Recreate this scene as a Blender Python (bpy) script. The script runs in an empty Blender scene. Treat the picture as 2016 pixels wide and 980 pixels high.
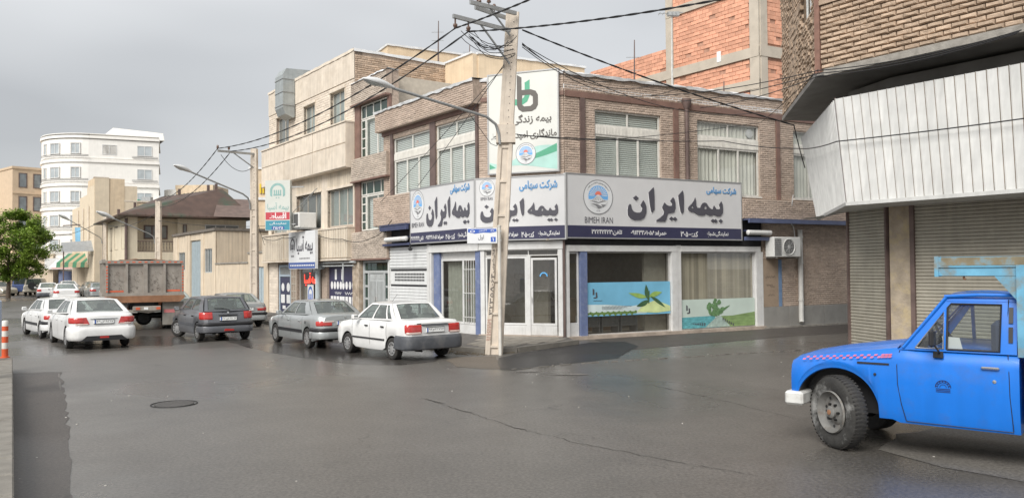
import bpy, math, random
import numpy as np
from mathutils import Matrix, Vector
random.seed(7); rng = np.random.default_rng(7)
R = math.radians
scene = bpy.context.scene
COL = scene.collection

# ------------------------------------------------------------------ camera
cam = bpy.data.objects.new('camera', bpy.data.cameras.new('camera'))
COL.objects.link(cam)
cam.data.sensor_width = 36.0
cam.data.lens = 36.0 * 1600.0 / 2016.0
cam.data.clip_end = 2000
_p = math.atan(40 / 1600)
cam.matrix_world = Matrix.Translation((0, 0, 2.1)) @ Matrix.Rotation(R(90) + _p, 4, 'X') @ Matrix.Rotation(R(-0.5), 4, 'Z')
scene.camera = cam

# ------------------------------------------------------------------ world, sun, exposure
SUN_EL, SUN_AZ = R(42), R(207)          # azimuth measured clockwise from +Y: behind the camera, to its left
w = bpy.data.worlds.new('World'); scene.world = w; w.use_nodes = True
nt = w.node_tree; N = nt.nodes; LK = nt.links
for n in list(N): N.remove(n)
out = N.new('ShaderNodeOutputWorld'); bg = N.new('ShaderNodeBackground')
sky = N.new('ShaderNodeTexSky'); sky.sky_type = 'NISHITA'; sky.sun_disc = False
sky.sun_elevation = SUN_EL; sky.sun_rotation = SUN_AZ
sky.air_density = 1.0; sky.dust_density = 3.0; sky.ozone_density = 1.0
tc = N.new('ShaderNodeTexCoord'); mp = N.new('ShaderNodeMapping')
mp.inputs['Scale'].default_value = (1.0, 1.0, 3.2); mp.inputs['Rotation'].default_value = (0.25, 0.1, 0.4)
LK.new(tc.outputs['Generated'], mp.inputs[0])
nz = N.new('ShaderNodeTexNoise'); nz.inputs['Scale'].default_value = 1.35; nz.inputs['Detail'].default_value = 3; nz.inputs['Roughness'].default_value = 0.42
LK.new(mp.outputs[0], nz.inputs[0])
cr = N.new('ShaderNodeValToRGB'); cr.color_ramp.elements[0].position = 0.3; cr.color_ramp.elements[1].position = 0.72
cr.color_ramp.elements[0].color = (4.0, 4.1, 4.22, 1); cr.color_ramp.elements[1].color = (7.7, 7.8, 7.85, 1)
LK.new(nz.outputs['Fac'], cr.inputs[0])
mx = N.new('ShaderNodeMix'); mx.data_type = 'RGBA'; mx.inputs['Factor'].default_value = 0.9   # closed cloud deck over the clear sky
LK.new(sky.outputs[0], mx.inputs['A']); LK.new(cr.outputs[0], mx.inputs['B'])
LK.new(mx.outputs['Result'], bg.inputs['Color']); bg.inputs['Strength'].default_value = 0.078
LK.new(bg.outputs[0], out.inputs[0])
sl = bpy.data.lights.new('sun', 'SUN'); sl.energy = 2.3; sl.angle = R(35); sl.color = (1, 0.97, 0.92)
sun = bpy.data.objects.new('sun', sl); COL.objects.link(sun)
_d = Vector((math.sin(SUN_AZ) * math.cos(SUN_EL), math.cos(SUN_AZ) * math.cos(SUN_EL), math.sin(SUN_EL)))
sun.rotation_euler = (-_d).to_track_quat('-Z', 'Y').to_euler(); sun.location = _d * 60
vs = scene.view_settings; vs.view_transform = 'Standard'; vs.look = 'None'; vs.gamma = 1; vs.use_curve_mapping = False
vs.exposure = 0.80

# ------------------------------------------------------------------ materials
MATS = {}
def mat(name, col, rough=0.7, var=0.12, scale=6.0, bump=0.0, bscale=60.0, metal=0.0, spec=0.5, rnd=0.0, streak=0.0, coat=0.0,
        dirt=None, dscale=1.5, damt=0.5, emit=0.0, stretch=(1, 1, 1)):
    """procedural principled material: noise-varied colour, optional per-piece variation, streaks and stains"""
    if name in MATS: return MATS[name]
    m = bpy.data.materials.new(name); m.use_nodes = True; nt = m.node_tree; n = nt.nodes; l = nt.links
    b = n['Principled BSDF']
    b.inputs['Roughness'].default_value = rough; b.inputs['Metallic'].default_value = metal
    b.inputs['Specular IOR Level'].default_value = spec
    if coat: b.inputs['Coat Weight'].default_value = coat; b.inputs['Coat Roughness'].default_value = 0.08
    tc = n.new('ShaderNodeTexCoord'); src = tc.outputs['Object']
    mpn = n.new('ShaderNodeMapping'); mpn.inputs['Scale'].default_value = stretch; l.new(src, mpn.inputs[0]); src = mpn.outputs[0]
    c = n.new('ShaderNodeRGB'); c.outputs[0].default_value = (*col, 1); cur = c.outputs[0]
    def mul(cur, fac_out, lo, hi):
        mr = n.new('ShaderNodeMapRange'); mr.inputs['From Min'].default_value = 0.3; mr.inputs['From Max'].default_value = 0.7
        mr.inputs['To Min'].default_value = lo; mr.inputs['To Max'].default_value = hi; l.new(fac_out, mr.inputs['Value'])
        v = n.new('ShaderNodeVectorMath'); v.operation = 'SCALE'; l.new(cur, v.inputs[0]); l.new(mr.outputs[0], v.inputs['Scale'])
        return v.outputs[0]
    if var:
        t = n.new('ShaderNodeTexNoise'); t.inputs['Scale'].default_value = scale; t.inputs['Detail'].default_value = 4; l.new(src, t.inputs[0])
        cur = mul(cur, t.outputs['Fac'], 1 - var, 1 + var)
    if rnd:
        a = n.new('ShaderNodeAttribute'); a.attribute_name = 'rnd'
        mr = n.new('ShaderNodeMapRange'); mr.inputs['To Min'].default_value = 1 - rnd; mr.inputs['To Max'].default_value = 1 + rnd
        l.new(a.outputs['Fac'], mr.inputs['Value'])
        v = n.new('ShaderNodeVectorMath'); v.operation = 'SCALE'; l.new(cur, v.inputs[0]); l.new(mr.outputs[0], v.inputs['Scale']); cur = v.outputs[0]
    if streak:
        mp2 = n.new('ShaderNodeMapping'); mp2.inputs['Scale'].default_value = (9, 9, 0.5); l.new(tc.outputs['Object'], mp2.inputs[0])
        t = n.new('ShaderNodeTexNoise'); t.inputs['Scale'].default_value = 1.0; t.inputs['Detail'].default_value = 3; l.new(mp2.outputs[0], t.inputs[0])
        cur = mul(cur, t.outputs['Fac'], 1 - streak, 1 + streak * 0.5)
    if dirt:
        t = n.new('ShaderNodeTexNoise'); t.inputs['Scale'].default_value = dscale; t.inputs['Detail'].default_value = 6; t.inputs['Roughness'].default_value = 0.65; l.new(src, t.inputs[0])
        mr = n.new('ShaderNodeMapRange'); mr.inputs['From Min'].default_value = 0.5; mr.inputs['From Max'].default_value = 0.68; mr.inputs['To Max'].default_value = damt
        l.new(t.outputs['Fac'], mr.inputs['Value'])
        mxn = n.new('ShaderNodeMix'); mxn.data_type = 'RGBA'; l.new(mr.outputs[0], mxn.inputs['Factor']); l.new(cur, mxn.inputs['A']); mxn.inputs['B'].default_value = (*dirt, 1)
        cur = mxn.outputs['Result']
    l.new(cur, b.inputs['Base Color'])
    if bump:
        t = n.new('ShaderNodeTexNoise'); t.inputs['Scale'].default_value = bscale; t.inputs['Detail'].default_value = 5; l.new(src, t.inputs[0])
        bn = n.new('ShaderNodeBump'); bn.inputs['Strength'].default_value = bump; bn.inputs['Distance'].default_value = 0.02
        l.new(t.outputs['Fac'], bn.inputs['Height']); l.new(bn.outputs[0], b.inputs['Normal'])
    if emit:
        b.inputs['Emission Color'].default_value = (*col, 1); b.inputs['Emission Strength'].default_value = emit
    MATS[name] = m; return m
def glass(name, tint=(0.8, 0.85, 0.84), opacity=0.0, rough=0.02, base=(0.05, 0.06, 0.06), f0=0.075):
    """thin window glass: see-through with fresnel reflection; opacity mixes in a dusty or tinted body"""
    if name in MATS: return MATS[name]
    m = bpy.data.materials.new(name); m.use_nodes = True; n = m.node_tree.nodes; l = m.node_tree.links
    for x in list(n): n.remove(x)
    o = n.new('ShaderNodeOutputMaterial'); tr = n.new('ShaderNodeBsdfTransparent'); tr.inputs[0].default_value = (*tint, 1)
    df = n.new('ShaderNodeBsdfDiffuse'); df.inputs[0].default_value = (*base, 1)
    a = n.new('ShaderNodeMixShader'); a.inputs[0].default_value = opacity; l.new(tr.outputs[0], a.inputs[1]); l.new(df.outputs[0], a.inputs[2])
    g = n.new('ShaderNodeBsdfGlossy'); g.inputs['Roughness'].default_value = rough
    lw = n.new('ShaderNodeLayerWeight'); lw.inputs[0].default_value = 0.5          # Schlick, the same from both sides of the pane
    pw = n.new('ShaderNodeMath'); pw.operation = 'POWER'; l.new(lw.outputs['Facing'], pw.inputs[0]); pw.inputs[1].default_value = 5
    fr = n.new('ShaderNodeMapRange'); l.new(pw.outputs[0], fr.inputs[0]); fr.inputs[3].default_value = f0; fr.inputs[4].default_value = 1.0
    b = n.new('ShaderNodeMixShader'); l.new(fr.outputs[0], b.inputs[0]); l.new(a.outputs[0], b.inputs[1]); l.new(g.outputs[0], b.inputs[2])
    l.new(b.outputs[0], o.inputs[0]); MATS[name] = m; return m

# ------------------------------------------------------------------ frames, things, mesh builder
class Fr:
    """upright frame: x to the right as seen from the street, y into the building, z up"""
    def __init__(s, o, d):
        s.a = math.atan2(d[1], d[0])
        s.M = Matrix.Translation((o[0], o[1], o[2] if len(o) > 2 else 0)) @ Matrix.Rotation(s.a, 4, 'Z')
    def w(s, u, y, z): return s.M @ Vector((u, y, z))
W0 = Fr((0, 0), (1, 0))
ROOT = {}
def props(o, label=None, cat=None, group=None, kind=None):
    if label: o['label'] = label
    if cat: o['category'] = cat
    if group: o['group'] = group
    if kind: o['kind'] = kind
    return o
def thing(name, label, cat, fr=W0, at=(0, 0, 0), group=None):
    e = bpy.data.objects.new(name, None); COL.objects.link(e); e.empty_display_size = 0.2
    e.matrix_world = fr.M @ Matrix.Translation(at); ROOT[e.name] = e.matrix_world.copy()
    return props(e, label, cat, group)
class MB:
    def __init__(s, fr=W0): s.M = fr.M if isinstance(fr, Fr) else fr; s.V = []; s.F = []; s.mi = []; s.rn = []; s.cm = 0; s.cr = 0.5
    def add(s, vs, fs):
        b = len(s.V); s.V.extend([tuple(v) for v in vs])
        for f in fs: s.F.append([b + i for i in f]); s.mi.append(s.cm); s.rn.append(s.cr)
        return s
    def box(s, x0, x1, y0, y1, z0, z1):
        if x0 > x1: x0, x1 = x1, x0
        if y0 > y1: y0, y1 = y1, y0
        if z0 > z1: z0, z1 = z1, z0
        return s.add([(x0, y0, z0), (x1, y0, z0), (x1, y1, z0), (x0, y1, z0), (x0, y0, z1), (x1, y0, z1), (x1, y1, z1), (x0, y1, z1)],
                     [(0, 3, 2, 1), (4, 5, 6, 7), (0, 1, 5, 4), (1, 2, 6, 5), (2, 3, 7, 6), (3, 0, 4, 7)])
    def bbox(s, x0, x1, y0, y1, z0, z1, c=0.02):
        """box with chamfered edges all round"""
        X = [(x0, x0 + c), (x1, x1 - c)]; Y = [(y0, y0 + c), (y1, y1 - c)]; Z = [(z0, z0 + c), (z1, z1 - c)]
        vs = []; 
        for i in (0, 1):
            for j in (0, 1):
                for k in (0, 1):
                    vs += [(X[i][0], Y[j][1], Z[k][1]), (X[i][1], Y[j][0], Z[k][1]), (X[i][1], Y[j][1], Z[k][0])]
        import bmesh
        bm = bmesh.new(); [bm.verts.new(v) for v in vs]; r = bmesh.ops.convex_hull(bm, input=bm.verts)
        bmesh.ops.dissolve_limit(bm, angle_limit=0.01, verts=bm.verts, edges=bm.edges)
        bm.verts.index_update(); s.add([v.co[:] for v in bm.verts], [[v.index for v in f.verts] for f in bm.faces]); bm.free(); return s
    def quad(s, a, b, c, d): return s.add([a, b, c, d], [(0, 1, 2, 3)])
    def prism(s, poly, y0, y1, axis='y'):
        """polygon in (x,z) extruded along y; axis 'z': polygon in (x,y) extruded along z; axis 'x': polygon in (y,z) along x"""
        f = {'y': lambda p, t: (p[0], t, p[1]), 'z': lambda p, t: (p[0], p[1], t), 'x': lambda p, t: (t, p[0], p[1])}[axis]
        n = len(poly); vs = [f(p, y0) for p in poly] + [f(p, y1) for p in poly]
        fs = [list(range(n)), list(range(2 * n - 1, n - 1, -1))] + [(i, i + n, (i + 1) % n + n, (i + 1) % n) for i in range(n)]
        return s.add(vs, fs)
    def tube(s, pts, r, n=8, cap=True):
        P = [Vector(p) for p in pts]; m = len(P); rs = r if isinstance(r, (list, tuple)) else [r] * m; vs = []; up = Vector((0, 0, 1))
        t0 = (P[1] - P[0]).normalized(); a = t0.cross(up)
        if a.length < 1e-3: a = t0.cross(Vector((1, 0, 0)))
        a.normalize()
        for i in range(m):
            t = (P[min(i + 1, m - 1)] - P[max(i - 1, 0)]).normalized()
            a = (a - t * a.dot(t)).normalized(); b = t.cross(a)
            for k in range(n):
                an = 2 * math.pi * k / n; vs.append(P[i] + (a * math.cos(an) + b * math.sin(an)) * rs[i])
        fs = [(i * n + k, i * n + (k + 1) % n, (i + 1) * n + (k + 1) % n, (i + 1) * n + k) for i in range(m - 1) for k in range(n)]
        if cap: fs += [list(range(n - 1, -1, -1)), list(range((m - 1) * n, m * n))]
        return s.add(vs, fs)
    def lathe(s, prof, c, axis, n=20, closed=False):
        """profile of (radius, height) turned round axis at c"""
        ax = Vector(axis).normalized(); a = ax.cross(Vector((0, 0, 1)))
        if a.length < 1e-3: a = Vector((1, 0, 0))
        a.normalize(); b = ax.cross(a); c = Vector(c); vs = []; m = len(prof)
        for r, h in prof:
            for k in range(n):
                an = 2 * math.pi * k / n; vs.append(c + ax * h + (a * math.cos(an) + b * math.sin(an)) * r)
        fs = [(i * n + k, i * n + (k + 1) % n, (i + 1) * n + (k + 1) % n, (i + 1) * n + k) for i in range(m - 1) for k in range(n)]
        if closed: fs += [((m - 1) * n + k, (m - 1) * n + (k + 1) % n, (k + 1) % n, k) for k in range(n)]
        return s.add(vs, fs)
    def loft(s, rows, closed=False, cap0=False, cap1=False, mi=None):
        n = len(rows[0]); b = len(s.V); s.V.extend([tuple(p) for r in rows for p in r]); q = n if closed else n - 1
        for i in range(len(rows) - 1):
            for k in range(q):
                s.F.append([b + i * n + k, b + i * n + (k + 1) % n, b + (i + 1) * n + (k + 1) % n, b + (i + 1) * n + k])
                s.mi.append(mi[k] if mi else s.cm); s.rn.append(s.cr)
        if cap0: s.F.append([b + k for k in range(n - 1, -1, -1)]); s.mi.append(s.cm); s.rn.append(s.cr)
        if cap1: s.F.append([b + (len(rows) - 1) * n + k for k in range(n)]); s.mi.append(s.cm); s.rn.append(s.cr)
        return s
    def mesh(s, name, root, smooth=None):
        M = (root.inverted() @ s.M) if root is not None else s.M
        A = np.array(s.V, dtype=np.float64); Mn = np.array(M); A = A @ Mn[:3, :3].T + Mn[:3, 3]
        me = bpy.data.meshes.new(name); me.from_pydata(A.tolist(), [], s.F)
        if any(s.mi): me.polygons.foreach_set('material_index', s.mi)
        at = me.attributes.new('rnd', 'FLOAT', 'FACE'); at.data.foreach_set('value', s.rn)
        if smooth is not None:
            me.polygons.foreach_set('use_smooth', [True] * len(s.F)); me.set_sharp_from_angle(angle=R(smooth))
        me.update(); return me
    def build(s, name, ms, parent=None, smooth=None, fix=False, **kw):
        """parent: thing or part -> a part of it; no parent -> a top-level mesh (kw: label, cat, group, kind, at, fr)"""
        if parent is not None:
            rt = ROOT[parent.name]; me = s.mesh(name, rt, smooth); o = bpy.data.objects.new(name, me); o.parent = parent; ROOT_ = rt
        else:
            A = np.array(s.V); Mn = np.array(s.M); A = A @ Mn[:3, :3].T + Mn[:3, 3]
            c = (A.min(0) + A.max(0)) / 2; loc = Matrix.Translation((c[0], c[1], A[:, 2].min())); 
            fr = kw.pop('fr', None)
            if fr: loc = loc @ Matrix.Rotation(fr.a, 4, 'Z')
            me = s.mesh(name, loc, smooth); o = bpy.data.objects.new(name, me); o.matrix_world = loc; ROOT_ = loc
        if fix:
            import bmesh
            bm = bmesh.new(); bm.from_mesh(me); bmesh.ops.recalc_face_normals(bm, faces=bm.faces); bm.to_mesh(me); bm.free()
        for m in (ms if isinstance(ms, (list, tuple)) else [ms]): me.materials.append(m)
        COL.objects.link(o); ROOT[o.name] = ROOT_
        return props(o, kw.get('label'), kw.get('cat'), kw.get('group'), kw.get('kind'))
def copy_tree(o, parent=None):
    c = o.copy(); COL.objects.link(c); c.parent = parent
    for ch in o.children: copy_tree(ch, c)
    return c

# ------------------------------------------------------------------ lettering (Persian letters joined by hand into their contextual forms)
def _forms():
    d = {}
    def four(ch, b): d[ch] = [chr(b), chr(b + 1), chr(b + 2), chr(b + 3)]
    def two(ch, b): d[ch] = [chr(b), chr(b + 1), None, None]
    for ch, b in zip('بتثجحخسشصضطظعغفقلمنه', [0xFE8F, 0xFE95, 0xFE99, 0xFE9D, 0xFEA1, 0xFEA5, 0xFEB1, 0xFEB5, 0xFEB9, 0xFEBD, 0xFEC1, 0xFEC5, 0xFEC9, 0xFECD, 0xFED1, 0xFED5, 0xFEDD, 0xFEE1, 0xFEE5, 0xFEE9]): four(ch, b)
    for ch, b in zip('پچکگی', [0xFB56, 0xFB7A, 0xFB8E, 0xFB92, 0xFBFC]): four(ch, b)
    for ch, b in zip('اآدذرزژو', [0xFE8D, 0xFE81, 0xFEA9, 0xFEAB, 0xFEAD, 0xFEAF, 0xFB8A, 0xFEED]): two(ch, b)
    return d
FORMS = _forms()
def shape(s):
    res = []
    for i, ch in enumerate(s):
        if ch not in FORMS: res.append(ch); continue
        prev = i > 0 and s[i - 1] in FORMS and FORMS[s[i - 1]][2] is not None
        nxt = i < len(s) - 1 and s[i + 1] in FORMS and FORMS[ch][2] is not None
        res.append(FORMS[ch][3 if prev and nxt else 1 if prev else 2 if nxt else 0])
    if not any(ch in FORMS for ch in s): return s
    r = ''.join(res)[::-1]
    import re
    return re.sub('[0-9۰-۹A-Za-z]+', lambda m: m.group(0)[::-1], r)
TXC = {}
def text2d(s, bold=0.0, ext=0.0, res=2):
    k = (s, bold, ext, res)
    if k in TXC: return TXC[k]
    c = bpy.data.curves.new('t', 'FONT'); c.body = shape(s); c.offset = bold; c.extrude = ext; c.resolution_u = res
    o = bpy.data.objects.new('t', c); COL.objects.link(o)
    dg = bpy.context.evaluated_depsgraph_get(); ev = o.evaluated_get(dg); me = ev.to_mesh()
    V = np.array([v.co[:] for v in me.vertices]); F = [list(p.vertices) for p in me.polygons]; ev.to_mesh_clear()
    bpy.data.objects.remove(o); bpy.data.curves.remove(c)
    V[:, :2] -= V[:, :2].min(0); sz = V[:, :2].max(0)
    TXC[k] = (V, F, sz); return TXC[k]
def text_on(mb, s, x0, x1, z0, z1, y, bold=0.0, ext=0.0, keep=False, rot=0):
    """letters stretched into the box x0..x1, z0..z1 on the plane y of the builder's frame (facing -y)"""
    V, F, sz = text2d(s, bold, ext)
    if keep:
        k = min((x1 - x0) / sz[0], (z1 - z0) / sz[1]); cx, cz = (x0 + x1) / 2, (z0 + z1) / 2
        x0, x1, z0, z1 = cx - k * sz[0] / 2, cx + k * sz[0] / 2, cz - k * sz[1] / 2, cz + k * sz[1] / 2
    if rot:   # reading upwards
        return mb.add([(x1 - v[1] / sz[1] * (x1 - x0), y - v[2], z0 + v[0] / sz[0] * (z1 - z0)) for v in V], F)
    return mb.add([(x0 + v[0] / sz[0] * (x1 - x0), y - v[2], z0 + v[1] / sz[1] * (z1 - z0)) for v in V], F)

# ------------------------------------------------------------------ masonry
def cut(a, b, holes):
    """interval a..b minus intervals"""
    seg = [(a, b)]
    for h0, h1 in holes:
        ns = []
        for s0, s1 in seg:
            if h1 <= s0 or h0 >= s1: ns.append((s0, s1)); continue
            if h0 > s0: ns.append((s0, h0))
            if h1 < s1: ns.append((h1, s1))
        seg = ns
    return [(p, q) for p, q in seg if q - p > 1e-4]
def wall(mb, x0, x1, z0, z1, holes, y0, y1):
    zs = sorted({z0, z1, *[max(z0, min(z1, h[2])) for h in holes], *[max(z0, min(z1, h[3])) for h in holes]})
    for a, b in zip(zs, zs[1:]):
        m = (a + b) / 2
        for p, q in cut(x0, x1, [(h[0], h[1]) for h in holes if h[2] < m < h[3]]): mb.box(p, q, y0, y1, a, b)
def bricks(mb, x0, x1, z0, z1, holes, y, length=0.24, course=0.07, joint=0.012, proud=0.013, jit=0.005):
    """courses of single bricks standing proud of the wall core at y (towards -y)"""
    n = max(1, round((z1 - z0) / course)); c = (z1 - z0) / n
    for i in range(n):
        a = z0 + i * c; m = a + c / 2; off = (i % 2) * length / 2
        hs = [(h[0], h[1]) for h in holes if h[2] < m < h[3]]
        for p, q in cut(x0, x1, hs):
            k = math.floor((p - off) / length)
            while True:
                s0 = max(p, off + k * length); s1 = min(q, off + (k + 1) * length); k += 1
                if s0 >= q: break
                if s1 - s0 < 0.03: continue
                mb.cr = random.random(); o = y - proud - random.uniform(-jit, jit); j = joint / 2
                A, B_, Z0, Z1 = s0 + j, s1 - j, a + j, a + c - j; t = random.uniform(-jit, jit) * .5
                e = 0.18 * c
                mb.add([(A, y, Z0), (B_, y, Z0), (B_, y, Z1), (A, y, Z1), (A + e, o, Z0 + e), (B_ - e, o + t, Z0 + e), (B_ - e, o - t, Z1 - e), (A + e, o, Z1 - e)],
                       [(4, 5, 6, 7), (0, 1, 5, 4), (1, 2, 6, 5), (2, 3, 7, 6), (3, 0, 4, 7)])
def window(th, fr, x0, x1, z0, z1, cols, fm, gm, y=0.06, bar=0.05, rows=(), name='window', depth=0.05, transom_cols=None):
    """frame with mullions as a part, each pane a sub-part. cols: fractions; rows: heights of transoms"""
    f = MB(fr); b = bar
    f.box(x0, x0 + b, y, y + depth, z0, z1); f.box(x1 - b, x1, y, y + depth, z0, z1)
    f.box(x0 + b, x1 - b, y, y + depth, z0, z0 + b); f.box(x0 + b, x1 - b, y, y + depth, z1 - b, z1)
    zz = [z0 + b] + list(rows) + [z1 - b]; panes = []
    for i in range(len(zz) - 1):
        a = zz[i] + (b / 2 if i else 0); c = zz[i + 1] - (b / 2 if i < len(zz) - 2 else 0)
        if i: f.box(x0 + b, x1 - b, y + .002, y + depth - .002, zz[i] - b / 2, zz[i] + b / 2)
        cc = transom_cols if (transom_cols and i == len(zz) - 2) else cols
        xs = [x0 + b + (x1 - x0 - 2 * b) * t for t in ([0] + list(cc) + [1])]
        for j in range(len(xs) - 1):
            p = xs[j] + (b / 2 if j else 0); q = xs[j + 1] - (b / 2 if j < len(xs) - 2 else 0)
            if j: f.box(xs[j] - b / 2, xs[j] + b / 2, y + .003, y + depth - .003, a, c)
            panes.append((p, q, a, c))
    o = f.build(name, fm, th)
    for p, q, a, c in panes:
        g = MB(fr); g.quad((p, y + depth * .5, a), (q, y + depth * .5, a), (q, y + depth * .5, c), (p, y + depth * .5, c)); g.build('pane', gm, o)
    return o
def slats(fr, x0, x1, z0, z1, y, m, parent, pitch=0.06, name='blind'):
    s = MB(fr); z = z0
    while z < z1 - pitch:
        s.quad((x0, y - .012, z), (x1, y - .012, z), (x1, y + .02, z + pitch * .92), (x0, y + .02, z + pitch * .92)); z += pitch
    return s.build(name, m, parent)
def curtain(fr, x0, x1, z0, z1, y, m, parent, amp=0.03, per=0.16, name='curtain'):
    s = MB(fr); n = max(8, int((x1 - x0) / per * 6)); ph = random.random() * 6
    row = lambda z: [(x0 + (x1 - x0) * i / n, y + amp * math.sin(i / n * (x1 - x0) / per * 6.28 + ph + .6 * math.sin(i * .37)), z) for i in range(n + 1)]
    s.loft([row(z0), row(z1)]); return s.build(name, m, parent, smooth=60)
# ------------------------------------------------------------------ ground
def asphalt(name, col, wet=0.5, rough=0.55, bump=0.35):
    m = bpy.data.materials.new(name); m.use_nodes = True; n = m.node_tree.nodes; l = m.node_tree.links; b = n['Principled BSDF']
    tc = n.new('ShaderNodeTexCoord')
    def noise(sc, det=4, ro=0.55, vec=None):
        t = n.new('ShaderNodeTexNoise'); t.inputs['Scale'].default_value = sc; t.inputs['Detail'].default_value = det; t.inputs['Roughness'].default_value = ro
        l.new(vec or tc.outputs['Object'], t.inputs[0]); return t.outputs['Fac']
    def rng_(f, a, c, lo, hi):
        r = n.new('ShaderNodeMapRange'); r.interpolation_type = 'SMOOTHSTEP'; l.new(f, r.inputs[0])
        for i, v in zip((1, 2, 3, 4), (a, c, lo, hi)): r.inputs[i].default_value = v
        return r.outputs[0]
    def scale(c, f):
        v = n.new('ShaderNodeVectorMath'); v.operation = 'SCALE'; l.new(c, v.inputs[0]); l.new(f, v.inputs['Scale']); return v.outputs[0]
    c = n.new('ShaderNodeRGB'); c.outputs[0].default_value = (*col, 1); cur = c.outputs[0]
    big = noise(0.22, 5, 0.6); cur = scale(cur, rng_(big, 0.35, 0.65, 0.93, 1.07))
    mid = noise(1.7, 5, 0.65); cur = scale(cur, rng_(mid, 0.3, 0.7, 0.93, 1.07))
    grain = noise(26, 5, 0.8); cur = scale(cur, rng_(grain, 0.32, 0.70, 0.58, 1.5))
    # pale chips and grit
    vo = n.new('ShaderNodeTexVoronoi'); vo.inputs['Scale'].default_value = 2.6; vo.feature = 'F1'; l.new(tc.outputs['Object'], vo.inputs[0])
    chip = rng_(vo.outputs['Distance'], 0.008, 0.016, .7, 0)
    mx = n.new('ShaderNodeMix'); mx.data_type = 'RGBA'; l.new(chip, mx.inputs['Factor']); l.new(cur, mx.inputs['A']); mx.inputs['B'].default_value = (0.42, 0.4, 0.37, 1); cur = mx.outputs['Result']
    # tar cracks: thin lines where a distorted voronoi has its borders
    dn = noise(0.6, 4, 0.6); mpv = n.new('ShaderNodeVectorMath'); mpv.operation = 'ADD'; l.new(tc.outputs['Object'], mpv.inputs[0])
    cb = n.new('ShaderNodeCombineXYZ'); l.new(dn, cb.inputs[0]); l.new(noise(0.5, 4, 0.6), cb.inputs[1]); sc2 = n.new('ShaderNodeVectorMath'); sc2.operation = 'SCALE'; sc2.inputs['Scale'].default_value = 4.0
    l.new(cb.outputs[0], sc2.inputs[0]); l.new(sc2.outputs[0], mpv.inputs[1])
    v2 = n.new('ShaderNodeTexVoronoi'); v2.feature = 'DISTANCE_TO_EDGE'; v2.inputs['Scale'].default_value = 0.16; l.new(mpv.outputs[0], v2.inputs[0])
    gate = rng_(noise(0.45, 2), 0.45, 0.6, 0, 1)
    ck = rng_(v2.outputs['Distance'], 0.001, 0.005, 0.4, 0); mu = n.new('ShaderNodeMath'); mu.operation = 'MULTIPLY'; l.new(ck, mu.inputs[0]); l.new(gate, mu.inputs[1])
    mx2 = n.new('ShaderNodeMix'); mx2.data_type = 'RGBA'; l.new(mu.outputs[0], mx2.inputs['Factor']); l.new(cur, mx2.inputs['A']); mx2.inputs['B'].default_value = (0.012, 0.011, 0.01, 1); cur = mx2.outputs['Result']
    wetf = rng_(noise(0.16, 4, 0.5), 0.40, 0.64, 0, 1)
    cur = scale(cur, rng_(wetf, 0, 1, 1.04, 0.88))
    l.new(cur, b.inputs['Base Color'])
    l.new(rng_(wetf, 0, 1, rough, rough - wet * 0.35), b.inputs['Roughness'])
    bn = n.new('ShaderNodeBump'); bn.inputs['Strength'].default_value = bump; bn.inputs['Distance'].default_value = 0.006; l.new(grain, bn.inputs['Height'])
    l.new(bn.outputs[0], b.inputs['Normal']); return m
M_road = asphalt('wet_asphalt', (0.108, 0.100, 0.090), 0.5, 0.42, 0.25)
M_patch = asphalt('fresh_asphalt', (0.024, 0.022, 0.021), 0.45, 0.55, 0.5)
M_strip = asphalt('gutter_asphalt', (0.072, 0.063, 0.056), 0.35, 0.6, 0.4)
M_brownp = asphalt('old_patch_concrete', (0.13, 0.11, 0.088), 0.2, 0.7, 0.4)
M_conc = mat('kerb_concrete', (0.30, 0.28, 0.25), 0.8, 0.2, 5, 0.5, 40, dirt=(0.12, 0.11, 0.09), dscale=3)
M_tile = mat('pavement_tile', (0.25, 0.225, 0.19), 0.6, 0.2, 4, 0.3, 60, rnd=0.16, dirt=(0.12, 0.11, 0.09), dscale=2)
M_grout = mat('pavement_bed', (0.12, 0.11, 0.1), 0.9, 0.2, 5)
g = MB(); g.quad((-900, -300, 0), (900, -300, 0), (900, 1500, 0), (-900, 1500, 0)); g.build('road', M_road, kind='structure')
def sheet(name, pts, z, m, sub=0.25):
    """flat patch with a ragged edge"""
    P = []
    for i in range(len(pts)):
        a = Vector(pts[i]); b = Vector(pts[(i + 1) % len(pts)]); k = max(1, int((b - a).length / sub))
        for j in range(k):
            q = a.lerp(b, j / k); P.append((q.x + random.uniform(-1, 1) * sub * .12, q.y + random.uniform(-1, 1) * sub * .12))
    s = MB(); s.add([(p[0], p[1], z) for p in P], [list(range(len(P)))]); return s.build(name, m, kind='structure')
sheet('road_patch', [(-0.27, 17.1), (-0.35, 19.4), (0.3, 20.6), (1.5, 22.3), (2.2, 23.2), (3.2, 23.35), (3.4, 21.9), (2.95, 20.6), (2.44, 19.05), (1.0, 17.9), (0.0, 17.0)], 0.006, M_patch)
sheet('road_patch', [(-1.57, 19.0), (-1.35, 19.6), (-0.4, 19.75), (-0.24, 17.25), (-0.7, 17.3), (-1.21, 17.65)], 0.005, M_brownp)
sheet('road_patch', [(-10.6, 17.15), (-9.6, 17.3), (-7.35, 13.4), (-5.71, 10.5), (-4.1, 7.6), (-2.4, 4.0), (-2.9, 3.9), (-4.7, 7.6), (-7.2, 11.6)], 0.005, M_strip)
sheet('road_patch', [(2.9, 20.9), (8.4, 24.6), (12, 26.6), (14, 28), (13.5, 30.2), (11.2, 29.1), (8.0, 27.35), (3.4, 24.85), (2.4, 24.2)], 0.004, M_strip)
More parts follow.
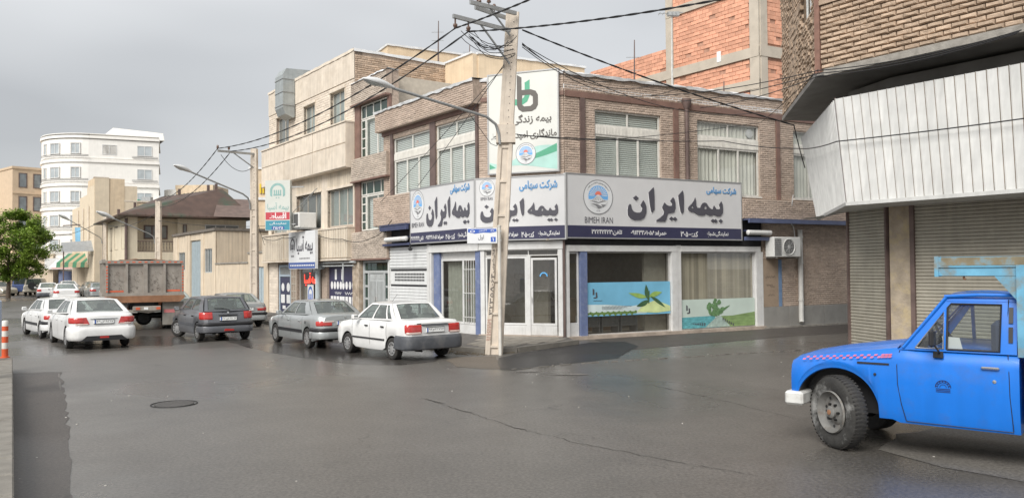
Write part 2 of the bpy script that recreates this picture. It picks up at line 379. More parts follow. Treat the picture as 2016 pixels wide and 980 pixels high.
sheet('road_patch', [(4.15, 9.35), (4.5, 8.5), (5.2, 7.6), (6.6, 6.6), (8.5, 8.2), (7.2, 9.8), (5.6, 10.6), (4.8, 10.2)], 0.005, asphalt('dry_asphalt', (0.122, 0.114, 0.103), .1, .65, .3))
# broken edge of the old kerb line across the alley mouth and grit along the gutters
ck = MB()
pl = [(0.0, 17.05), (1.35, 17.95), (3.41, 18.85), (5.44, 19.8), (7.0, 20.4), (8.43, 21.1)]
for a, b in zip(pl, pl[1:]):
    n = 14
    for i in range(n):
        t = i / n + random.uniform(-.02, .02); x = a[0] + (b[0] - a[0]) * t; y = a[1] + (b[1] - a[1]) * t
        if random.random() < .62:
            L_ = random.uniform(.05, .28); wd = random.uniform(.02, .06); h = random.uniform(.008, .025)
            d = Vector((b[0] - a[0], b[1] - a[1])).normalized(); nn = Vector((-d.y, d.x))
            p = [(x, y), (x + d.x * L_, y + d.y * L_), (x + d.x * L_ * .9 + nn.x * wd, y + d.y * L_ * .9 + nn.y * wd), (x + nn.x * wd * .7, y + nn.y * wd * .7)]
            ck.prism([(q[0], q[1]) for q in p], 0.0, h, 'z')
ck.build('gutter_rubble', mat('grey_rubble', (.16, .15, .135), .85, .3, 4), kind='stuff')
M_wet = asphalt('soaked_asphalt', (0.058, 0.053, 0.048), .5, .36, .25)
sheet('road_patch', [(-8.6, 24.6), (-6.4, 21.2), (-4.9, 19.6), (-3.6, 18.3), (-2.5, 18.1), (-1.75, 18.7), (-1.55, 20.9), (-2.4, 22.2), (-7.6, 29.2), (-9.0, 30.4), (-10.8, 28.6)], 0.003, M_wet, .5)
sheet('road_patch', [(-15.6, 28.2), (-13.0, 24.4), (-10.0, 23.3), (-8.6, 25.4), (-10.8, 28.6), (-13.0, 31)], 0.0032, M_wet, .5)
# long tar cracks across the open road
for P_ in ([(-1.51, 13.42), (-.7, 12.1), (-.01, 10.9), (.79, 9.85), (1.66, 8.96), (2.6, 8.1)], [(2.4, 14.85), (3.0, 13.6), (3.34, 12.8), (3.99, 11.07)], [(-8.9, 13.6), (-6.2, 14.3), (-3.4, 13.9)]):
    c = MB(); A2 = []; B2 = []
    for a, b in zip(P_, P_[1:]):
        for i in range(12):
            t = i / 12; x = a[0] + (b[0] - a[0]) * t + random.uniform(-.03, .03); y = a[1] + (b[1] - a[1]) * t + random.uniform(-.03, .03); w_ = random.uniform(.001, .007)
            A2.append((x - w_, y - w_ * .5, .0045)); B2.append((x + w_, y + w_ * .5, .0045))
    c.loft([A2, B2]); c.build('road_crack', mat('tar_crack', (.045, .042, .038), .7, .2), kind='structure')
# grit, leaves and scraps gathered along the gutter
gl = MB(); kk = [(1.75, 22.6), (0.05, 20.6), (-0.66, 20.2), (-1.6, 21.1), (-6.2, 27.4), (-11.4, 34.6)]
for i in range(420):
    j = random.choice((0, 1, 2, 2, 3, 3, 3, 4)); t = random.random(); a, b = kk[j], kk[j + 1]; d_ = random.random() ** 2 * .5; x = a[0] + (b[0] - a[0]) * t - d_ * .7; y = a[1] + (b[1] - a[1]) * t - d_ * .7; s_ = random.uniform(.008, .03)
    gl.prism([(x + s_ * math.cos(q + random.uniform(-.4, .4)), y + s_ * math.sin(q)) for q in (0, 1.3, 2.6, 3.9, 5.1)], 0.0, random.uniform(.006, .02), 'z')
gl.build('gutter_litter', mat('brown_gutter_grit', (.16, .13, .09), .9, .4, 3), kind='stuff')
lit = MB()
for i in range(45):
    x = random.uniform(-9, 8); y = random.uniform(6.5, 20) ; s_ = random.uniform(.006, .016)
    lit.prism([(x + s_ * math.cos(t + random.uniform(-.4, .4)), y + s_ * math.sin(t)) for t in (0, 1.3, 2.6, 3.9, 5.1)], 0.0, random.uniform(.004, .01), 'z')
lit.build('road_grit', mat('pale_grit', (0.5, 0.48, 0.44), 0.8, 0.2), kind='stuff')
# worn streaks of old road paint
M_oldpaint = mat('worn_road_paint', (0.145, 0.136, 0.125), 0.7, 0.25, 12, 0.2)
def streak(cx, cy, L_, wd, ang):
    d = Vector((math.cos(ang), math.sin(ang))); nn = Vector((-d.y, d.x)); P = []
    for i in range(9): t = i / 8; P.append(Vector((cx, cy)) + d * L_ * (t - .5) + nn * wd * (.5 * math.sin(math.pi * t) + random.uniform(0, .3)))
    for i in range(9): t = 1 - i / 8; P.append(Vector((cx, cy)) + d * L_ * (t - .5) - nn * wd * (.5 * math.sin(math.pi * t) + random.uniform(0, .3)))
    return [(p.x, p.y) for p in P]
for cx, cy, L_, wd, an in ((-1.25, 13.1, .6, .05, -.95), (-.75, 12.2, .5, .05, -.95), (.05, 10.85, .35, .06, -.9), (.3, 16.7, .5, .16, .1), (1.15, 16.2, .7, .16, -.1), (-9.3, 16.7, .9, .03, 2.09), (-8.5, 15.3, 1.5, .025, 2.09), (-10.0, 17.35, 1.2, .03, 0.1)):
    s = MB(); p = streak(cx, cy, L_, wd, an); s.add([(q[0], q[1], .0085) for q in p], [list(range(len(p)))]); s.build('road_marking', M_oldpaint, kind='structure')
# kerb and paving on the camera's side of the street
KF = Fr((-4.69, 7.67), (-.524, .851))          # x up the street, y away from the road
M_kerb = mat('grey_kerb_stone', (0.21, 0.195, 0.17), 0.75, 0.18, 4, 0.4, 50, rnd=0.1, dirt=(0.11, 0.10, 0.085), dscale=2.5)
kb = MB(KF); kb.box(-6, 11.8, .32, 3.2, 0, .30); kp = kb.build('pavement', M_grout, kind='structure')
x = -6.0
while x < 11.5:
    k = MB(KF); k.cr = random.random(); k.bbox(x + .006, x + .794, 0, .318, 0, .31 + random.uniform(-.006, .006), .015); k.build('kerb_stone', M_kerb, kp); x += .8
for i in range(16):
    for j in range(3):
        k = MB(KF); k.cr = random.random(); k.box(1.1 + i * .6 + .004, 1.7 + i * .6 - .004, .326 + j * .6, .92 + j * .6, .29, .318); k.build('paving_slab', M_tile, kp)
# corner pavement before the shop with its kerb
A_, B_ = (-1.0, 25.0), (1.58, 24.0)
FL = Fr(A_, (.586, -.81)); FC = Fr(A_, (2.58, -1.0)); FRt = Fr(B_, (.876, .482))
pv = MB(); pv.prism([(-0.98, 24.95), (1.6, 23.95), (1.75, 22.75), (0.05, 20.75), (-0.62, 20.4), (-1.5, 21.25), (-13.2, 37.4), (-12.0, 40.2)], 0, .1, 'z')
pv = pv.build('corner_pavement', M_grout, kind='structure')
import mathutils.geometry as mg
poly = [Vector((-0.98, 24.9)), Vector((1.55, 23.92)), Vector((1.68, 22.85)), Vector((0.03, 20.95)), Vector((-0.55, 20.72)), Vector((-1.28, 21.45))]
ax = Vector((.932, -.361)); ay = Vector((.361, .932)); o0 = Vector((-1.0, 25.0))
def inside(p):
    c = False; j = len(poly) - 1
    for i in range(len(poly)):
        if (poly[i].y > p.y) != (poly[j].y > p.y) and p.x < (poly[j].x - poly[i].x) * (p.y - poly[i].y) / (poly[j].y - poly[i].y) + poly[i].x: c = not c
        j = i
    return c
for i in range(-8, 16):
    for j in range(-18, 1):
        cs = [o0 + ax * (i * .3 + a) + ay * (j * .3 + b) for a, b in ((.005, .005), (.295, .005), (.295, .295), (.005, .295))]
        if all(inside(c) for c in cs):
            t = MB(); t.cr = random.random(); h = .112 + random.uniform(0, .004); t.prism([(c.x, c.y) for c in cs], .09, h, 'z'); t.build('paving_tile', M_tile, pv)
kl = [(1.75, 22.75), (0.05, 20.75), (-0.62, 20.4), (-1.5, 21.25)] + [(-1.5 - 11.7 * t, 21.25 + 16.15 * t) for t in (.05, .1, .15, .2, .25, .3, .35, .4, .45, .5, .55, .6, .65, .7, .75, .8, .85, .9, .95, 1)]
for a, b in zip(kl, kl[1:]):
    a = Vector(a); b = Vector(b); d = (b - a).normalized(); nn = Vector((-d.y, d.x)); 
    if nn.dot(Vector((0, 1))) < 0: nn = -nn
    nn = -nn
    k = MB(); k.cr = random.random(); e = .006
    k.prism([(a + d * e)[:], (b - d * e)[:], (b - d * e - nn * -.13)[:], (a + d * e - nn * -.13)[:]], 0, .125, 'z'); k.build('kerb_stone', M_kerb, pv)

# manhole: worn iron ring let into the road
mh = thing('manhole_cover', 'round black iron manhole cover set in the open road', 'manhole', W0, (-5.41, 13.02, 0))
M_iron = mat('dark_iron', (0.03, 0.03, 0.03), 0.5, 0.3, 20, 0.5, 60, metal=0.6)
c = MB(); c.lathe([(0.0, .009), (.30, .009), (.30, .004)], (-5.41, 13.02, 0), (0, 0, 1), 28); c.build('lid', asphalt('lid_iron', (0.06, 0.055, 0.05), .2, .6), mh)
c = MB(); c.lathe([(.335, .004), (.34, .012), (.352, .012), (.357, .004)], (-5.41, 13.02, 0), (0, 0, 1), 32); c.build('ring', M_iron, mh)

# ------------------------------------------------------------------ the corner shop
M_brick = mat('grey_brown_brick', (0.48, 0.385, 0.315), 0.85, 0.12, 9, 0.6, 70, rnd=0.15, dirt=(0.33, 0.25, 0.2), dscale=0.8, damt=0.5)
M_mortar = mat('dark_mortar', (0.40, 0.32, 0.26), 0.95, 0.2, 12, 0.4)
M_white = mat('white_metal', (0.64, 0.64, 0.63), 0.45, 0.06, 5, dirt=(0.45, 0.43, 0.4), dscale=3, damt=0.35)
M_cream = mat('cream_window_metal', (0.70, 0.68, 0.63), 0.5, 0.08, 6, streak=0.12)
M_red = mat('oxide_red_steel', (0.21, 0.125, 0.10), 0.6, 0.2, 4, 0.2, dirt=(0.12, 0.08, 0.07), dscale=2)
M_dkpipe = mat('rusty_downpipe', (0.13, 0.09, 0.08), 0.6, 0.25, 3)
M_blue = mat('shop_blue_paint', (0.14, 0.18, 0.32), 0.4, 0.1, 5, dirt=(0.3, 0.33, 0.42), dscale=6, damt=0.5)
M_navy = mat('navy_steel', (0.045, 0.055, 0.12), 0.45, 0.15, 5)
M_dark = mat('dark_recess', (0.03, 0.03, 0.032), 0.8, 0.2)
M_room = mat('shop_room_wall', (0.45, 0.40, 0.33), 0.9, 0.1)
M_alu = mat('aluminium_frame', (0.62, 0.61, 0.59), 0.35, 0.06, 8, metal=0.35)
M_flash = mat('white_roof_membrane', (0.66, 0.67, 0.68), 0.5, 0.15, 3, 0.5, 8)
M_stone = mat('grey_plinth_stone', (0.30, 0.29, 0.27), 0.6, 0.12, 3, 0.2, 50, rnd=0.08, dirt=(0.17, 0.16, 0.14), dscale=1.5)
M_sillst = mat('pinkish_sill_stone', (0.42, 0.35, 0.29), 0.7, 0.2, 3, 0.3, 40, dirt=(0.2, 0.16, 0.13), dscale=2.5)
G_win = glass('window_glass', (0.86, 0.89, 0.88), 0.08, 0.02, (0.42, 0.44, 0.43))
G_shop = glass('shop_glass', (0.78, 0.8, 0.78), 0.06, 0.015, (0.35, 0.33, 0.3), 0.13)
M_blind = mat('pale_green_blind', (0.76, 0.78, 0.74), 0.6, 0.06, 2)
M_blindw = mat('pale_grey_blind', (0.80, 0.82, 0.79), 0.6, 0.06, 2)
M_curt = mat('beige_curtain', (0.78, 0.75, 0.68), 0.9, 0.08, 2)
M_vblind = mat('taupe_vertical_blind', (0.50, 0.44, 0.35), 0.85, 0.1, 2, rnd=.25)  # slat tone varies at random, painting the light and shade of turned slats
shop = thing('shop_building', 'two-storey brown brick corner building with insurance shopfront', 'building', W0, (0.3, 24.6, 0))
HL = [(-5.62, -2.93, 4.82, 6.88), (-2.58, -.13, 4.82, 6.9)]
HR = [(1.1, 3.62, 4.9, 6.92), (5.15, 7.92, 4.5, 6.92), (9.58, 11.9, 4.5, 6.9)]
core = MB(FL); wall(core, -6.4, -.02, 4.8, 7.95, HL, 0, .3); core.build('wall', M_mortar, shop)
core = MB(FC); core.box(0.02, 2.75, .0, .3, 4.4, 7.95); core.build('wall', M_mortar, shop)
core = MB(FRt); wall(core, .02, 16, 3.72, 7.95, HR, 0, .3); core.build('wall', M_mortar, shop)
core = MB(FRt); core.box(8.0, 16, 0, .3, 0, 3.72); core.build('wall', M_mortar, shop)
# upper floor and roof slabs, back walls
core = MB(); core.prism([(-4.8, 30.2), A_, B_, (15.6, 31.7), (12.0, 38.2), (-1.5, 34.5)], 7.45, 7.6, 'z'); core.build('roof', M_flash, shop)
core = MB(); core.prism([(-4.4, 30.3), (-.85, 25.3), (1.5, 24.35), (15.2, 31.9), (12.0, 38.0), (-1.5, 34.3)], 3.2, 3.6, 'z'); core.build('floor_slab', M_room, shop)
core = MB(FL); core.box(-6.4, -6.1, .3, 8, 2.9, 7.9); core.build('wall', M_mortar, shop)
bk = MB(FL); bricks(bk, -6.4, -.02, 4.8, 7.2, HL, 0, .25, .072); bricks(bk, -6.55, 0.1, 7.22, 7.92, [], -.27, .25, .072)
bk.build('brick_facing', M_brick, shop, kind='stuff')
core = MB(FL); core.box(-6.55, 0.1, -.27, .25, 7.2, 7.94); core.box(-6.56, -6.5, -.275, .3, 7.2, 7.95); core.build('parapet', M_mortar, shop)
bk = MB(FL); core = MB(FL); bricks(bk, -6.88, -4.06, 3.76, 4.78, [], -.2, .25, .072); core.box(-6.88, -4.06, -.2, .3, 3.74, 4.8); core.build('balcony_band', M_mortar, shop); bk.build('brick_facing', M_brick, shop, kind='stuff')
bk = MB(FC); bricks(bk, .0, 2.76, 4.9, 7.92, [(.40, 2.6, 5.0, 8.0)], 0, .25, .072); bk.build('brick_facing', M_brick, shop, kind='stuff')
bk = MB(FRt); bricks(bk, 0, 16, 4.42, 7.92, HR + [(.55, .72, 4, 7.3), (4.14, 4.33, 4, 7.3), (8.71, 8.87, 4, 7.3)], 0, .25, .072); bricks(bk, 6.9, 16, 3.74, 4.38, [], -.22, .25, .072); bricks(bk, 8.0, 16, .74, 3.6, [(7.9, 8.86, 0, 2.36)], 0, .25, .072)
bk.build('brick_facing', M_brick, shop, kind='stuff')
core = MB(FRt); core.box(6.9, 16, -.22, 0, 3.73, 4.4); core.build('balcony_band', M_mortar, shop)
# roof edge: wrinkled membrane over the parapet, oxide red ring beam
for fr, x0, x1, y0 in ((FL, -6.6, .15, -.32), (FC, 0, 2.77, -.06), (FRt, 0, 16, -.08)):
    s = MB(fr); n = int((x1 - x0) / .22) + 2; rows = []
    for yy, dz in ((y0, -.05), (y0 - .015, .02), (y0 + .1, .06), (.35, .05)):
        rows.append([(x0 + (x1 - x0) * i / n, yy + random.uniform(-.012, .012), 7.93 + dz + random.uniform(-.025, .03)) for i in range(n + 1)])
    s.loft(rows); s.build('roof_flashing', M_flash, shop, smooth=50)
s = MB(FRt); s.box(0.02, 16, -.05, .02, 7.22, 7.40); s.build('ring_beam', M_red, shop)
s = MB(FL); s.box(-6.45, 0, -.06, .02, 7.06, 7.2); s.build('ring_beam', M_red, shop)
s = MB(FC); s.box(0.0, 2.77, -.05, .02, 7.25, 7.38); s.build('ring_beam', M_red, shop)
for a, b, m in ((.55, .72, M_dkpipe), (4.14, 4.33, M_red), (8.71, 8.87, M_red)):
    s = MB(FRt); s.box(a, b, -.055, .02, 4.9 if a < 1 else 4.4, 7.22); s.build('steel_column', m, shop)
s = MB(FRt); s.tube([(4.64, -.08, 7.3), (4.65, -.08, 4.95)], .07, 10); s.lathe([(.16, .25), (.16, .1), (.07, -.1)], (4.64, -.08, 7.3), (0, 0, 1), 12); s.build('rain_pipe', M_dkpipe, shop, smooth=40)
for x0, x1 in ((-2.93, -2.58), (-5.8, -5.62)):
    s = MB(FL); s.box(x0, x1, -.045, .05, 4.8, 7.06); s.build('steel_column', M_dkpipe, shop)
s = MB(FL); s.box(-.13, -.0, -.05, .05, 4.8, 7.06); s.build('steel_column', M_dkpipe, shop)
# upper windows: fixed lights over a metal apron and three sashes
def upper_window(fr, x0, x1, z0, z1, za, zb, m_back, kind, cols=(.34, .67)):
    o = window(shop, fr, x0, x1, z0, za, cols, M_cream, G_win, y=.05, bar=.06)
    t = window(shop, fr, x0, x1, zb, z1, (.5,), M_cream, G_win, y=.05, bar=.05)
    a = MB(fr); a.box(x0, x1, .03, .09, za, zb)
    x = x0 + .03
    while x < x1 - .03: a.box(x, x + .02, .02, .03, za + .02, zb - .02); x += .055
    a.build('apron_panel', M_cream, shop)
    for p, q, r_ in ((x0, z0, za), (x0, zb, z1)):
        if kind == 'slat': slats(fr, x0 + .05, x1 - .05, q + .05, r_ - .02, .13, m_back, o, .062)
        else: curtain(fr, x0 + .04, x1 - .04, q + .04, r_ - .03, .16, m_back, o, .03, .17)
    b = MB(fr); b.box(x0, x1, .3, .32, z0, z1); b.build('reveal_board', M_room, o)
    s_ = MB(fr); s_.box(x0 - .05, x1 + .05, -.06, .05, z0 - .05, z0); s_.build('window_sill', M_cream, o)
upper_window(FL, -5.62, -2.93, 4.82, 6.88, 6.08, 6.33, M_blindw, 'slat')
upper_window(FL, -2.58, -.13, 4.82, 6.9, 6.12, 6.38, M_blindw, 'slat')
upper_window(FRt, 1.1, 3.62, 4.9, 6.92, 6.18, 6.44, M_blind, 'slat')
upper_window(FRt, 5.15, 7.92, 4.5, 6.92, 6.09, 6.41, M_curt, 'curtain')
upper_window(FRt, 9.58, 11.9, 4.5, 6.9, 6.1, 6.4, M_curt, 'curtain')
v = MB(FRt); v.lathe([(.0, 0), (.15, 0), (.15, -.05), (.13, -.05), (.12, -.015), (0, -.015)], (7.55, .075, 6.66), (0, -1, 0), 20); v.build('vent_fan', M_white, shop, smooth=40)
# ground floor: fascia beams, shutter boxes, frames, glass
s = MB(FL); s.box(-6.0, 0, .05, .3, 2.95, 4.8); s.build('fascia', M_dark, shop)
s = MB(FC); s.box(0, 2.77, .06, .3, 2.95, 4.9); s.build('fascia', M_dark, shop)
s = MB(FRt); s.box(0, 8.0, .06, .3, 2.82, 3.72); s.build('fascia', M_dark, shop)
s = MB(FL); s.box(-6.05, -4.0, -.36, -.28, 3.52, 3.68); s.box(-6.05, -5.95, -.28, .1, 3.5, 3.66); s.box(-6.05, -4.0, -.38, .05, 3.69, 3.73); s.box(-6.05, -4.0, -.25, -.05, 2.98, 3.06); s.build('sign_bracket', M_navy, shop)
s = MB(FRt); s.box(6.93, 16, -.5, -.42, 3.58, 3.72); s.box(6.93, 16, -.44, 0, 3.68, 3.71); s.box(6.95, 8.1, -.3, -.2, 3.0, 3.12); s.build('sign_bracket', mat('dull_blue_steel', (.09, .11, .2), .5, .15, 4), shop)
def plaque(fr, x0, x1, y0, y1, z0, z1, name, m, th): s = MB(fr); s.box(x0, x1, y0, y1, z0, z1); return s.build(name, m, th)
# -- left front: closed white shutter with a perforated band
sh = MB(FL); z = .02
M_shut = mat('white_shutter', (0.68, 0.69, 0.69), 0.4, 0.05, 5, streak=0.06)
while z < 2.9:
    if not (1.5 < z + .05 < 2.16):
        sh.prism([(.0, z), (-.028, z + .02), (-.028, z + .085), (.0, z + .105)], -5.9, -3.14, 'x')
    z += .108
sh.build('shutter', M_shut, shop)
s = MB(FL); s.box(-5.9, -3.14, .005, .02, 1.5, 2.18); bb = s.build('shutter_band', M_shut, shop)
s = MB(FL)
for r_ in range(3):
    for i in range(20):
        s.bbox(-5.55 + i * .108, -5.475 + i * .108, -.004, .004, 1.72 + r_ * .105, 1.785 + r_ * .105, .003)
s.build('perforation', M_dark, bb, kind='stuff')
s = MB(FL); s.box(-5.85, -3.2, -.01, .0, 1.52, 1.6); s.box(-5.85, -3.2, -.01, 0, 2.08, 2.15); s.build('shutter_seal', M_dark, bb)
for x0, x1, z1 in ((-6.0, -5.9, 2.95), (-3.14, -2.98, 2.95), (-2.96, -2.84, 2.7)): plaque(FL, x0, x1, -.06, .1, 0, z1, 'shutter_rail', M_white, shop)
plaque(FL, -2.98, 0.02, -.08, .2, 2.68, 2.92, 'shutter_box', M_white, shop)
plaque(FL, -2.82, -2.44, .02, .12, 0.02, 2.66, 'blue_pier', M_blue, shop); plaque(FL, -.22, .02, -.02, .2, 0.0, 2.68, 'blue_pier', M_blue, shop)
window(shop, FL, -2.42, -.24, .38, 2.46, (.62,), M_white, G_shop, y=.08, bar=.07)
plaque(FL, -2.42, -.24, .07, .13, .02, .37, 'kick_panel', M_white, shop); plaque(FL, -2.44, -.22, .1, .14, 2.46, 2.68, 'transom', M_alu, shop)
s = MB(FL)
for i in range(6): s.box(-1.0 + i * .14, -.985 + i * .14, .05, .065, .42, 2.4)
for zz in (.6, 1.35, 2.1): s.box(-1.06, -.25, .045, .06, zz, zz + .02)
s.build('grille', M_white, shop)
curtain(FL, -2.36, -1.1, .42, 2.4, .3, mat('grey_green_curtain', (.42, .43, .38), .9, .1), shop, .03, .2)
curtain(FL, -1.0, -.3, .42, 2.4, .32, MATS['grey_green_curtain'], shop, .03, .2)
# -- chamfer: transom lights and the glazed door
plaque(FC, 0.0, 2.7, -.06, .2, 2.7, 2.93, 'shutter_box', M_white, shop)
plaque(FC, .02, .16, .0, .16, .1, 2.7, 'door_post', M_white, shop); plaque(FC, 2.54, 2.68, -.04, .16, .02, 2.7, 'door_post', M_white, shop)
window(shop, FC, .17, 2.53, 2.5, 2.7, (.6,), M_alu, G_shop, y=.05, bar=.035)
window(shop, FC, .17, 1.52, .42, 2.49, (.38,), M_white, G_shop, y=.05, bar=.06)
for x0, x1 in ((.17, 1.52),):
    s = MB(FC); s.box(x0, x1, .05, .1, .11, .41)
    x = x0 + .02
    while x < x1 - .03: s.box(x, x + .03, .04, .05, .13, .39); x += .05
    s.build('kick_panel', M_white, shop)
d = window(shop, FC, 1.66, 2.48, .42, 2.44, (), M_white, G_shop, y=.03, bar=.065, name='door')
s = MB(FC); s.box(1.66, 2.48, .03, .08, .13, .41); x = 1.68
while x < 2.44: s.box(x, x + .03, .02, .03, .15, .39); x += .05
s.build('kick_panel', M_white, d)
s = MB(FC); s.tube([(1.7, .03, 1.2), (1.7, -.03, 1.2), (1.7, -.03, 1.28), (1.7, -.03, 1.1)], .012); s.build('handle', M_alu, d)
plaque(FC, 1.53, 1.65, .02, .14, .11, 2.5, 'door_post', M_white, shop)
s = MB(FC)
for k in range(10): 
    a0 = math.pi * k / 10; a1 = math.pi * (k + 1) / 10; c = (2.07, 1.88)
    s.quad((c[0] + .13 * math.cos(a0), .024, c[1] + .13 * math.sin(a0)), (c[0] + .13 * math.cos(a1), .024, c[1] + .13 * math.sin(a1)), (c[0] + .09 * math.cos(a1), .024, c[1] + .09 * math.sin(a1)), (c[0] + .09 * math.cos(a0), .024, c[1] + .09 * math.sin(a0)))
s.build('sticker', mat('sky_blue_print', (.12, .42, .78), .5, 0), d)
s = MB(FC); s.tube([(2.735, -.05, 0.1), (2.735, -.05, 2.95)], .035, 8); s.build('rain_pipe', M_dkpipe, shop, smooth=40)
plaque(FC, 0.0, 2.7, -.12, .25, .0, .125, 'door_step', M_sillst, shop)
# -- right front: two big windows
s = MB(FRt); s.box(0.0, 8.0, -.14, .25, 0, .1); s.build('sill_step', M_sillst, shop)
for x0, x1 in ((.03, 4.2), (4.37, 7.85)): plaque(FRt, x0, x1, -.06, .15, 2.62, 2.8, 'shutter_box', M_white, shop)
for x0, x1 in ((.02, .1), (3.98, 4.2), (4.2, 4.37), (7.65, 7.85), (7.86, 7.96)): plaque(FRt, x0, x1, -.05 if x0 != 4.2 else -.03, .15, .1, 2.62 if x0 != 4.2 else 2.82, 'frame_post', M_white, shop)
window(shop, FRt, .11, .48, .45, 2.6, (), M_white, G_shop, y=.04, bar=.05); plaque(FRt, .11, .48, .04, .09, .1, .45, 'kick_panel', M_white, shop)
plaque(FRt, .5, .74, -.04, .12, .1, 2.61, 'blue_pier', M_blue, shop)
window(shop, FRt, .75, 3.97, .1, 2.61, (), M_alu, G_shop, y=.06, bar=.035)
window(shop, FRt, 4.38, 7.64, .1, 2.61, (), M_white, G_shop, y=.06, bar=.04)
# shop room: floor, back wall, ceiling, counter and chairs seen through the glass
s = MB(FRt); s.box(-.5, 8.0, 3.6, 3.7, 0, 3.0); s.box(4.2, 4.3, .2, 3.6, 0, 3.0); s.box(7.95, 8.05, .2, 3.6, 0, 3.0); s.box(-.5, 8, .2, 3.7, 2.95, 3.0); s.box(.2, 8, .2, 3.7, 0, .08); s.build('interior_wall', M_room, shop)
s = MB(FRt); s.box(3.3, 4.15, .5, .62, .1, 2.9); s.build('interior_partition', mat('cream_partition', (.55, .5, .42), .8, .08), shop)
s = MB(FRt); s.box(.9, 3.1, 1.6, 2.1, .08, 1.12); s.box(.8, 3.2, 1.5, 2.15, 1.12, 1.17); s.build('counter', mat('wood_counter', (.22, .14, .08), .5, .2, 4), shop)
s = MB(FRt); s.box(1.3, 2.9, 3.4, 3.58, 1.75, 2.3); s.build('shelf_board', mat('pale_shelf', (.5, .42, .28), .6, .1), shop)
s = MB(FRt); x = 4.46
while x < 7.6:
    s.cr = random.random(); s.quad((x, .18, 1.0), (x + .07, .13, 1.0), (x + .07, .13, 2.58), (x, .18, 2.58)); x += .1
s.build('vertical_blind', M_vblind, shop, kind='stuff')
s = MB(FL); s.box(-6.0, 0.6, 2.2, 2.3, 0, 3); s.build('interior_wall', M_room, shop)
for k in range(3):
    ch = MB(FRt); x = .95 + k * .72
    ch.box(x, x + .58, .55, .6, .3, .62); ch.box(x - .03, x, .5, .9, .12, .64); ch.box(x + .58, x + .61, .5, .9, .12, .64); ch.box(x, x + .58, .5, .9, .3, .34)
    o = ch.build('waiting_chair', mat('grey_chair_steel', (.33, .33, .33), .4, .1, metal=.3), None, fr=FRt, label='%s grey steel waiting chair seen through the left shop window, below the leaf poster' % ('left', 'middle', 'right')[k] if k != 1 else 'middle grey steel waiting chair seen through the left shop window, below the leaf poster', cat='chair', group='waiting chairs in the shop')
# plinth slabs, rendered patch with graffiti, blue painted stripe
xx = [7.97, 9.2, 9.75, 10.95, 12.2, 13.4, 14.6, 16]
for a, b in zip(xx, xx[1:]):
    s = MB(FRt); s.cr = random.random(); s.bbox(a + .004, b - .004, -.05, .02, .0, .73, .008); s.build('plinth_slab', M_stone, shop)
s = MB(FRt); s.box(7.9, 16, -.16, -.05, 0, .06); s.build('plinth_kerb', M_conc, shop)
s = MB(FRt); s.box(7.97, 8.7, -.035, 0, .74, 2.36); s.build('render_patch', mat('brown_render', (.34, .26, .19), .85, .2, 3, .3, dirt=(.2, .15, .11), dscale=3), shop)
s = MB(FRt); s.box(8.7, 8.86, -.04, 0, .74, 2.36); s.build('painted_stripe', mat('faded_blue_stripe', (.16, .25, .40), .7, .15), shop)
for zc, x0, x1 in ((1.76, 8.08, 8.55), (1.48, 8.12, 8.42), (1.42, 8.3, 8.52), (1.14, 8.2, 8.5)):
    s = MB(FRt); p = [(x0 + (x1 - x0) * t / 14, zc + .05 * math.sin(t * 1.9 + zc * 9) * random.uniform(.4, 1.1)) for t in range(15)]
    s.loft([[(x, -.037, z - .012) for x, z in p], [(x, -.037, z + .012) for x, z in p]]); s.build('graffiti', mat('faded_black_spray', (.12, .09, .07), .9, .1), shop)
# ------------------------------------------------------------------ signs on the corner shop
M_panel = mat('sign_face_grey_white', (0.63, 0.63, 0.635), 0.35, 0.03, 2)
M_panelw = mat('sign_face_white', (0.70, 0.71, 0.72), 0.4, 0.03, 2)
M_signnavy = mat('sign_navy_print', (0.04, 0.04, 0.085), 0.4, 0.05, 3)
M_ink = mat('letter_dark_grey', (0.085, 0.083, 0.10), 0.4, 0.04, 3)
M_inkb = mat('letter_blue', (0.10, 0.30, 0.58), 0.4, 0.04)
M_pale = mat('letter_white', (0.8, 0.8, 0.8), 0.4, 0.0)
M_sky = mat('print_sky_blue', (0.16, 0.42, 0.78), 0.45, 0.05, 3)
M_orange = mat('print_orange_red', (0.75, 0.20, 0.14), 0.5, 0.0)
M_grey = mat('print_grey', (0.22, 0.22, 0.23), 0.5, 0.0)
M_frame = mat('sign_edge_aluminium', (0.45, 0.45, 0.45), 0.4, 0.05, metal=0.5)
def flat(mb, poly, y, holes=()):
    """flat print: a polygon (with holes) on plane y"""
    loops = [[Vector((p[0], p[1], 0)) for p in poly]] + [[Vector((p[0], p[1], 0)) for p in h] for h in holes]
    allp = [p for l_ in loops for p in l_]
    mb.add([(p.x, y, p.y) for p in allp], mg.tessellate_polygon(loops)); return mb
def circ(cx, cz, rx, rz=None, n=32, a0=0, a1=2 * math.pi):
    rz = rx if rz is None else rz
    return [(cx + rx * math.cos(a0 + (a1 - a0) * i / n), cz + rz * math.sin(a0 + (a1 - a0) * i / n)) for i in range(n + (1 if a1 - a0 < 6.28 else 0))]
def ringp(mb, cx, cz, r0, r1, y, n=36, k=1.0): flat(mb, circ(cx, cz, r1, r1 * k, n), y, [circ(cx, cz, r0, r0 * k, n)])
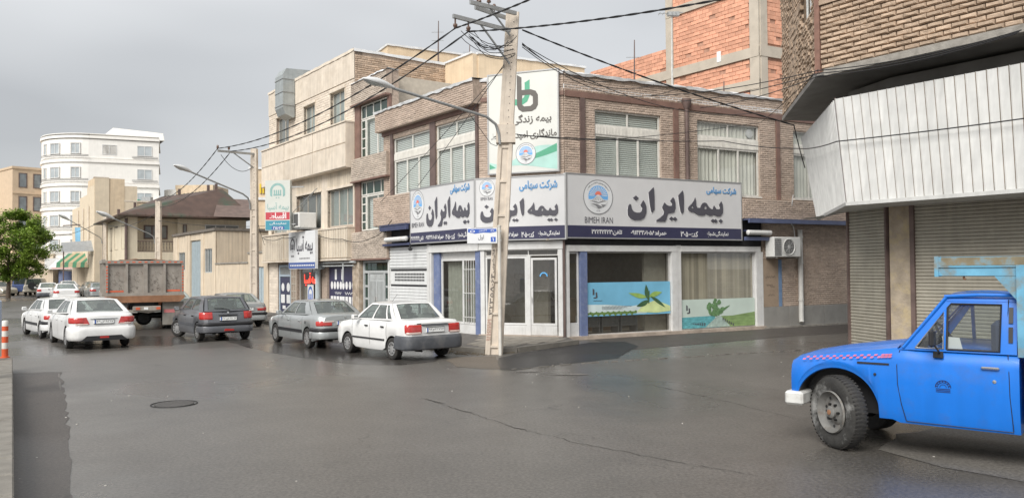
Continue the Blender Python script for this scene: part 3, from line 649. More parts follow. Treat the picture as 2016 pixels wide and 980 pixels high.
def emblem(fr, th, cx, cz, rx, rz, y):
    """round crest: rays over a snowy peak with a red sun, ring of small lettering"""
    k = rz / rx
    b = MB(fr); flat(b, circ(cx, cz, rx, rz, 40), y); o = b.build('emblem', M_panelw, th)
    b = MB(fr); ringp(b, cx, cz, rx * .955, rx, y - .003, 40, k)
    for i in range(22):                      # small lettering round the upper ring, too fine to read
        a = R(28 + i * 5.8); rr = rx * random.uniform(.79, .84)
        b2 = (cx + rr * math.cos(a), cz + rr * k * math.sin(a)); s_ = rx * random.uniform(.028, .05)
        flat(b, [(b2[0] - s_, b2[1]), (b2[0], b2[1] - s_ * .8), (b2[0] + s_, b2[1] + s_ * .2), (b2[0] + s_ * .2, b2[1] + s_)], y - .003)
    b.build('emblem_ring', M_grey, o)
    b = MB(fr); flat(b, [(cx + rx * .66 * math.cos(t), cz + rz * .66 * math.sin(t)) for t in [R(-12 + 204 * i / 24) for i in range(25)]], y - .003); b.build('emblem_sky', M_sky, o)
    b = MB(fr)
    for i in range(15):
        a = R(6 + i * 12); w_ = .016 * rx
        p = lambda r_, s_: (cx + r_ * rx * math.cos(a) - s_ * math.sin(a), cz + .04 * rz + r_ * rz * math.sin(a) * .94 + s_ * math.cos(a))
        flat(b, [p(.26, -w_ * .6), p(.6, -w_ * 1.6), p(.6, w_ * 1.6), p(.26, w_ * .6)], y - .006)
    b.build('emblem_rays', M_panelw, o)
    b = MB(fr); flat(b, circ(cx, cz + .12 * rz, rx * .22, rz * .22, 20, 0, math.pi), y - .009); b.build('emblem_sun', M_orange, o)
    X = lambda a, c: (cx + a * rx, cz + c * rz)
    b = MB(fr); flat(b, [X(-.62, -.22), X(-.3, -.08), X(-.08, .13), X(.06, .13), X(.3, -.1), X(.62, -.22), X(.5, -.45), X(0, -.66), X(-.5, -.45)], y - .012); b.build('emblem_mountain', M_panelw, o)
    b = MB(fr)
    for q in range(7): flat(b, [X(-.06 + q * .018, .09), X(-.42 + q * .14, -.2), X(-.38 + q * .14, -.21)], y - .015)
    flat(b, [X(-.62, -.22), X(-.2, -.24), X(0, -.3), X(.3, -.2), X(.62, -.22), X(.3, -.27), X(0, -.36), X(-.3, -.3)], y - .015)
    flat(b, [X(-.55, -.36), X(-.1, -.4), X(.25, -.55), X(0, -.66), X(-.2, -.5)], y - .015)
    flat(b, [X(.15, -.42), X(.5, -.42), X(.3, -.56)], y - .015)
    b.build('emblem_lines', M_grey, o)
    b = MB(fr); text_on(b, '۱۳۱۴', cx - .13 * rx, cx + .13 * rx, cz - .84 * rz, cz - .75 * rz, y - .003); b.build('emblem_year', M_grey, o)
# large headline letters, drawn as outlines on a 1204 x 472 field
_dm = lambda x, y, r_=29: [(x, y - r_), (x + r_, y), (x, y + r_), (x - r_, y)]
HEAD = [([(560, 410), (575, 412), (582, 440), (588, 475), (608, 508), (640, 522), (685, 520), (704, 500), (714, 460), (690, 420), (725, 350), (747, 388), (762, 440), (760, 520), (735, 590), (690, 622), (620, 628), (570, 605), (541, 560), (538, 490), (545, 440)], []),
        (_dm(637, 325, 34), []), ([(850, 165), (858, 205), (861, 300), (860, 470), (830, 516), (820, 500), (804, 400), (790, 240)], []),
        ([(1092, 290), (1110, 320), (1120, 370), (1121, 440), (1104, 498), (1062, 515), (1026, 520), (1012, 560), (1006, 600), (985, 635), (880, 637), (884, 616), (930, 582), (968, 540), (978, 490), (962, 462), (955, 435), (984, 370), (1010, 400), (1040, 415), (1074, 410), (1080, 380), (1055, 345)], []),
        (_dm(1068, 592), []), (_dm(1112, 594), []), ([(1215, 190), (1225, 230), (1229, 330), (1225, 490), (1200, 520), (1184, 480), (1169, 380), (1158, 262)], []),
        ([(1720, 320), (1738, 360), (1743, 430), (1738, 490), (1706, 535), (1670, 540), (1640, 531), (1611, 518), (1590, 531), (1560, 535), (1532, 524), (1511, 510), (1490, 531), (1450, 535), (1410, 530), (1380, 512), (1350, 492), (1320, 490), (1290, 472), (1278, 445), (1290, 415), (1330, 370), (1356, 330), (1375, 280), (1386, 330), (1388, 400), (1402, 425), (1438, 425), (1450, 390), (1472, 355), (1500, 345), (1526, 360), (1542, 390), (1556, 412), (1580, 434), (1603, 438), (1610, 410), (1622, 385), (1640, 412), (1652, 434), (1688, 438), (1704, 420), (1690, 370)],
         [[(1318, 438), (1332, 402), (1350, 432)], [(1492, 440), (1490, 418), (1500, 400), (1514, 400), (1520, 420), (1514, 442)]]),
        (_dm(1605, 605), []), (_dm(1640, 606), []), (_dm(1708, 605), [])]
def headline(fr, th, x0, x1, z0, z1, y):
    f = lambda p: (x0 + (p[0] - 538) / 1205 * (x1 - x0), z1 - (p[1] - 165) / 472 * (z1 - z0))
    for dx, dz, yy, nm, m in ((-.008, -.03, y, 'headline_edge', M_pale), (0, 0, y - .02, 'headline', M_ink)):
        b = MB(fr)
        for o, hs in HEAD:
            flat(b, [(f(p)[0] + dx, f(p)[1] + dz) for p in o], yy, [[(f(p)[0] + dx, f(p)[1] + dz) for p in h] for h in hs])
            q = [(f(p)[0] + dx, f(p)[1] + dz) for p in o]; n = len(q)
            b.add([(p[0], yy, p[1]) for p in q] + [(p[0], yy + .018, p[1]) for p in q], [(i, (i + 1) % n, (i + 1) % n + n, i + n) for i in range(n)])
        b.build(nm, m, th)
def shop_sign(fr, x0, x1, z0, z1, label, headbox, em, bim, sub, lines, y=-.30, zs=3.38):
    t = thing('shop_sign', label, 'sign', fr, ((x0 + x1) / 2, y, z0), 'insurance signboards round the corner')
    b = MB(fr); b.box(x0, x1, y + .003, -.03, z0, z1); b.build('cabinet', M_panel, t)
    b = MB(fr); b.quad((x0 + .03, y, z0 + .03), (x1 - .03, y, z0 + .03), (x1 - .03, y, zs), (x0 + .03, y, zs)); st = b.build('contact_strip', M_signnavy, t)
    b = MB(fr); e = .03
    b.box(x0 - .01, x1 + .01, y - .012, y + .03, z1 - e, z1 + .008); b.box(x0 - .01, x1 + .01, y - .012, y + .03, z0 - .008, z0 + e)
    b.box(x0 - .01, x0 + e, y - .012, y + .03, z0 + e, z1 - e); b.box(x1 - e, x1 + .01, y - .012, y + .03, z0 + e, z1 - e); b.build('trim', M_frame, t)
    headline(fr, t, *headbox, y - .004); emblem(fr, t, *em, y - .004)
    b = MB(fr); text_on(b, 'BIMEH IRAN', *bim, y - .006, .0); b.build('emblem_caption', M_ink, t)
    b = MB(fr); text_on(b, 'شرکت سهامی', *sub, y - .006, .03, .004); b.build('subtitle', M_inkb, t)
    for s_, q in lines: b = MB(fr); text_on(b, s_, *q, y - .004, .022); b.build('contact_lettering', M_pale, st)
    return t
PH = 'همراه:۰۹۱۴۳۴۶۱۰۵۸'; TL = 'تلفن:۳۲۲۴۲۴۲۳'; KD = 'کد:۳۰۵۰۰'; NM = 'نمایندگی:شجاع'
# facade plane stands 0.3 m behind the cabinets, boxes are drawn a touch smaller for it
shop_sign(FRt, -.085, 6.86, 3.0, 4.92, 'long insurance signboard with crest over the two big shop windows', (2.13, 6.02, 3.55, 4.62), (1.05, 4.24, .54, .52), (.56, 1.58, 3.46, 3.64), (5.32, 6.62, 4.47, 4.73),
          [(NM, (5.3, 6.25, 3.08, 3.29)), (KD, (4.22, 4.94, 3.09, 3.29)), (PH, (2.25, 3.65, 3.09, 3.29)), (TL, (.8, 1.92, 3.1, 3.29))], y=-.2)
shop_sign(FC, -.05, 2.85, 2.97, 4.88, 'middle insurance signboard on the chamfered corner behind the utility pole', (.13, 2.62, 3.5, 4.27), (.35, 4.58, .25, .26), (.14, .54, 4.2, 4.3), (1.4, 2.6, 4.42, 4.74),
          [(NM, (1.98, 2.66, 3.05, 3.24)), (KD, (1.46, 1.86, 3.05, 3.24)), (PH, (.65, 1.36, 3.05, 3.24)), (TL, (.1, .56, 3.05, 3.24))], y=-.2)
shop_sign(FL, -4.02, .05, 3.0, 4.88, 'left insurance signboard over the grilled window and white shutter', (-2.88, -.22, 3.52, 4.5), (-3.48, 4.32, .44, .5), (-3.9, -3.06, 3.56, 3.72), (-1.36, -.22, 4.5, 4.8),
          [(NM, (-.95, -.12, 3.08, 3.28)), (KD, (-1.66, -1.1, 3.08, 3.28)), (PH, (-2.95, -1.78, 3.08, 3.28)), (TL, (-3.98, -3.1, 3.08, 3.28))], y=-.2)
# tall banner above the corner
M_green = mat('print_leaf_green', (0.10, 0.38, 0.24), 0.5, 0.03); M_aqua = mat('print_pale_aqua', (0.42, 0.66, 0.60), 0.5, 0.1, 2)
bn = thing('wall_banner', 'tall white banner with interlocked grey and green letter logo above the corner', 'sign', FC, (1.5, -.15, 5.0))
b = MB(FC); b.box(.38, 2.63, -.14, .0, 5.0, 8.02); b.build('panel', mat('banner_cream_white', (.66, .665, .63), .5, .03, 2), bn)
b = MB(FC)
for q in ((.36, .40, 4.98, 8.04), (2.61, 2.65, 4.98, 8.04)): b.box(q[0], q[1], -.16, .0, q[2], q[3])
b.box(.40, 2.61, -.16, .0, 8.0, 8.04); b.box(.40, 2.61, -.16, 0, 4.98, 5.02); b.build('frame', M_frame, bn)
b = MB(FC)                                     # the grey "b": stem and open bowl
flat(b, [(1.33, 7.95), (1.48, 7.86), (1.48, 7.48), (1.78, 7.48), (1.93, 7.42), (2.0, 7.3), (2.0, 7.0), (1.93, 6.88), (1.8, 6.82), (1.5, 6.82), (1.38, 6.9), (1.33, 7.02)], -.147,
     [[(1.5, 7.32), (1.75, 7.32), (1.84, 7.26), (1.84, 7.04), (1.76, 6.98), (1.56, 6.98), (1.49, 7.04)]]); b.build('logo_letter', mat('print_warm_grey', (.12, .11, .10), .5, .03), bn)
b = MB(FC); flat(b, [(1.58, 7.7), (1.74, 7.78), (1.74, 7.3), (1.66, 7.12), (1.5, 7.03), (1.2, 7.03), (1.12, 7.1), (1.12, 7.24), (1.46, 7.19), (1.56, 7.26), (1.58, 7.34)], -.1435); b.build('logo_stroke', M_green, bn)
b = MB(FC); text_on(b, 'بیمه زندگی', 1.17, 2.42, 6.42, 6.75, -.145, .03); b.build('lettering', MATS['print_warm_grey'], bn); b = MB(FC); text_on(b, 'ماندگاری امید و نشاط', .48, 2.58, 5.97, 6.28, -.145, .028); b.build('lettering', MATS['print_warm_grey'], bn)
b = MB(FC); n = 30
b.loft([[(.42 + 2.17 * i / n, -.1425, 5.35 + .5 * (i / n) ** 1.5 - .12 * math.sin(i / n * 7)) for i in range(n + 1)], [(.42 + 2.17 * i / n, -.1425, 5.12 + .1 * math.sin(i / n * 4)) for i in range(n + 1)]]); b.build('ribbon', M_aqua, bn)
b = MB(FC); b.loft([[(1.5 + 1.08 * i / n, -.1445, 5.42 + .4 * (i / n) ** 1.2) for i in range(n + 1)], [(1.5 + 1.08 * i / n, -.1445, 5.36 + .22 * (i / n) ** 1.6) for i in range(n + 1)]]); b.build('ribbon', M_green, bn); b = MB(FC); flat(b, [(.42, 5.3), (.62, 5.18), (.42, 5.14)], -.1445); b.build('ribbon', M_green, bn)
emblem(FC, bn, 1.6, 5.56, .32, .33, -.148)
# posters stuck behind the two shop windows
pa = thing('window_poster', 'blue poster with green seedling in an open palm in the left shop window', 'poster', FRt, (2.3, .03, .66))
b = MB(FRt); b.box(.76, 3.95, .03, .04, .66, 1.68); b.build('sheet', mat('poster_blue', (.19, .48, .68), .5, .12, 1.2), pa)
b = MB(FRt); flat(b, [(.76, .70), (.76, 1.02), (1.5, 1.0), (2.4, .93), (3.0, 1.0), (3.0, .7)], .028); b.build('print_haze', mat('poster_pale_cloud', (.6, .7, .7), .5, .15, 2), pa)
b = MB(FRt)
for i in range(26): x = .82 + i * .07; flat(b, circ(x, .74 + .02 * math.sin(i * 2.1), .05, .035 + .012 * (i % 3), 10), .0265 - .0002 * i)
b.build('print_grass', mat('poster_moss', (.13, .22, .06), .5, .4, 18), pa)
def leafp(x0, z0, x1, z1, wd):
    d = Vector((x1 - x0, z1 - z0)); n_ = Vector((-d.y, d.x)).normalized(); P = []
    for i in range(9): t = i / 8; P.append(Vector((x0, z0)) + d * t + n_ * wd * math.sin(math.pi * t ** .85))
    for i in range(9): t = 1 - i / 8; P.append(Vector((x0, z0)) + d * t - n_ * wd * .6 * math.sin(math.pi * t ** .85))
    return [(p.x, p.y) for p in P]
b = MB(FRt); flat(b, [(2.62, .75), (2.9, .98), (3.3, 1.08), (3.6, 1.02), (3.94, .9), (3.94, .74), (3.4, .7)], .0225); b.build('print_hand', mat('poster_pale_green', (.62, .72, .35), .5, .15, 3), pa)
b = MB(FRt); flat(b, leafp(3.05, 1.2, 2.3, 1.34, .09), .020); b.build('print_leaf', mat('poster_leaf_light', (.3, .46, .12), .5, .15, 5), pa); b = MB(FRt); flat(b, leafp(3.08, 1.2, 3.62, 1.34, .1), .020); b.build('print_leaf', mat('poster_leaf_light', (.3, .46, .12), .5, .15, 5), pa)
b = MB(FRt); flat(b, leafp(3.08, 1.1, 2.98, 1.6, .11), .018); flat(b, leafp(3.1, 1.1, 2.6, .92, .1), .018); flat(b, leafp(3.15, 1.22, 3.75, .85, .07), .018); flat(b, [(3.06, 1.0), (3.1, 1.0), (3.12, 1.4), (3.1, 1.4)], .016); b.build('print_leaf', mat('poster_leaf_dark', (.06, .13, .06), .5, .2, 5), pa)
def small_logo(th, x, z, s_, y):
    b = MB(FRt); flat(b, [(x, z + s_), (x + .22 * s_, z + .9 * s_), (x + .22 * s_, z + .35 * s_), (x, z + .35 * s_)], y)
    flat(b, [(x + .35 * s_, z + .62 * s_), (x + .55 * s_, z + .62 * s_), (x + .6 * s_, z + .1 * s_), (x + .42 * s_, z), (x + .1 * s_, z), (x + .1 * s_, z + .12 * s_), (x + .38 * s_, z + .14 * s_)], y); b.build('logo', M_ink, th)
small_logo(pa, .97, 1.2, .3, .0265)
b = MB(FRt); 
for k in range(3):
    p = [(1.3 + i * .045, .93 - k * .035 + .012 * math.sin(i * 2.3 + k)) for i in range(26 - 4 * k)]
    b.loft([[(x, .0255, z) for x, z in p], [(x, .0255, z + .012) for x, z in p]])
p = [(1.0 + i * .04, 1.12 + .01 * math.sin(i * 2.7)) for i in range(9)]; b.loft([[(x, .0255, z) for x, z in p], [(x, .0255, z + .014) for x, z in p]])
b.build('print_script', M_ink, pa)
pb = thing('window_poster', 'pale poster with lone tree beside a boardwalk in the right shop window', 'poster', FRt, (6.0, .03, .12))
b = MB(FRt); b.box(4.42, 7.62, .03, .04, .14, 1.07); b.build('sheet', mat('poster_pale_sky', (.56, .66, .60), .5, .1, 1), pb)
b = MB(FRt); flat(b, [(4.42, .14), (4.42, .5), (5.8, .52), (6.05, .14)], .0275); b.build('print_water', mat('poster_teal_water', (.12, .38, .42), .5, .35, 6, stretch=(1, 1, 5)), pb)
b = MB(FRt); flat(b, [(6.05, .14), (5.9, .5), (6.6, .5), (7.62, .6), (7.62, .14)], .0275); b.build('print_meadow', mat('poster_meadow', (.22, .33, .13), .5, .25, 3, stretch=(1, 1, 4)), pb)
b = MB(FRt); flat(b, [(5.4, .15), (6.5, .15), (6.08, .5), (5.92, .5)], .025); b.build('print_boardwalk', mat('poster_boards', (.36, .46, .42), .5, .25, 8), pb)
b = MB(FRt)
for q in range(9): x = 5.35 - q * .09 + (q * q) * .002; flat(b, [(x, .2 + .012 * q), (x + .05, .2 + .012 * q), (x + .05, .3), (x, .3)], .0225)
for q in range(6): flat(b, [(6.15 + q * .09, .44 - q * .04), (6.2 + q * .09, .44 - q * .04), (6.2 + q * .09, .36 - q * .04), (6.15 + q * .09, .36 - q * .04)], .0225)
b.build('print_rail', M_ink, pb)
b = MB(FRt)
for q in range(46):
    a = random.random() * 6.28; r_ = random.random() ** .5; flat(b, circ(5.85 + .33 * r_ * math.cos(a), .78 + .25 * r_ * math.sin(a), .07, .06, 8), .021 - q * .0001)
flat(b, [(5.83, .5), (5.92, .5), (5.9, .7), (5.85, .7)], .0225); flat(b, leafp(6.0, .6, 6.5, .85, .05), .022); b.build('print_tree', mat('poster_tree_green', (.13, .25, .11), .5, .35, 14), pb)
small_logo(pb, 4.6, .62, .28, .0225)

# fluorescent tubes under the signs, air conditioner, drain pipe, camera
def striplight(fr, x0, x1, y, z, label):
    t = thing('tube_light', label, 'light', fr, ((x0 + x1) / 2, y, z)); b = MB(fr); b.tube([(x0, y, z), (x0 + .03, y, z), (x1 - .03, y, z), (x1, y, z)], [.04, .085, .085, .04], 12); b.build('diffuser', M_white, t, smooth=40)
    b = MB(fr); b.box(x0 + .1, x1 - .1, y + .06, y + .3, z + .05, z + .09); b.build('bracket', M_navy, t)
striplight(FRt, 6.95, 8.05, -.35, 3.26, 'white tube light sticking out right of the long signboard')
striplight(FL, -5.7, -4.1, -.3, 3.2, 'white tube light above the white shutter left of the signs')
ac = thing('air_conditioner', 'white outdoor air conditioning unit mounted on the alley wall', 'air conditioner', FRt, (8.65, -.2, 2.4))
M_acw = mat('ac_white_paint', (.68, .68, .66), .45, .05, 4, dirt=(.4, .38, .34), dscale=4, damt=.4)
b = MB(FRt); b.bbox(8.02, 9.3, -.5, -.1, 2.44, 3.12, .02); b.build('casing', M_acw, ac)
b = MB(FRt); b.lathe([(.27, 0), (.29, .02), (.27, .03), (.25, 0)], (8.72, -.5, 2.78), (0, -1, 0), 28); b.build('fan_ring', M_acw, ac, smooth=40)
b = MB(FRt); b.lathe([(0, .004), (.25, .004)], (8.72, -.5, 2.78), (0, -1, 0), 28); b.build('fan_opening', mat('ac_dark', (.1, .1, .1), .6), ac)
b = MB(FRt)
for q in range(7): b.lathe([(.05 + q * .03, .018), (.058 + q * .03, .018)], (8.72, -.5, 2.78), (0, -1, 0), 24)
for q in range(8): a = q * .785; b.tube([(8.72, -.518, 2.78), (8.72 + .25 * math.cos(a), -.518, 2.78 + .25 * math.sin(a))], .005, 4)
b.lathe([(0, .03), (.06, .025), (.065, .0)], (8.72, -.5, 2.78), (0, -1, 0), 16); b.build('fan_guard', mat('ac_grey_wire', (.45, .45, .44), .5), ac)
b = MB(FRt)
for q in range(9): b.box(8.05, 8.36, -.512, -.5, 2.5 + q * .065, 2.535 + q * .065)
b.build('louvre', MATS['ac_dark'], ac)
b = MB(FRt); b.box(8.15, 8.2, -.48, 0, 2.39, 2.44); b.box(9.1, 9.15, -.48, 0, 2.39, 2.44); b.build('bracket', M_conc, ac)
b = MB(FRt); b.tube([(9.3, -.3, 2.7), (9.42, -.2, 2.6), (9.5, -.1, 2.9), (9.45, -.06, 3.5), (9.2, -.1, 3.7), (9.2, -.3, 4.6)], .02, 6); b.build('hose', M_white, ac, smooth=50)
dp = thing('drain_pipe', 'white plastic drain pipe on the alley wall right of the air conditioner', 'pipe', FRt, (9.72, -.1, .2))
b = MB(FRt); b.tube([(9.72, -.1, 3.4), (9.72, -.1, .28), (9.68, -.14, .16)], .085, 12); b.build('pipe', mat('white_pvc', (.62, .61, .58), .5, .1, 4, streak=.1), dp, smooth=40)
b = MB(FRt)
for z in (.9, 2.2, 3.1): b.tube([(9.72, -.1, z), (9.72, -.1, z + .07)], .097, 12)
b.build('collar', MATS['white_pvc'], dp, smooth=40)
t = thing('security_camera', 'small black dome camera under the left insurance signboard', 'camera', FL, (-4.0, -.3, 2.78))
b = MB(FL); b.lathe([(0, -.1), (.06, -.08), (.08, -.02), (.08, .0)], (-3.85, -.3, 2.86), (0, 0, 1), 14); b.build('dome', M_dark, t, smooth=50); b = MB(FL); b.box(-3.88, -3.82, -.32, -.28, 2.86, 3.0); b.build('bracket', M_dark, t)

# ------------------------------------------------------------------ street name plate on its white post
nm = thing('street_sign', 'small white and blue street name plate on a slim white post', 'sign', W0, (-.31, 20.0, 0))
PF = Fr((-.31, 20.0), (1, 0))
b = MB(PF); b.tube([(0, 0, 0), (0, 0, 3.15)], .042, 12); b.lathe([(.05, 0), (.05, .03), (0, .05)], (0, 0, 3.15), (0, 0, 1), 12); b.build('post', mat('white_post_paint', (.62, .6, .55), .5, .1, 4, streak=.15, dirt=(.3, .24, .18), dscale=3), nm, smooth=40)
b = MB(PF); b.bbox(-.79, -.05, -.02, .01, 2.74, 3.12, .006); b.build('plate', M_panelw, nm)
b = MB(PF); flat(b, [(-.77, 3.1), (-.07, 3.1), (-.07, 3.03), (-.2, 3.0), (-.4, 3.01), (-.6, 2.98), (-.77, 3.02)], -.023); b.box(-.21, -.09, -.025, -.02, 2.78, 2.9); bl = b.build('blue_field', mat('street_sign_blue', (.05, .12, .45), .4, .03), nm)
b = MB(PF); text_on(b, 'اول', -.52, -.38, 2.82, 2.95, -.023, .01); b.build('lettering', M_ink, nm)
b = MB(PF); text_on(b, '۲۲بهمن', -.5, -.3, 3.03, 3.085, -.026, .01); text_on(b, '۱', -.165, -.135, 2.8, 2.88, -.028, .02); ringp(b, -.66, 3.04, .04, .06, -.026, 20, .5); ringp(b, -.17, 3.055, .03, .04, -.026, 20, .6); b.build('lettering', M_pale, bl)
b = MB(PF); b.box(-.06, .05, -.03, .03, 2.8, 2.83); b.box(-.06, .05, -.03, .03, 3.03, 3.06); b.build('clamp', M_frame, nm)

# ------------------------------------------------------------------ utility poles
M_pole = mat('weathered_pole_concrete', (0.60, 0.525, 0.44), 0.8, 0.12, 4, 0.35, 40, streak=0.12, dirt=(0.30, 0.25, 0.20), dscale=1.2, damt=0.4)
M_galv = mat('galvanised_steel', (0.36, 0.37, 0.37), 0.5, 0.12, 5, metal=0.5)
M_insul = mat('brown_porcelain', (0.12, 0.07, 0.05), 0.3, 0.2)
M_cable = mat('black_cable', (0.018, 0.018, 0.02), 0.5, 0.1)
def pole(th, fr, h, wb, wt, db, dt, dx=0.0):
    """tapered H-section concrete pole: two flanges joined by a recessed web with stiffening bars"""
    def sec(t): w_ = wb + (wt - wb) * t; d_ = db + (dt - db) * t; return w_ / 2, d_ / 2, dx * t, h * t
    for s_, nm_ in ((-1, 'flange'), (1, 'flange')):
        b = MB(fr); rows = []
        for t in (0, .25, .5, .75, 1):
            w_, d_, x, z = sec(t); fl = .30 * 2 * w_
            x0, x1 = (x - w_, x - w_ + fl) if s_ < 0 else (x + w_ - fl, x + w_); c = .02
            rows.append([(x0 + c, -d_, z), (x1 - c, -d_, z), (x1, -d_ + c, z), (x1, d_, z), (x0, d_, z), (x0, -d_ + c, z)])
        b.loft(rows, closed=True, cap0=True, cap1=True); b.build(nm_, M_pole, th)
    b = MB(fr); rows = []
    for t in (0, .5, .97):
        w_, d_, x, z = sec(t); rows.append([(x - w_ * .9, -d_ * .72, z), (x + w_ * .9, -d_ * .72, z), (x + w_ * .9, d_ * .72, z), (x - w_ * .9, d_ * .72, z)])
    b.loft(rows, closed=True, cap0=True, cap1=True); b.build('web', M_pole, th)
    for t in [.02, .115, .21, .305, .40, .50, .60]:
        b = MB(fr); w_, d_, x, z = sec(t); b.box(x - w_ * .88, x + w_ * .88, -d_ * .93, d_ * .93, z, z + .06); b.build('stiffener', M_pole, th)
    # upper third solid, with bolt holes
    b = MB(fr); rows = []
    for t in (.64, .8, .999):
        w_, d_, x, z = sec(t); rows.append([(x - w_ * .92, -d_ * .96, z), (x + w_ * .92, -d_ * .96, z), (x + w_ * .92, d_ * .96, z), (x - w_ * .92, d_ * .96, z)])
    b.loft(rows, closed=True, cap0=True, cap1=True); b.build('pole_head', M_pole, th)
    b = MB(fr)
    for i in range(16):
        t = .67 + i * .02; w_, d_, x, z = sec(t)
        b.lathe([(0, .004), (.013, .004)], (x + .25 * w_ * (1 if i % 2 else .6), -d_ * .96, z), (0, -1, 0), 8)
    b.build('bolt_hole', M_dark, th, kind='stuff')
def lamp(name_label, p0, p1, head_len, group='street lamps along the street', r=.035):
    """curved arm from the pole (p0) up and out to a cobra head (p1)"""
    p0 = Vector(p0); p1 = Vector(p1); t = thing('street_lamp', name_label, 'street lamp', W0, p0, group); d = (p1 - p0); dh = Vector((d.x, d.y, 0)).normalized()
    pts = [p0 + Vector((0, 0, -.35)), p0 + Vector((0, 0, -.1)) + dh * .02, p0 + dh * .12 + Vector((0, 0, .14)), p0 + dh * .4 + Vector((0, 0, .3)), p1 - dh * .1 + Vector((0, 0, -.02))]
    b = MB(); b.tube(pts, r, 8); b.build('arm', M_galv, t, smooth=60)
    tilt = (p1 - pts[-2]).normalized(); sd = tilt.cross(Vector((0, 0, 1))).normalized(); up = sd.cross(tilt)
    prof = [(0, .05, .05), (.12, .08, .07), (.3, .13, .10), (.55, .16, .12), (.8, .14, .09), (1, .05, .03)]
    b = MB(); rows = []
    for f_, w_, h_ in prof:
        c_ = p1 + tilt * head_len * (f_ - .15); k = head_len / .8
        rows.append([c_ + sd * (w_ * k * math.cos(a)) + up * (h_ * k * max(math.sin(a), -.25)) for a in [2 * math.pi * i / 14 for i in range(14)]])
    b.loft(rows, closed=True, cap0=True, cap1=True); b.build('head', mat('lamp_head_grey', (.62, .63, .63), .4, .05), t, smooth=50)
    b = MB(); rows = []
    for f_, w_, h_ in ((.35, .02, 0), (.4, .1, .03), (.6, .12, .06), (.8, .1, .04), (.88, .02, 0)):
        c_ = p1 + tilt * head_len * (f_ - .15); k = head_len / .8
        rows.append([c_ + sd * (w_ * k * math.cos(a)) - up * (.022 * k + h_ * k * math.sin(a)) for a in [math.pi * i / 8 for i in range(9)]])
    b.loft(rows); b.build('lens', mat('lamp_lens', (.5, .52, .5), .15, .05), t, smooth=60); return t
up = thing('utility_pole', 'tall leaning concrete utility pole in front of the shop corner', 'utility pole', W0, (-.47, 20.2, 0), 'concrete utility poles')
UF = Fr((-.47, 20.3), (1, 0))
pole(up, UF, 8.53, .44, .33, .36, .26, .54)
PFc = lambda z: -.47 + .54 * z / 8.53
# steel cross arms with braces and insulators
def crossarm(th, a, b_, br, ins):
    m = MB(); a = Vector(a); b_ = Vector(b_); d = (b_ - a).normalized(); s_ = d.cross(Vector((0, 0, 1))).normalized() * .035; u_ = Vector((0, 0, .045))
    m.add([a - s_ - u_, a + s_ - u_, a + s_ + u_, a - s_ + u_, b_ - s_ - u_, b_ + s_ - u_, b_ + s_ + u_, b_ - s_ + u_], [(0, 3, 2, 1), (4, 5, 6, 7), (0, 1, 5, 4), (1, 2, 6, 5), (2, 3, 7, 6), (3, 0, 4, 7)])
    o = m.build('crossarm', M_galv, th)
    if br: m = MB(); m.tube([a.lerp(b_, br[0]), Vector(br[1])], .025, 6); m.build('brace', M_galv, o)
    for t in ins:
        p = a.lerp(b_, t); m = MB(); m.lathe([(.015, .05), (.015, .1), (.05, .1), (.055, .13), (.035, .15), (.055, .17), (.05, .2), (.03, .24), (0, .25)], p, (0, 0, 1), 10); m.build('insulator', M_insul, o, smooth=40)
crossarm(up, (.0, 20.05, 8.02), (-1.35, 19.1, 8.1), (.55, (-.02, 20.08, 7.2)), ())
crossarm(up, (.15, 20.05, 8.45), (-.95, 19.25, 8.48), (.6, (.0, 20.05, 7.9)), (.6, .85, 1.0))
crossarm(up, (.17, 20.55, 8.40), (-.85, 19.7, 8.5), None, (.55, .9))
b = MB(); b.lathe([(.02, 0), (.02, -.14), (.05, -.14), (.055, -.18), (.03, -.24), (0, -.25)], (-1.3, 19.14, 8.06), (0, 0, 1), 8); b.build('insulator', M_insul, up); b = MB(); b.lathe([(.02, 0), (.02, -.14), (.05, -.14), (.055, -.18), (.03, -.24), (0, -.25)], (-1.0, 19.35, 8.05), (0, 0, 1), 8); b.build('insulator', M_insul, up)
b = MB(UF)      # steel band round the pole where the lamp is fixed
b.box(-.02 + PFc(5.5) + .47 - .23, PFc(5.5) + .47 + .23, -.19, .19, 5.25, 5.7); b.build('pole_band', M_pole, up)
# painted number and stencil on the pole's left flange
TF = Fr((-.47, 20.3), (1, 0))
s = MB(TF)
def on_flange(s_, z0, z1, x0, x1):   # reads upwards, leaning with the flange
    V, F, sz = text2d(s_, .012)
    s.add([(x1 - (v[1] / sz[1]) * (x1 - x0) + .54 * ((z0 + v[0] / sz[0] * (z1 - z0)) / 8.53) - .022 * (z0 + v[0] / sz[0] * (z1 - z0)) / 8.53 * -1, -.185 + .005 * (z0 + v[0] / sz[0] * (z1 - z0)), z0 + v[0] / sz[0] * (z1 - z0)) for v in V], F)
on_flange('۳۲۳۵۸۰۶۴', .98, 2.0, -.19, -.10); on_flange('قالیشویی', 2.02, 2.6, -.185, -.105)
s.build('painted_number', mat('worn_black_paint', (.09, .08, .075), .8, .3, 20), up)
s = MB(TF)
for k in range(4):
    for q in range(9):
        z = .36 + q * .06 + random.uniform(-.01, .01); x = -.2 + k * .025 + .54 * z / 8.53; h = random.uniform(.02, .045)
        s.quad((x, -.1875 + .004 * z, z), (x + .013, -.1875 + .004 * z, z + random.uniform(-.01, .01)), (x + .013, -.1875 + .004 * z, z + h), (x, -.1875 + .004 * z, z + h))
s.build('red_stencil', mat('faded_red_stencil', (.33, .12, .09), .8, .3, 20), up, kind='stuff')
lamp('street lamp on a long arm from the corner utility pole', (-.28, 20.12, 5.55), (-2.75, 18.3, 6.25), .78)
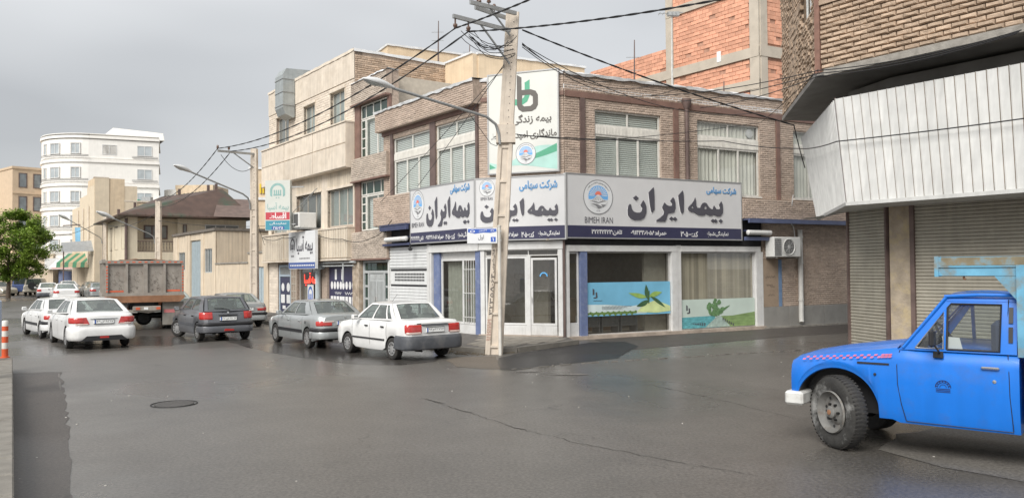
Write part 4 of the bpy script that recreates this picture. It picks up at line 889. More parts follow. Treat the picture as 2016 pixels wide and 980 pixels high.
b = MB(); b.tube([(-.24, 20.12, 5.3), (-.36, 20.05, 5.15), (-.5, 20.0, 5.2), (-.9, 19.9, 5.75), (-1.0, 19.9, 5.9)], .008, 5); b.build('lamp_lead', M_cable, up)
# ------------------------------------------------------------------ narrow brick house between shop and beige block
M_brickg = mat('grey_brick', (0.48, 0.415, 0.35), 0.85, 0.14, 9, 0.6, 70, rnd=0.15, dirt=(0.22, 0.19, 0.16), dscale=0.8, damt=0.5)
M_green_gl = glass('green_tinted_glass', (0.35, 0.5, 0.45), 0.35, 0.02, (0.06, 0.12, 0.10))
M_gate = mat('grey_gate_paint', (0.42, 0.44, 0.44), 0.5, 0.08, 5, streak=0.08, dirt=(.28, .26, .24), dscale=3, damt=.4)
st = thing('narrow_house', 'narrow grey brick house with grey metal door between shop and beige block', 'building', FL, (-7.4, 0, 0))
HS = [(-8.45, -6.1, 6.5, 8.6), (-8.45, -6.0, 3.62, 5.58), (-8.32, -6.02, 0, 2.5)]
c = MB(FL); wall(c, -8.9, -5.95, 0, 9.5, HS, .1, .4); c.build('wall', M_mortar, st)
c = MB(FL); c.box(-8.88, -6.45, .4, 6.5, 0, 9.45); c.build('house_block', M_room, st)
for z0, z1 in ((8.62, 9.5), (5.6, 6.48), (2.55, 3.6)):
    c = MB(FL); c.box(-8.92, -5.9, -.15, .1, z0, z1); o = c.build('brick_band', M_mortar, st)
    bk = MB(FL); bricks(bk, -8.92, -5.9, z0 + .01, z1 - .01, [], -.15, .25, .072); bk.build('brick_facing', M_brickg, o, kind='stuff')
    c = MB(FL); c.box(-8.95, -5.88, -.19, .0, z0 - .05, z0); c.build('band_trim', M_red, o)
s = MB(FL); n = 14
s.loft([[(-8.95 + 3.1 * i / n, -.2 + random.uniform(-.01, .01), 9.47 + random.uniform(-.02, .02)) for i in range(n + 1)], [(-8.95 + 3.1 * i / n, -.1, 9.55 + random.uniform(-.02, .03)) for i in range(n + 1)], [(-8.95 + 3.1 * i / n, .4, 9.53) for i in range(n + 1)]]); s.build('roof_flashing', M_flash, st, smooth=50)
for a, b_ in ((-8.9, -8.45), (-6.1, -5.95)):
    c = MB(FL); c.box(a, b_, .0, .12, 3.6, 8.62); c.build('corner_post', M_red, st)
for z0, z1, zt in ((6.5, 8.55, 8.0), (3.65, 5.55, 5.02)):
    # side column of small green panes, top row of panes, two big sashes with blinds behind
    window(st, FL, -8.42, -8.02, z0, zt - .02, (), M_cream, M_green_gl, y=.06, bar=.045, rows=(z0 + (zt - z0) * .25, z0 + (zt - z0) * .5, z0 + (zt - z0) * .75))
    window(st, FL, -8.42, -6.1, zt, z1, (.17, .45, .73), M_cream, M_green_gl, y=.06, bar=.045)
    o = window(st, FL, -8.0, -6.1, z0, zt - .02, (.52,), M_cream, G_win, y=.06, bar=.05)
    slats(FL, -7.95, -6.15, z0 + .05, zt - .05, .2, M_blindw, o, .07)
    b = MB(FL); b.box(-8.42, -6.05, .3, .32, z0, z1); b.build('reveal_board', M_room, o)
# grey metal double door with slotted panels, glazed surround
d = thing('house_door', 'grey metal double door with upright ribs and small panes around', 'door', FL, (-7.17, .05, 0))
c = MB(FL); c.box(-8.3, -8.18, .05, .15, 0, 2.48); c.box(-6.14, -6.02, .05, .15, 0, 2.48); c.box(-8.18, -6.14, .05, .15, 2.4, 2.48); c.box(-8.18, -6.14, .05, .15, 2.0, 2.1); c.box(-7.88, -7.78, .05, .15, .05, 2.0); c.box(-6.56, -6.46, .05, .15, .05, 2.0); c.build('door_frame', M_gate, d)
for a, b_ in ((-7.77, -7.18), (-7.16, -6.57)):
    c = MB(FL); c.box(a, b_, .08, .13, .05, 1.98); c.box(a + .08, b_ - .08, .07, .08, 1.78, 1.9)
    for i in range(5): c.box(a + .05 + i * .105, a + .1 + i * .105, .045, .08, .3, 1.7)
    o = c.build('door_leaf', M_gate, d)
    c = MB(FL); c.box(b_ - .08 if a < -7.5 else a + .04, b_ - .04 if a < -7.5 else a + .08, .02, .045, .95, 1.12); c.build('handle', M_alu, o)
for i in range(4): c = MB(FL); c.box(-8.16 + i * .51, -7.7 + i * .51, .09, .1, 2.12, 2.38); c.build('pane', M_green_gl, d)
for q in (-8.16, -6.44):
    for i in range(4): c = MB(FL); c.box(q, q + .28, .09, .1, .1 + i * .48, .5 + i * .48); c.build('pane', M_green_gl, d)
    c = MB(FL)
    for i in range(3): c.box(q, q + .28, .07, .12, .5 + i * .48, .58 + i * .48)
    c.build('glazing_bar', M_gate, d)
c = MB(FL); c.box(-8.32, -6.0, .3, .34, 0, 2.5); c.build('hall_wall', M_dark, st)
s = MB(FL); s.tube([(-8.6, -.12, 2.62), (-6.1, -.12, 2.6), (-5.98, -.12, 2.55), (-5.96, -.1, 2.45)], .03, 6); s.build('gas_pipe', M_gate, st)

# ------------------------------------------------------------------ beige three-storey block
M_bst = mat('beige_stone_cladding', (0.68, 0.60, 0.50), 0.7, 0.08, 3, 0.25, 40, rnd=0.07, streak=0.12, dirt=(0.45, 0.37, 0.28), dscale=1.0, damt=0.4)
M_bst2 = mat('beige_brick_cladding', (0.68, 0.60, 0.505), 0.75, 0.08, 3, 0.3, 40, rnd=0.12, dirt=(0.48, 0.40, 0.31), dscale=1.5, damt=0.4)
M_bcor = mat('beige_ribbed_sheet', (0.65, 0.57, 0.46), 0.6, 0.06, 3, rnd=0.06, streak=0.22)
M_bronze = mat('bronze_window_frame', (0.52, 0.47, 0.40), 0.5, 0.08)
G_dusk = glass('grey_window_glass', (0.6, 0.66, 0.64), 0.35, 0.03, (0.42, 0.46, 0.45))
be = thing('beige_block', 'beige stone three-storey block with roof duct and projecting balcony bands', 'building', FL, (-13.8, 0, 0))
HB = [(-17.72, -16.04, 8.02, 9.6), (-14.2, -12.9, 8.0, 9.58), (-11.25, -9.8, 8.18, 9.65), (-18.4, -16.3, 3.93, 5.48), (-15.06, -12.2, 3.93, 5.5), (-11.55, -9.0, 3.93, 5.48), (-17.55, -15.9, 0, 2.45), (-15.1, -12.45, 0, 2.4), (-11.7, -8.95, 0, 2.4)]
c = MB(FL); wall(c, -18.8, -8.9, 0, 10.9, HB, .0, .35); c.build('wall', M_mortar, be)
c = MB(FL); c.box(-18.8, -8.92, .35, 9, 0, 10.8); c.build('block', M_room, be)
bk = MB(FL); bricks(bk, -18.8, -8.9, 8.02, 9.75, HB, 0, .3, .1, .01, .008, .003); be_f = bk.build('brick_facing', M_bst2, be, kind='stuff')
# stone slabs of the parapet and bands
def slabs(fr, th, x0, x1, z0, z1, y, nx, nz, m, nm='cladding_panel', proud=.03):
    for i in range(nx):
        for j in range(nz):
            a = x0 + (x1 - x0) * i / nx; b_ = x0 + (x1 - x0) * (i + 1) / nx; e = z0 + (z1 - z0) * j / nz; f_ = z0 + (z1 - z0) * (j + 1) / nz
            s = MB(fr); s.cr = random.random(); s.bbox(a + .006, b_ - .006, y - proud - random.uniform(0, .006), y + .02, e + .006, f_ - .006, .006); s.build(nm, m, th)
slabs(FL, be, -18.8, -8.9, 9.76, 10.9, 0, 6, 1, M_bst)
# projecting band between the floors
for i, (a, b_) in enumerate(((-18.82, -15.75), (-15.7, -12.33), (-12.28, -8.95))):
    c = MB(FL); c.box(a, b_, -.35, 0, 6.2, 8.0); c.build('balcony_band', M_bst, be)
    slabs(FL, be, a, b_, 6.22, 7.15, -.35, 1, 1, M_bst); slabs(FL, be, a, b_, 7.18, 7.98, -.35, 1, 1, M_bst)
    c = MB(FL); c.box(a - .02, b_ + .02, -.42, .0, 7.99, 8.05); c.build('band_trim', M_bst, be)
for a, b_ in ((-18.8, -18.4), (-16.3, -15.06), (-12.2, -11.55), (-9.0, -8.9)):
    c = MB(FL); c.box(a, b_, -.04, 0, 3.85, 6.2); c.build('pier', M_bst, be)
for a, b_ in ((-18.4, -16.3), (-15.06, -12.2), (-11.55, -9.0)):
    c = MB(FL); c.box(a, b_, -.02, 0.02, 5.5, 6.2)
    x = a
    while x < b_ - .1: c.cr = random.random(); c.box(x, x + .12, -.035, -.02, 5.52, 6.18); x += .15
    c.build('ribbed_panel', M_bcor, be)
def ribbed(fr, x0, x1, z0, z1, y, th, m):
    c = MB(fr); c.box(x0, x1, y, y + .3, z0, z1); x = x0
    while x < x1 - .1: c.cr = random.random(); c.box(x + .01, min(x1, x + .21), y - .03, y, z0 + .02, z1 - .02); x += .24
    return c.build('ribbed_panel', m, th)
ribbed(FL, -18.85, -15.95, 2.6, 3.78, -.3, be, M_bcor); ribbed(FL, -12.9, -8.92, 2.62, 3.82, -.3, be, M_bcor); ribbed(FL, -15.9, -12.95, 2.6, 3.78, -.28, be, M_bcor)
c = MB(FL); c.box(-18.9, -8.9, -.36, .02, 3.8, 3.86); c.box(-18.9, -8.9, -.36, .02, 2.52, 2.6); c.build('band_trim', M_bst, be)
def bwin(x0, x1, z0, z1, cols, back=None):
    o = window(be, FL, x0, x1, z0, z1, cols, M_bronze, G_dusk, y=.1, bar=.05)
    if back: curtain(FL, x0 + .05, x1 - .05, z0 + .05, z1 - .05, .25, back, o, .03, .2)
    s = MB(FL); s.box(x0 - .08, x1 + .08, -.06, .1, z1, z1 + .1); s.box(x0 - .06, x0, -.03, .1, z0, z1); s.box(x1, x1 + .06, -.03, .1, z0, z1); s.build('surround', M_bst, o)
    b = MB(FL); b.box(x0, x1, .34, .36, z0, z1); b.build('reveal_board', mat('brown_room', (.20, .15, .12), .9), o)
M_curtw = mat('white_curtain', (.8, .8, .78), .9, .05)
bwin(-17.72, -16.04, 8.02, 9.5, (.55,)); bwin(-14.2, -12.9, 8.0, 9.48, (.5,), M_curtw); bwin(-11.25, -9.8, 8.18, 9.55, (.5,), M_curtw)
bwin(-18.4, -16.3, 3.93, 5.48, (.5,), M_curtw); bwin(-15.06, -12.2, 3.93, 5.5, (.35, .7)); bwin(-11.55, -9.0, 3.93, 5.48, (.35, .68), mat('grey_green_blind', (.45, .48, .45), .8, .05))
# brick side wall over the neighbours' roofs, roof edge
SF = Fr(FL.w(-8.9, 0, 0)[:2], (.81, .586))
c = MB(SF); c.box(0, 9, -.0, .3, 6, 10.9); c.build('wall', M_mortar, be)
bk = MB(SF); bricks(bk, .02, 9, 9.2, 10.72, [], 0, .3, .085, .014, .02, .012); bk.build('brick_facing', mat('tan_side_brick', (.47, .36, .27), .85, .15, 9, .5, 60, rnd=.25), be, kind='stuff')
for fr, x0, x1 in ((FL, -18.85, -8.85), (SF, -.05, 9)):
    s = MB(fr); n = int((x1 - x0) / .3)
    s.loft([[(x0 + (x1 - x0) * i / n, -.06 + random.uniform(-.01, .01), 10.86 + random.uniform(-.03, .0)) for i in range(n + 1)], [(x0 + (x1 - x0) * i / n, -.05, 10.95 + random.uniform(0, .03)) for i in range(n + 1)], [(x0 + (x1 - x0) * i / n, .35, 10.94 + random.uniform(0, .03)) for i in range(n + 1)]]); s.build('roof_flashing', M_flash if fr is SF else M_bst, be, smooth=50)
du = thing('roof_duct', 'grey sheet metal duct bending over the parapet of the beige block', 'duct', FL, (-15.6, -.3, 9.1))
c = MB(FL); pr = [(-.12, 9.15), (-.5, 9.3), (-.62, 9.6), (-.62, 11.1), (-.45, 11.4), (1.6, 11.5), (1.6, 10.98), (.0, 10.98), (-.06, 10.9), (-.06, 9.2)]
c.prism(pr, -16.2, -15.2, 'x'); c.build('duct_body', mat('duct_zinc', (.38, .41, .41), .45, .12, 3, metal=.4, streak=.1), du)
for z in (9.7, 10.3, 10.9): c = MB(FL); c.box(-16.23, -15.17, -.645, -.1, z, z + .03); c.build('duct_seam', M_galv, du)
ac2 = thing('air_conditioner', 'boxy white window cooler on brackets under the beige block window', 'air conditioner', FL, (-13.3, -.5, 3.9))
c = MB(FL); c.bbox(-13.75, -12.55, -.9, -.1, 3.95, 4.62, .03); c.build('casing', M_acw, ac2)
c = MB(FL)
for i in range(9): c.box(-13.7, -13.3, -.91, -.9, 4.02 + i * .06, 4.05 + i * .06); c.box(-13.758, -13.75, -.8, -.2, 4.02 + i * .06, 4.05 + i * .06)
c.box(-13.1, -12.65, -.91, -.9, 4.05, 4.55); c.build('louvre', MATS['ac_dark'], ac2)
c = MB(FL); c.tube([(-13.7, -.8, 4.6), (-12.6, -.05, 5.7)], .015, 5); c.tube([(-14.2, -.4, 4.5), (-12.9, -.05, 5.6)], .015, 5); c.box(-13.8, -12.5, -.85, 0, 3.9, 3.95); c.build('bracket', M_galv, ac2)

# ground floor of the beige block
M_bill = mat('navy_window_film', (.035, .035, .085), .35, .1, 2)
def stickers(fr, th, pts, y):
    for i, (x, z, w_, h_, rd) in enumerate(pts):
        s = MB(fr); flat(s, circ(x, z, w_, h_, 10) if rd else [(x - w_, z - h_), (x + w_, z - h_), (x + w_, z + h_), (x - w_, z + h_)], y); s.build('sticker', M_pale, th)
c = MB(FL); c.box(-18.75, -17.55, -.02, 0, 0, 2.5); c.build('wall', M_bst2, be)
bk = MB(FL); bricks(bk, -18.75, -17.56, 0.02, 2.48, [], -.02, .5, .14, .008, .006, .002); bk.build('brick_facing', M_bst2, be, kind='stuff')
dd = thing('shop_door', 'blue-grey framed shop door with navy film and white stickers', 'door', FL, (-16.7, .05, 0))
c = MB(FL); c.box(-17.5, -17.4, .02, .1, 0, 2.4); c.box(-16.05, -15.95, .02, .1, 0, 2.4); c.box(-17.4, -16.05, .02, .1, 2.3, 2.4); c.box(-17.4, -16.05, .02, .1, 1.85, 1.95); c.build('door_frame', mat('pale_blue_frame', (.4, .48, .55), .5, .08), dd)
c = MB(FL); c.box(-17.4, -16.05, .06, .08, .05, 1.85); c.build('door_leaf', M_bill, dd)
stickers(FL, dd, [(-17.05, 1.35, .2, .2, 1), (-16.35, 1.35, .22, .22, 1), (-17.05, .8, .25, .2, 0), (-16.35, .8, .22, .2, 0), (-16.9, .4, .2, .08, 0)], .05)
c = MB(FL)
for i in range(12): c.box(-17.38 + i * .11, -17.34 + i * .11, .05, .07, 1.96, 2.29)
c.build('transom_grille', M_gate, dd)
c = MB(FL)
for i in range(6): c.box(-15.8, -15.2, -.02, .03, .5 + i * .33, .55 + i * .33)
for x in (-15.8, -15.5, -15.24): c.box(x, x + .05, -.03, .02, .45, 2.3)
c.build('grille', M_bronze, be)
c = MB(FL); c.box(-15.9, -15.1, .02, .06, 0, 2.45); c.build('wall', M_bst2, be)
o = window(be, FL, -15.05, -12.5, .1, 2.35, (.55,), M_alu, G_shop, y=.1, bar=.06)
c = MB(FL); c.box(-15.1, -12.45, 1.6, 1.65, 0, 2.5); c.box(-15.1, -12.45, .15, 1.6, 0, .03); c.build('interior_wall', mat('dim_shop_wall', (.12, .11, .10), .9), be)
# red neon lettering and round crest in the window
ne = thing('neon_sign', 'glowing red neon lettering in the window of the beige block', 'sign', FL, (-13.6, .02, 1.43))
c = MB(FL); text_on(c, 'بیمه آسیا', -14.38, -12.8, 1.45, 2.03, .06, .0, .01); c.build('neon_lettering', mat('red_neon', (1.0, .08, .05), .5, 0, emit=1.1), ne)
c = MB(FL); c.box(-14.4, -12.75, .08, .085, 1.4, 2.06); c.build('backing', mat('smoked_acrylic', (.05, .02, .02), .2, 0), ne)
cs = thing('window_emblem', 'blue arch emblem sticker below the red neon lettering', 'sticker', FL, (-13.6, .02, 1.0))
def arch_logo(mb, cx, z0, w_, h_, y):
    """arched crest: hooped outline over four uprights with two dots"""
    flat(mb, [(cx + w_ * math.cos(a), z0 + h_ * .45 + h_ * .55 * math.sin(a)) for a in [math.pi * i / 16 for i in range(17)]] + [(cx - w_, z0 + h_ * .1), (cx - w_ * .7, z0), (cx - w_ * .7, z0 + h_ * .45)] +
         [(cx - w_ * .7 * math.cos(a), z0 + h_ * .45 + h_ * .38 * math.sin(a)) for a in [math.pi * i / 16 for i in range(17)]] + [(cx + w_ * .7, z0), (cx + w_, z0 + h_ * .1)], y)
    for k in range(4): x = cx - .5 * w_ + k * .27 * w_; flat(mb, [(x, z0 + h_ * .08), (x + w_ * .16, z0 + h_ * .08), (x + w_ * .16, z0 + h_ * .5), (x, z0 + h_ * .5)], y)
    flat(mb, [(cx - .55 * w_, z0 + .1 * h_), (cx + .5 * w_, z0 + .1 * h_), (cx + .5 * w_, z0 + .2 * h_), (cx - .55 * w_, z0 + .2 * h_)], y - .0015)
    for k in (-1, 1): flat(mb, _dm(cx + k * w_ * .16, z0 - .06 * h_, w_ * .1), y)
c = MB(FL); c.box(-13.93, -13.25, .03, .04, .6, 1.5); c.build('disc', M_pale, cs)
c = MB(FL); arch_logo(c, -13.59, .75, .28, .68, .027); c.build('print', mat('emblem_blue', (.05, .15, .5), .4, 0), cs)
c = MB(FL); c.tube([(-12.3, -.15, 0), (-12.3, -.15, 2.1), (-12.2, -.15, 2.25), (-11.8, -.15, 2.3)], .12, 12); c.build('flue_pipe', mat('pale_blue_pipe', (.48, .54, .56), .5, .08, streak=.1), be, smooth=50)
f2 = window(be, FL, -11.7, -8.95, .05, 2.3, (.33, .66), M_navy, G_shop, y=.12, bar=.05)
c = MB(FL); c.box(-11.68, -8.97, .1, .12, .1, 2.25); c.build('window_film', M_bill, f2)
stickers(FL, f2, [(-11.4 + i * .3, 1.5, .12, .17, 1) for i in range(4)] + [(-10.25 + i * .32, 1.5, .12, .17, 1) for i in range(4)] + [(-11.4 + i * .3, .85, .12, .2, 0) for i in range(4)] + [(-10.25 + i * .32, .85, .12, .2, 0) for i in range(4)] + [(-11.0, 1.95, .1, .22, 0), (-10.35, 1.95, .1, .22, 0)], .095)
c = MB(FL)
for k, (a, b_) in enumerate(((-11.1, -10.45), (-10.1, -9.15))):
    p = [(a + (b_ - a) * t / 16, 1.18 + .05 * math.sin(t * 1.7 + k)) for t in range(17)]; c.loft([[(x, .095, z - .018) for x, z in p], [(x, .095, z + .018) for x, z in p]])
c.build('film_script', M_pale, f2)
c = MB(FL); c.box(-8.95, -8.35, -.1, .1, 0, 2.5); c.build('pier', mat('spalled_pier', (.36, .29, .22), .9, .3, 5, .8, 12, dirt=(.55, .48, .4), dscale=4, damt=.8), be)
c = MB(FL); c.tube([(-12.2, -.2, 2.44), (-8.5, -.2, 2.44)], .05, 6); c.tube([(-9.6, -.2, 2.44), (-9.5, -.25, 1.6)], .035, 6); c.tube([(-12, -.22, 2.3), (-8.6, -.22, 2.3)], .03, 6); c.build('gas_pipe', M_gate, be)
# hanging insurance boards
b2 = thing('shop_sign', 'white insurance board with navy strip hanging below the window cooler', 'sign', FL, (-13.0, -.6, 2.2))
c = MB(FL); c.box(-14.5, -11.45, -.62, -.5, 2.2, 3.82); c.build('cabinet', M_panelw, b2)
c = MB(FL); c.quad((-14.48, -.624, 2.22), (-11.47, -.624, 2.22), (-11.47, -.624, 2.48), (-14.48, -.624, 2.48)); o = c.build('contact_strip', mat('sign_royal_blue', (.06, .11, .33), .4, .03), b2)
c = MB(FL); text_on(c, 'بیمه آسیا', -13.55, -11.7, 2.82, 3.62, -.626, .03); arch_logo(c, -14.02, 3.0, .28, .55, -.626); c.build('lettering', M_ink, b2)
c = MB(FL)
for k in range(14): x = -14.3 + k * .2; c.quad((x, -.628, 2.32), (x + .14, -.628, 2.32), (x + .14, -.628, 2.38), (x, -.628, 2.38))
c.build('small_lettering', M_pale, o, kind='stuff')
c = MB(FL)
for k in range(7): x = -13.2 + k * .17; c.quad((x, -.626, 2.62), (x + .12, -.626, 2.62), (x + .12, -.626, 2.68), (x, -.626, 2.68))
for k in range(3): x = -14.2 + k * .13; c.quad((x, -.626, 2.72), (x + .1, -.626, 2.72), (x + .1, -.626, 2.8), (x, -.626, 2.8))
c.build('small_lettering', M_grey, b2, kind='stuff')
LB = Fr((-10.62, 35.1), (1, -.12))
lb = thing('shop_sign', 'upright light box sign in grey, red and teal fixed beside the second pole', 'sign', LB, (0.55, 0, 3.85))
c = MB(LB); c.box(0, 1.12, -.1, .12, 3.86, 6.02); c.build('cabinet', mat('faded_sign_white', (.58, .6, .56), .45, .05, 2), lb)
c = MB(LB); c.quad((.02, -.104, 4.32), (1.1, -.104, 4.32), (1.1, -.104, 4.64), (.02, -.104, 4.64)); o = c.build('red_band', mat('sign_red', (.50, .06, .08), .4, .05), lb)
c = MB(LB); text_on(c, 'اقساط', .2, .95, 4.36, 4.62, -.107, .03); c.build('lettering', M_pale, o)
c = MB(LB); c.quad((.02, -.104, 3.88), (1.1, -.104, 3.88), (1.1, -.104, 4.28), (.02, -.104, 4.28)); o = c.build('teal_band', mat('sign_teal', (.06, .27, .36), .4, .05), lb)
c = MB(LB); text_on(c, 'نمایندگی', .2, .95, 4.1, 4.22, -.107, .01); c.build('lettering', M_pale, o)
c = MB(LB); c.quad((.3, -.107, 3.89), (.86, -.107, 3.89), (.86, -.107, 4.04), (.3, -.107, 4.04)); c.build('number_field', MATS['sign_royal_blue'], o)
c = MB(LB); text_on(c, '۲۵۶۲۵', .36, .8, 3.91, 4.03, -.111, .02); c.build('lettering', M_pale, o)
c = MB(LB); arch_logo(c, .56, 5.3, .34, .6, -.104); text_on(c, 'بیمه آسیا', .1, 1.05, 4.7, 5.05, -.104, .012); c.build('lettering', mat('faded_teal_print', (.25, .42, .40), .5, .1), lb)
c = MB(LB); c.box(1.12, 1.7, -.02, .04, 5.7, 5.75); c.box(1.12, 1.7, -.02, .04, 4.1, 4.15); c.build('bracket', M_galv, lb)

# ------------------------------------------------------------------ ochre stucco rooms on the roofs behind
M_och = mat('ochre_stucco', (0.66, 0.53, 0.375), 0.85, 0.08, 2, 0.2, 30, dirt=(0.52, 0.40, 0.27), dscale=1.2, damt=0.5, streak=0.08)
def rooftop(name, label, P0, d, L_, dep, z0, z1, cat='rooftop room', m=None):
    fr = Fr(P0, d); t = thing(name, label, cat, fr, (L_ / 2, 0, z0)); c = MB(fr); c.box(0, L_, 0, dep, z0, z1); c.build('wall', m or M_och, t)
    c = MB(fr); n = max(6, int(L_ / .3))
    for yy in (0, ):
        c.loft([[(-.06 + (L_ + .12) * i / n, -.06, z1 - .04 + random.uniform(-.02, .02)) for i in range(n + 1)], [(-.06 + (L_ + .12) * i / n, -.06, z1 + .06 + random.uniform(-.02, .02)) for i in range(n + 1)], [(-.06 + (L_ + .12) * i / n, dep + .06, z1 + .06) for i in range(n + 1)]])
    c.box(-.06, 0.0, -.05, dep + .05, z1 - .05, z1 + .05); c.box(L_, L_ + .06, -.05, dep + .05, z1 - .05, z1 + .05); c.build('roof_edge', M_flash, t); return t, fr
t, f_ = rooftop('rooftop_room', 'ochre stucco rooftop room directly behind the shop corner', (-1.30, 33.0), (.876, .482), 5.2, 5.2, 6, 10.93)
rooftop('rooftop_room', 'lower ochre stucco wall with drain hole between brick house and roof room', (-5.7, 35.5), (.876, .482), 4.2, 3, 6, 10.55)
rooftop('rooftop_room', 'highest ochre stucco rooftop room above the beige block', (-6.15, 40.5), (.876, .482), 9.5, 3.5, 9, 13.4)
# lean-to wall joining them, running towards the street
fr = Fr((-4.2, 36.6), (.586, -.81)); t = thing('rooftop_wall', 'ochre stucco side wall with rusty spout above the shop parapet', 'wall', fr, (2.2, 0, 6)); c = MB(fr); c.box(0, 4.55, 0, .3, 6, 10.9); c.build('wall', M_och, t)
c = MB(fr); c.box(-.02, 4.55, -.06, .36, 10.9, 10.98); c.build('roof_edge', M_flash, t); 
c = MB(fr); c.box(-.0, .25, -.08, -.01, 7.5, 8.6); c.build('spout', M_dkpipe, t)

# ------------------------------------------------------------------ unfinished orange brick building
M_hollow = mat('orange_hollow_brick', (0.64, 0.33, 0.22), 0.85, 0.1, 4, 0.4, 40, rnd=0.17)
M_cement = mat('raw_concrete', (0.47, 0.42, 0.35), 0.85, 0.12, 2, 0.3, 30, dirt=(.36, .32, .27), dscale=1)
TFr = Fr((12.35, 40.0), (.586, -.81)); TFs = Fr((12.35, 40.0), (.876, .482))
tw = thing('unfinished_building', 'unfinished orange hollow brick building with concrete frame behind the shop', 'building', TFr, (-3, 0, 0))
c = MB(TFr); c.box(-6.0, -.02, .06, 4.6, 8, 20); c.box(-15, -6.0, .06, 4.6, 8, 14.25); c.build('wall', mat('brick_joint_brown', (.42, .24, .17), .95, .2), tw)  # brown wall core that shows in the joints between the bricks
for x0, x1, z0, z1 in ((-.55, .0, 8, 20), (-6.2, -5.7, 8, 20), (-13.0, -12.6, 8, 14.2)): c = MB(TFr); c.box(x0, x1, -.06, .3, z0, z1); c.build('column', M_cement, tw)
c = MB(TFs); c.box(0.06, .5, -.055, .3, 8, 20); c.build('column', M_cement, tw)
for z0, x0 in ((15.95, -6.2), (12.55, -13.0), (10.95, -6.2)): c = MB(TFr); c.box(x0, -.0, -.08, .3, z0, z0 + .5); c.build('beam', M_cement, tw)
c = MB(TFs); c.box(0.0, 6, -.08, .3, 12.55, 13.1); c.build('beam', M_cement, tw); c = MB(TFs); c.box(.3, 6, .06, 4.6, 8, 20); c.build('wall', MATS['brick_joint_brown'], tw)
# three box shapes of brick share their mesh data; missing or broken bricks leave dark pockets
_bm = {}
def hollow_brick(fr, x, z, L_, h, parent, y=0.06):
    if fr not in _bm: _bm[fr] = []
    if len(_bm[fr]) < 8:
        b = MB(); b.cr = random.random(); o = random.uniform(-.012, .012); b.bbox(.008, L_ - .008, -.05 + o, .02, .008, h - .008, .01); b.V = b.V
        me = b.mesh('brick', None); me.materials.append(M_hollow); _bm[fr].append(me)
    me = random.choice(_bm[fr]); o = bpy.data.objects.new('brick', me); COL.objects.link(o); o.parent = parent
    o.matrix_local = ROOT[parent.name].inverted() @ fr.M @ Matrix.Translation((x, y, z)); return o
stuffb = MB(TFr); cnt = 0; BL, BH = .42, .21
for (x0, x1, z0, z1, first) in ((-5.7, -.55, 13.05, 15.95, True), (-5.7, -.55, 11.45, 12.55, True), (-5.7, -.55, 9.4, 10.95, False), (-12.6, -6.2, 13.05, 14.3, False), (-12.6, -6.2, 9.9, 12.55, False), (-5.7, -.55, 16.45, 20, False), (-15, -13, 9, 13.6, False)):
    r_ = 0; z = z0
    while z < z1 - .05:
        x = x0 - (BL / 2 if r_ % 2 else 0)
        while x < x1 - .05:
            a = max(x, x0); b_ = min(x + BL, x1); x += BL
            if b_ - a < .15 or random.random() < .03: continue
            if first and cnt < 285 and z < 15.3 and b_ - a > BL - .01: hollow_brick(TFr, a, z, BL, BH, tw); cnt += 1
            else: stuffb.cr = random.random(); o = random.uniform(-.012, .012); stuffb.box(a + .008, b_ - .008, .01 + o, .08, z + .008, min(z + BH, z1) - .008)
        z += BH; r_ += 1
stuffb.build('brick_facing', M_hollow, tw, kind='stuff')
stuffb = MB(TFs); z = 8.2; r_ = 0
while z < 20:
    x = .55 - (BL / 2 if r_ % 2 else 0)
    while x < 5:
        if random.random() > .06 and not 12.4 < z < 13.1: stuffb.cr = random.random(); stuffb.box(max(.52, x) + .008, x + BL - .008, .01 + random.uniform(-.012, .012), .08, z + .008, z + BH - .008)
        x += BL
    z += BH; r_ += 1
stuffb.build('brick_facing', M_hollow, tw, kind='stuff')
c = MB(TFr); c.box(-2.6, -2.35, -.1, -.06, 12.75, 13.3); c.build('paper_scrap', M_pale, tw)
# antennas
def antenna(P, h, label, dish=False):
    t = thing('roof_antenna', label, 'antenna', W0, P); b = MB(); b.tube([P, (P[0], P[1], P[2] + h * .5), (P[0] + .02, P[1], P[2] + h)], [.045, .035, .02], 6); b.build('mast', mat('weathered_white_mast', (.5, .5, .48), .5, .2, 6) if dish else M_dkpipe, t)
    b = MB(); z = P[2] + h
    if dish:
        b.tube([(P[0] - .5, P[1], z), (P[0] + .45, P[1], z + .05)], .015, 5)
        for q in range(6): x = P[0] - .45 + q * .15; b.tube([(x, P[1] - .2, z + .0), (x, P[1] + .25, z + .03)], .01, 4)
        b.box(P[0] - .15, P[0] + .3, P[1] - .1, P[1] + .1, z - .08, z + .06)
    else:
        for q in (.2, .35): b = MB(); b.tube([(P[0] - .3, P[1], z - q * h), (P[0] + .25, P[1], z - q * h)], .012, 4); b.build('aerial', M_galv, t)
    if dish: b.build('aerial', M_galv, t)
antenna((6.2, 31.0, 7.5), 4.35, 'tall pale antenna mast with aerial on the shop roof', True)
antenna((4.75, 31.0, 7.5), 3.35, 'thin dark antenna mast on the shop roof left of the pale one')
antenna((7.9, 30.0, 7.5), 1.5, 'short wire aerial low on the shop roof')
antenna((-3.3, 37.0, 10.9), 2.6, 'thin mast left of the utility pole on the ochre roof')
antenna((-1.9, 37.5, 10.9), 1.6, 'short mast right behind the cross arms on the ochre roof')

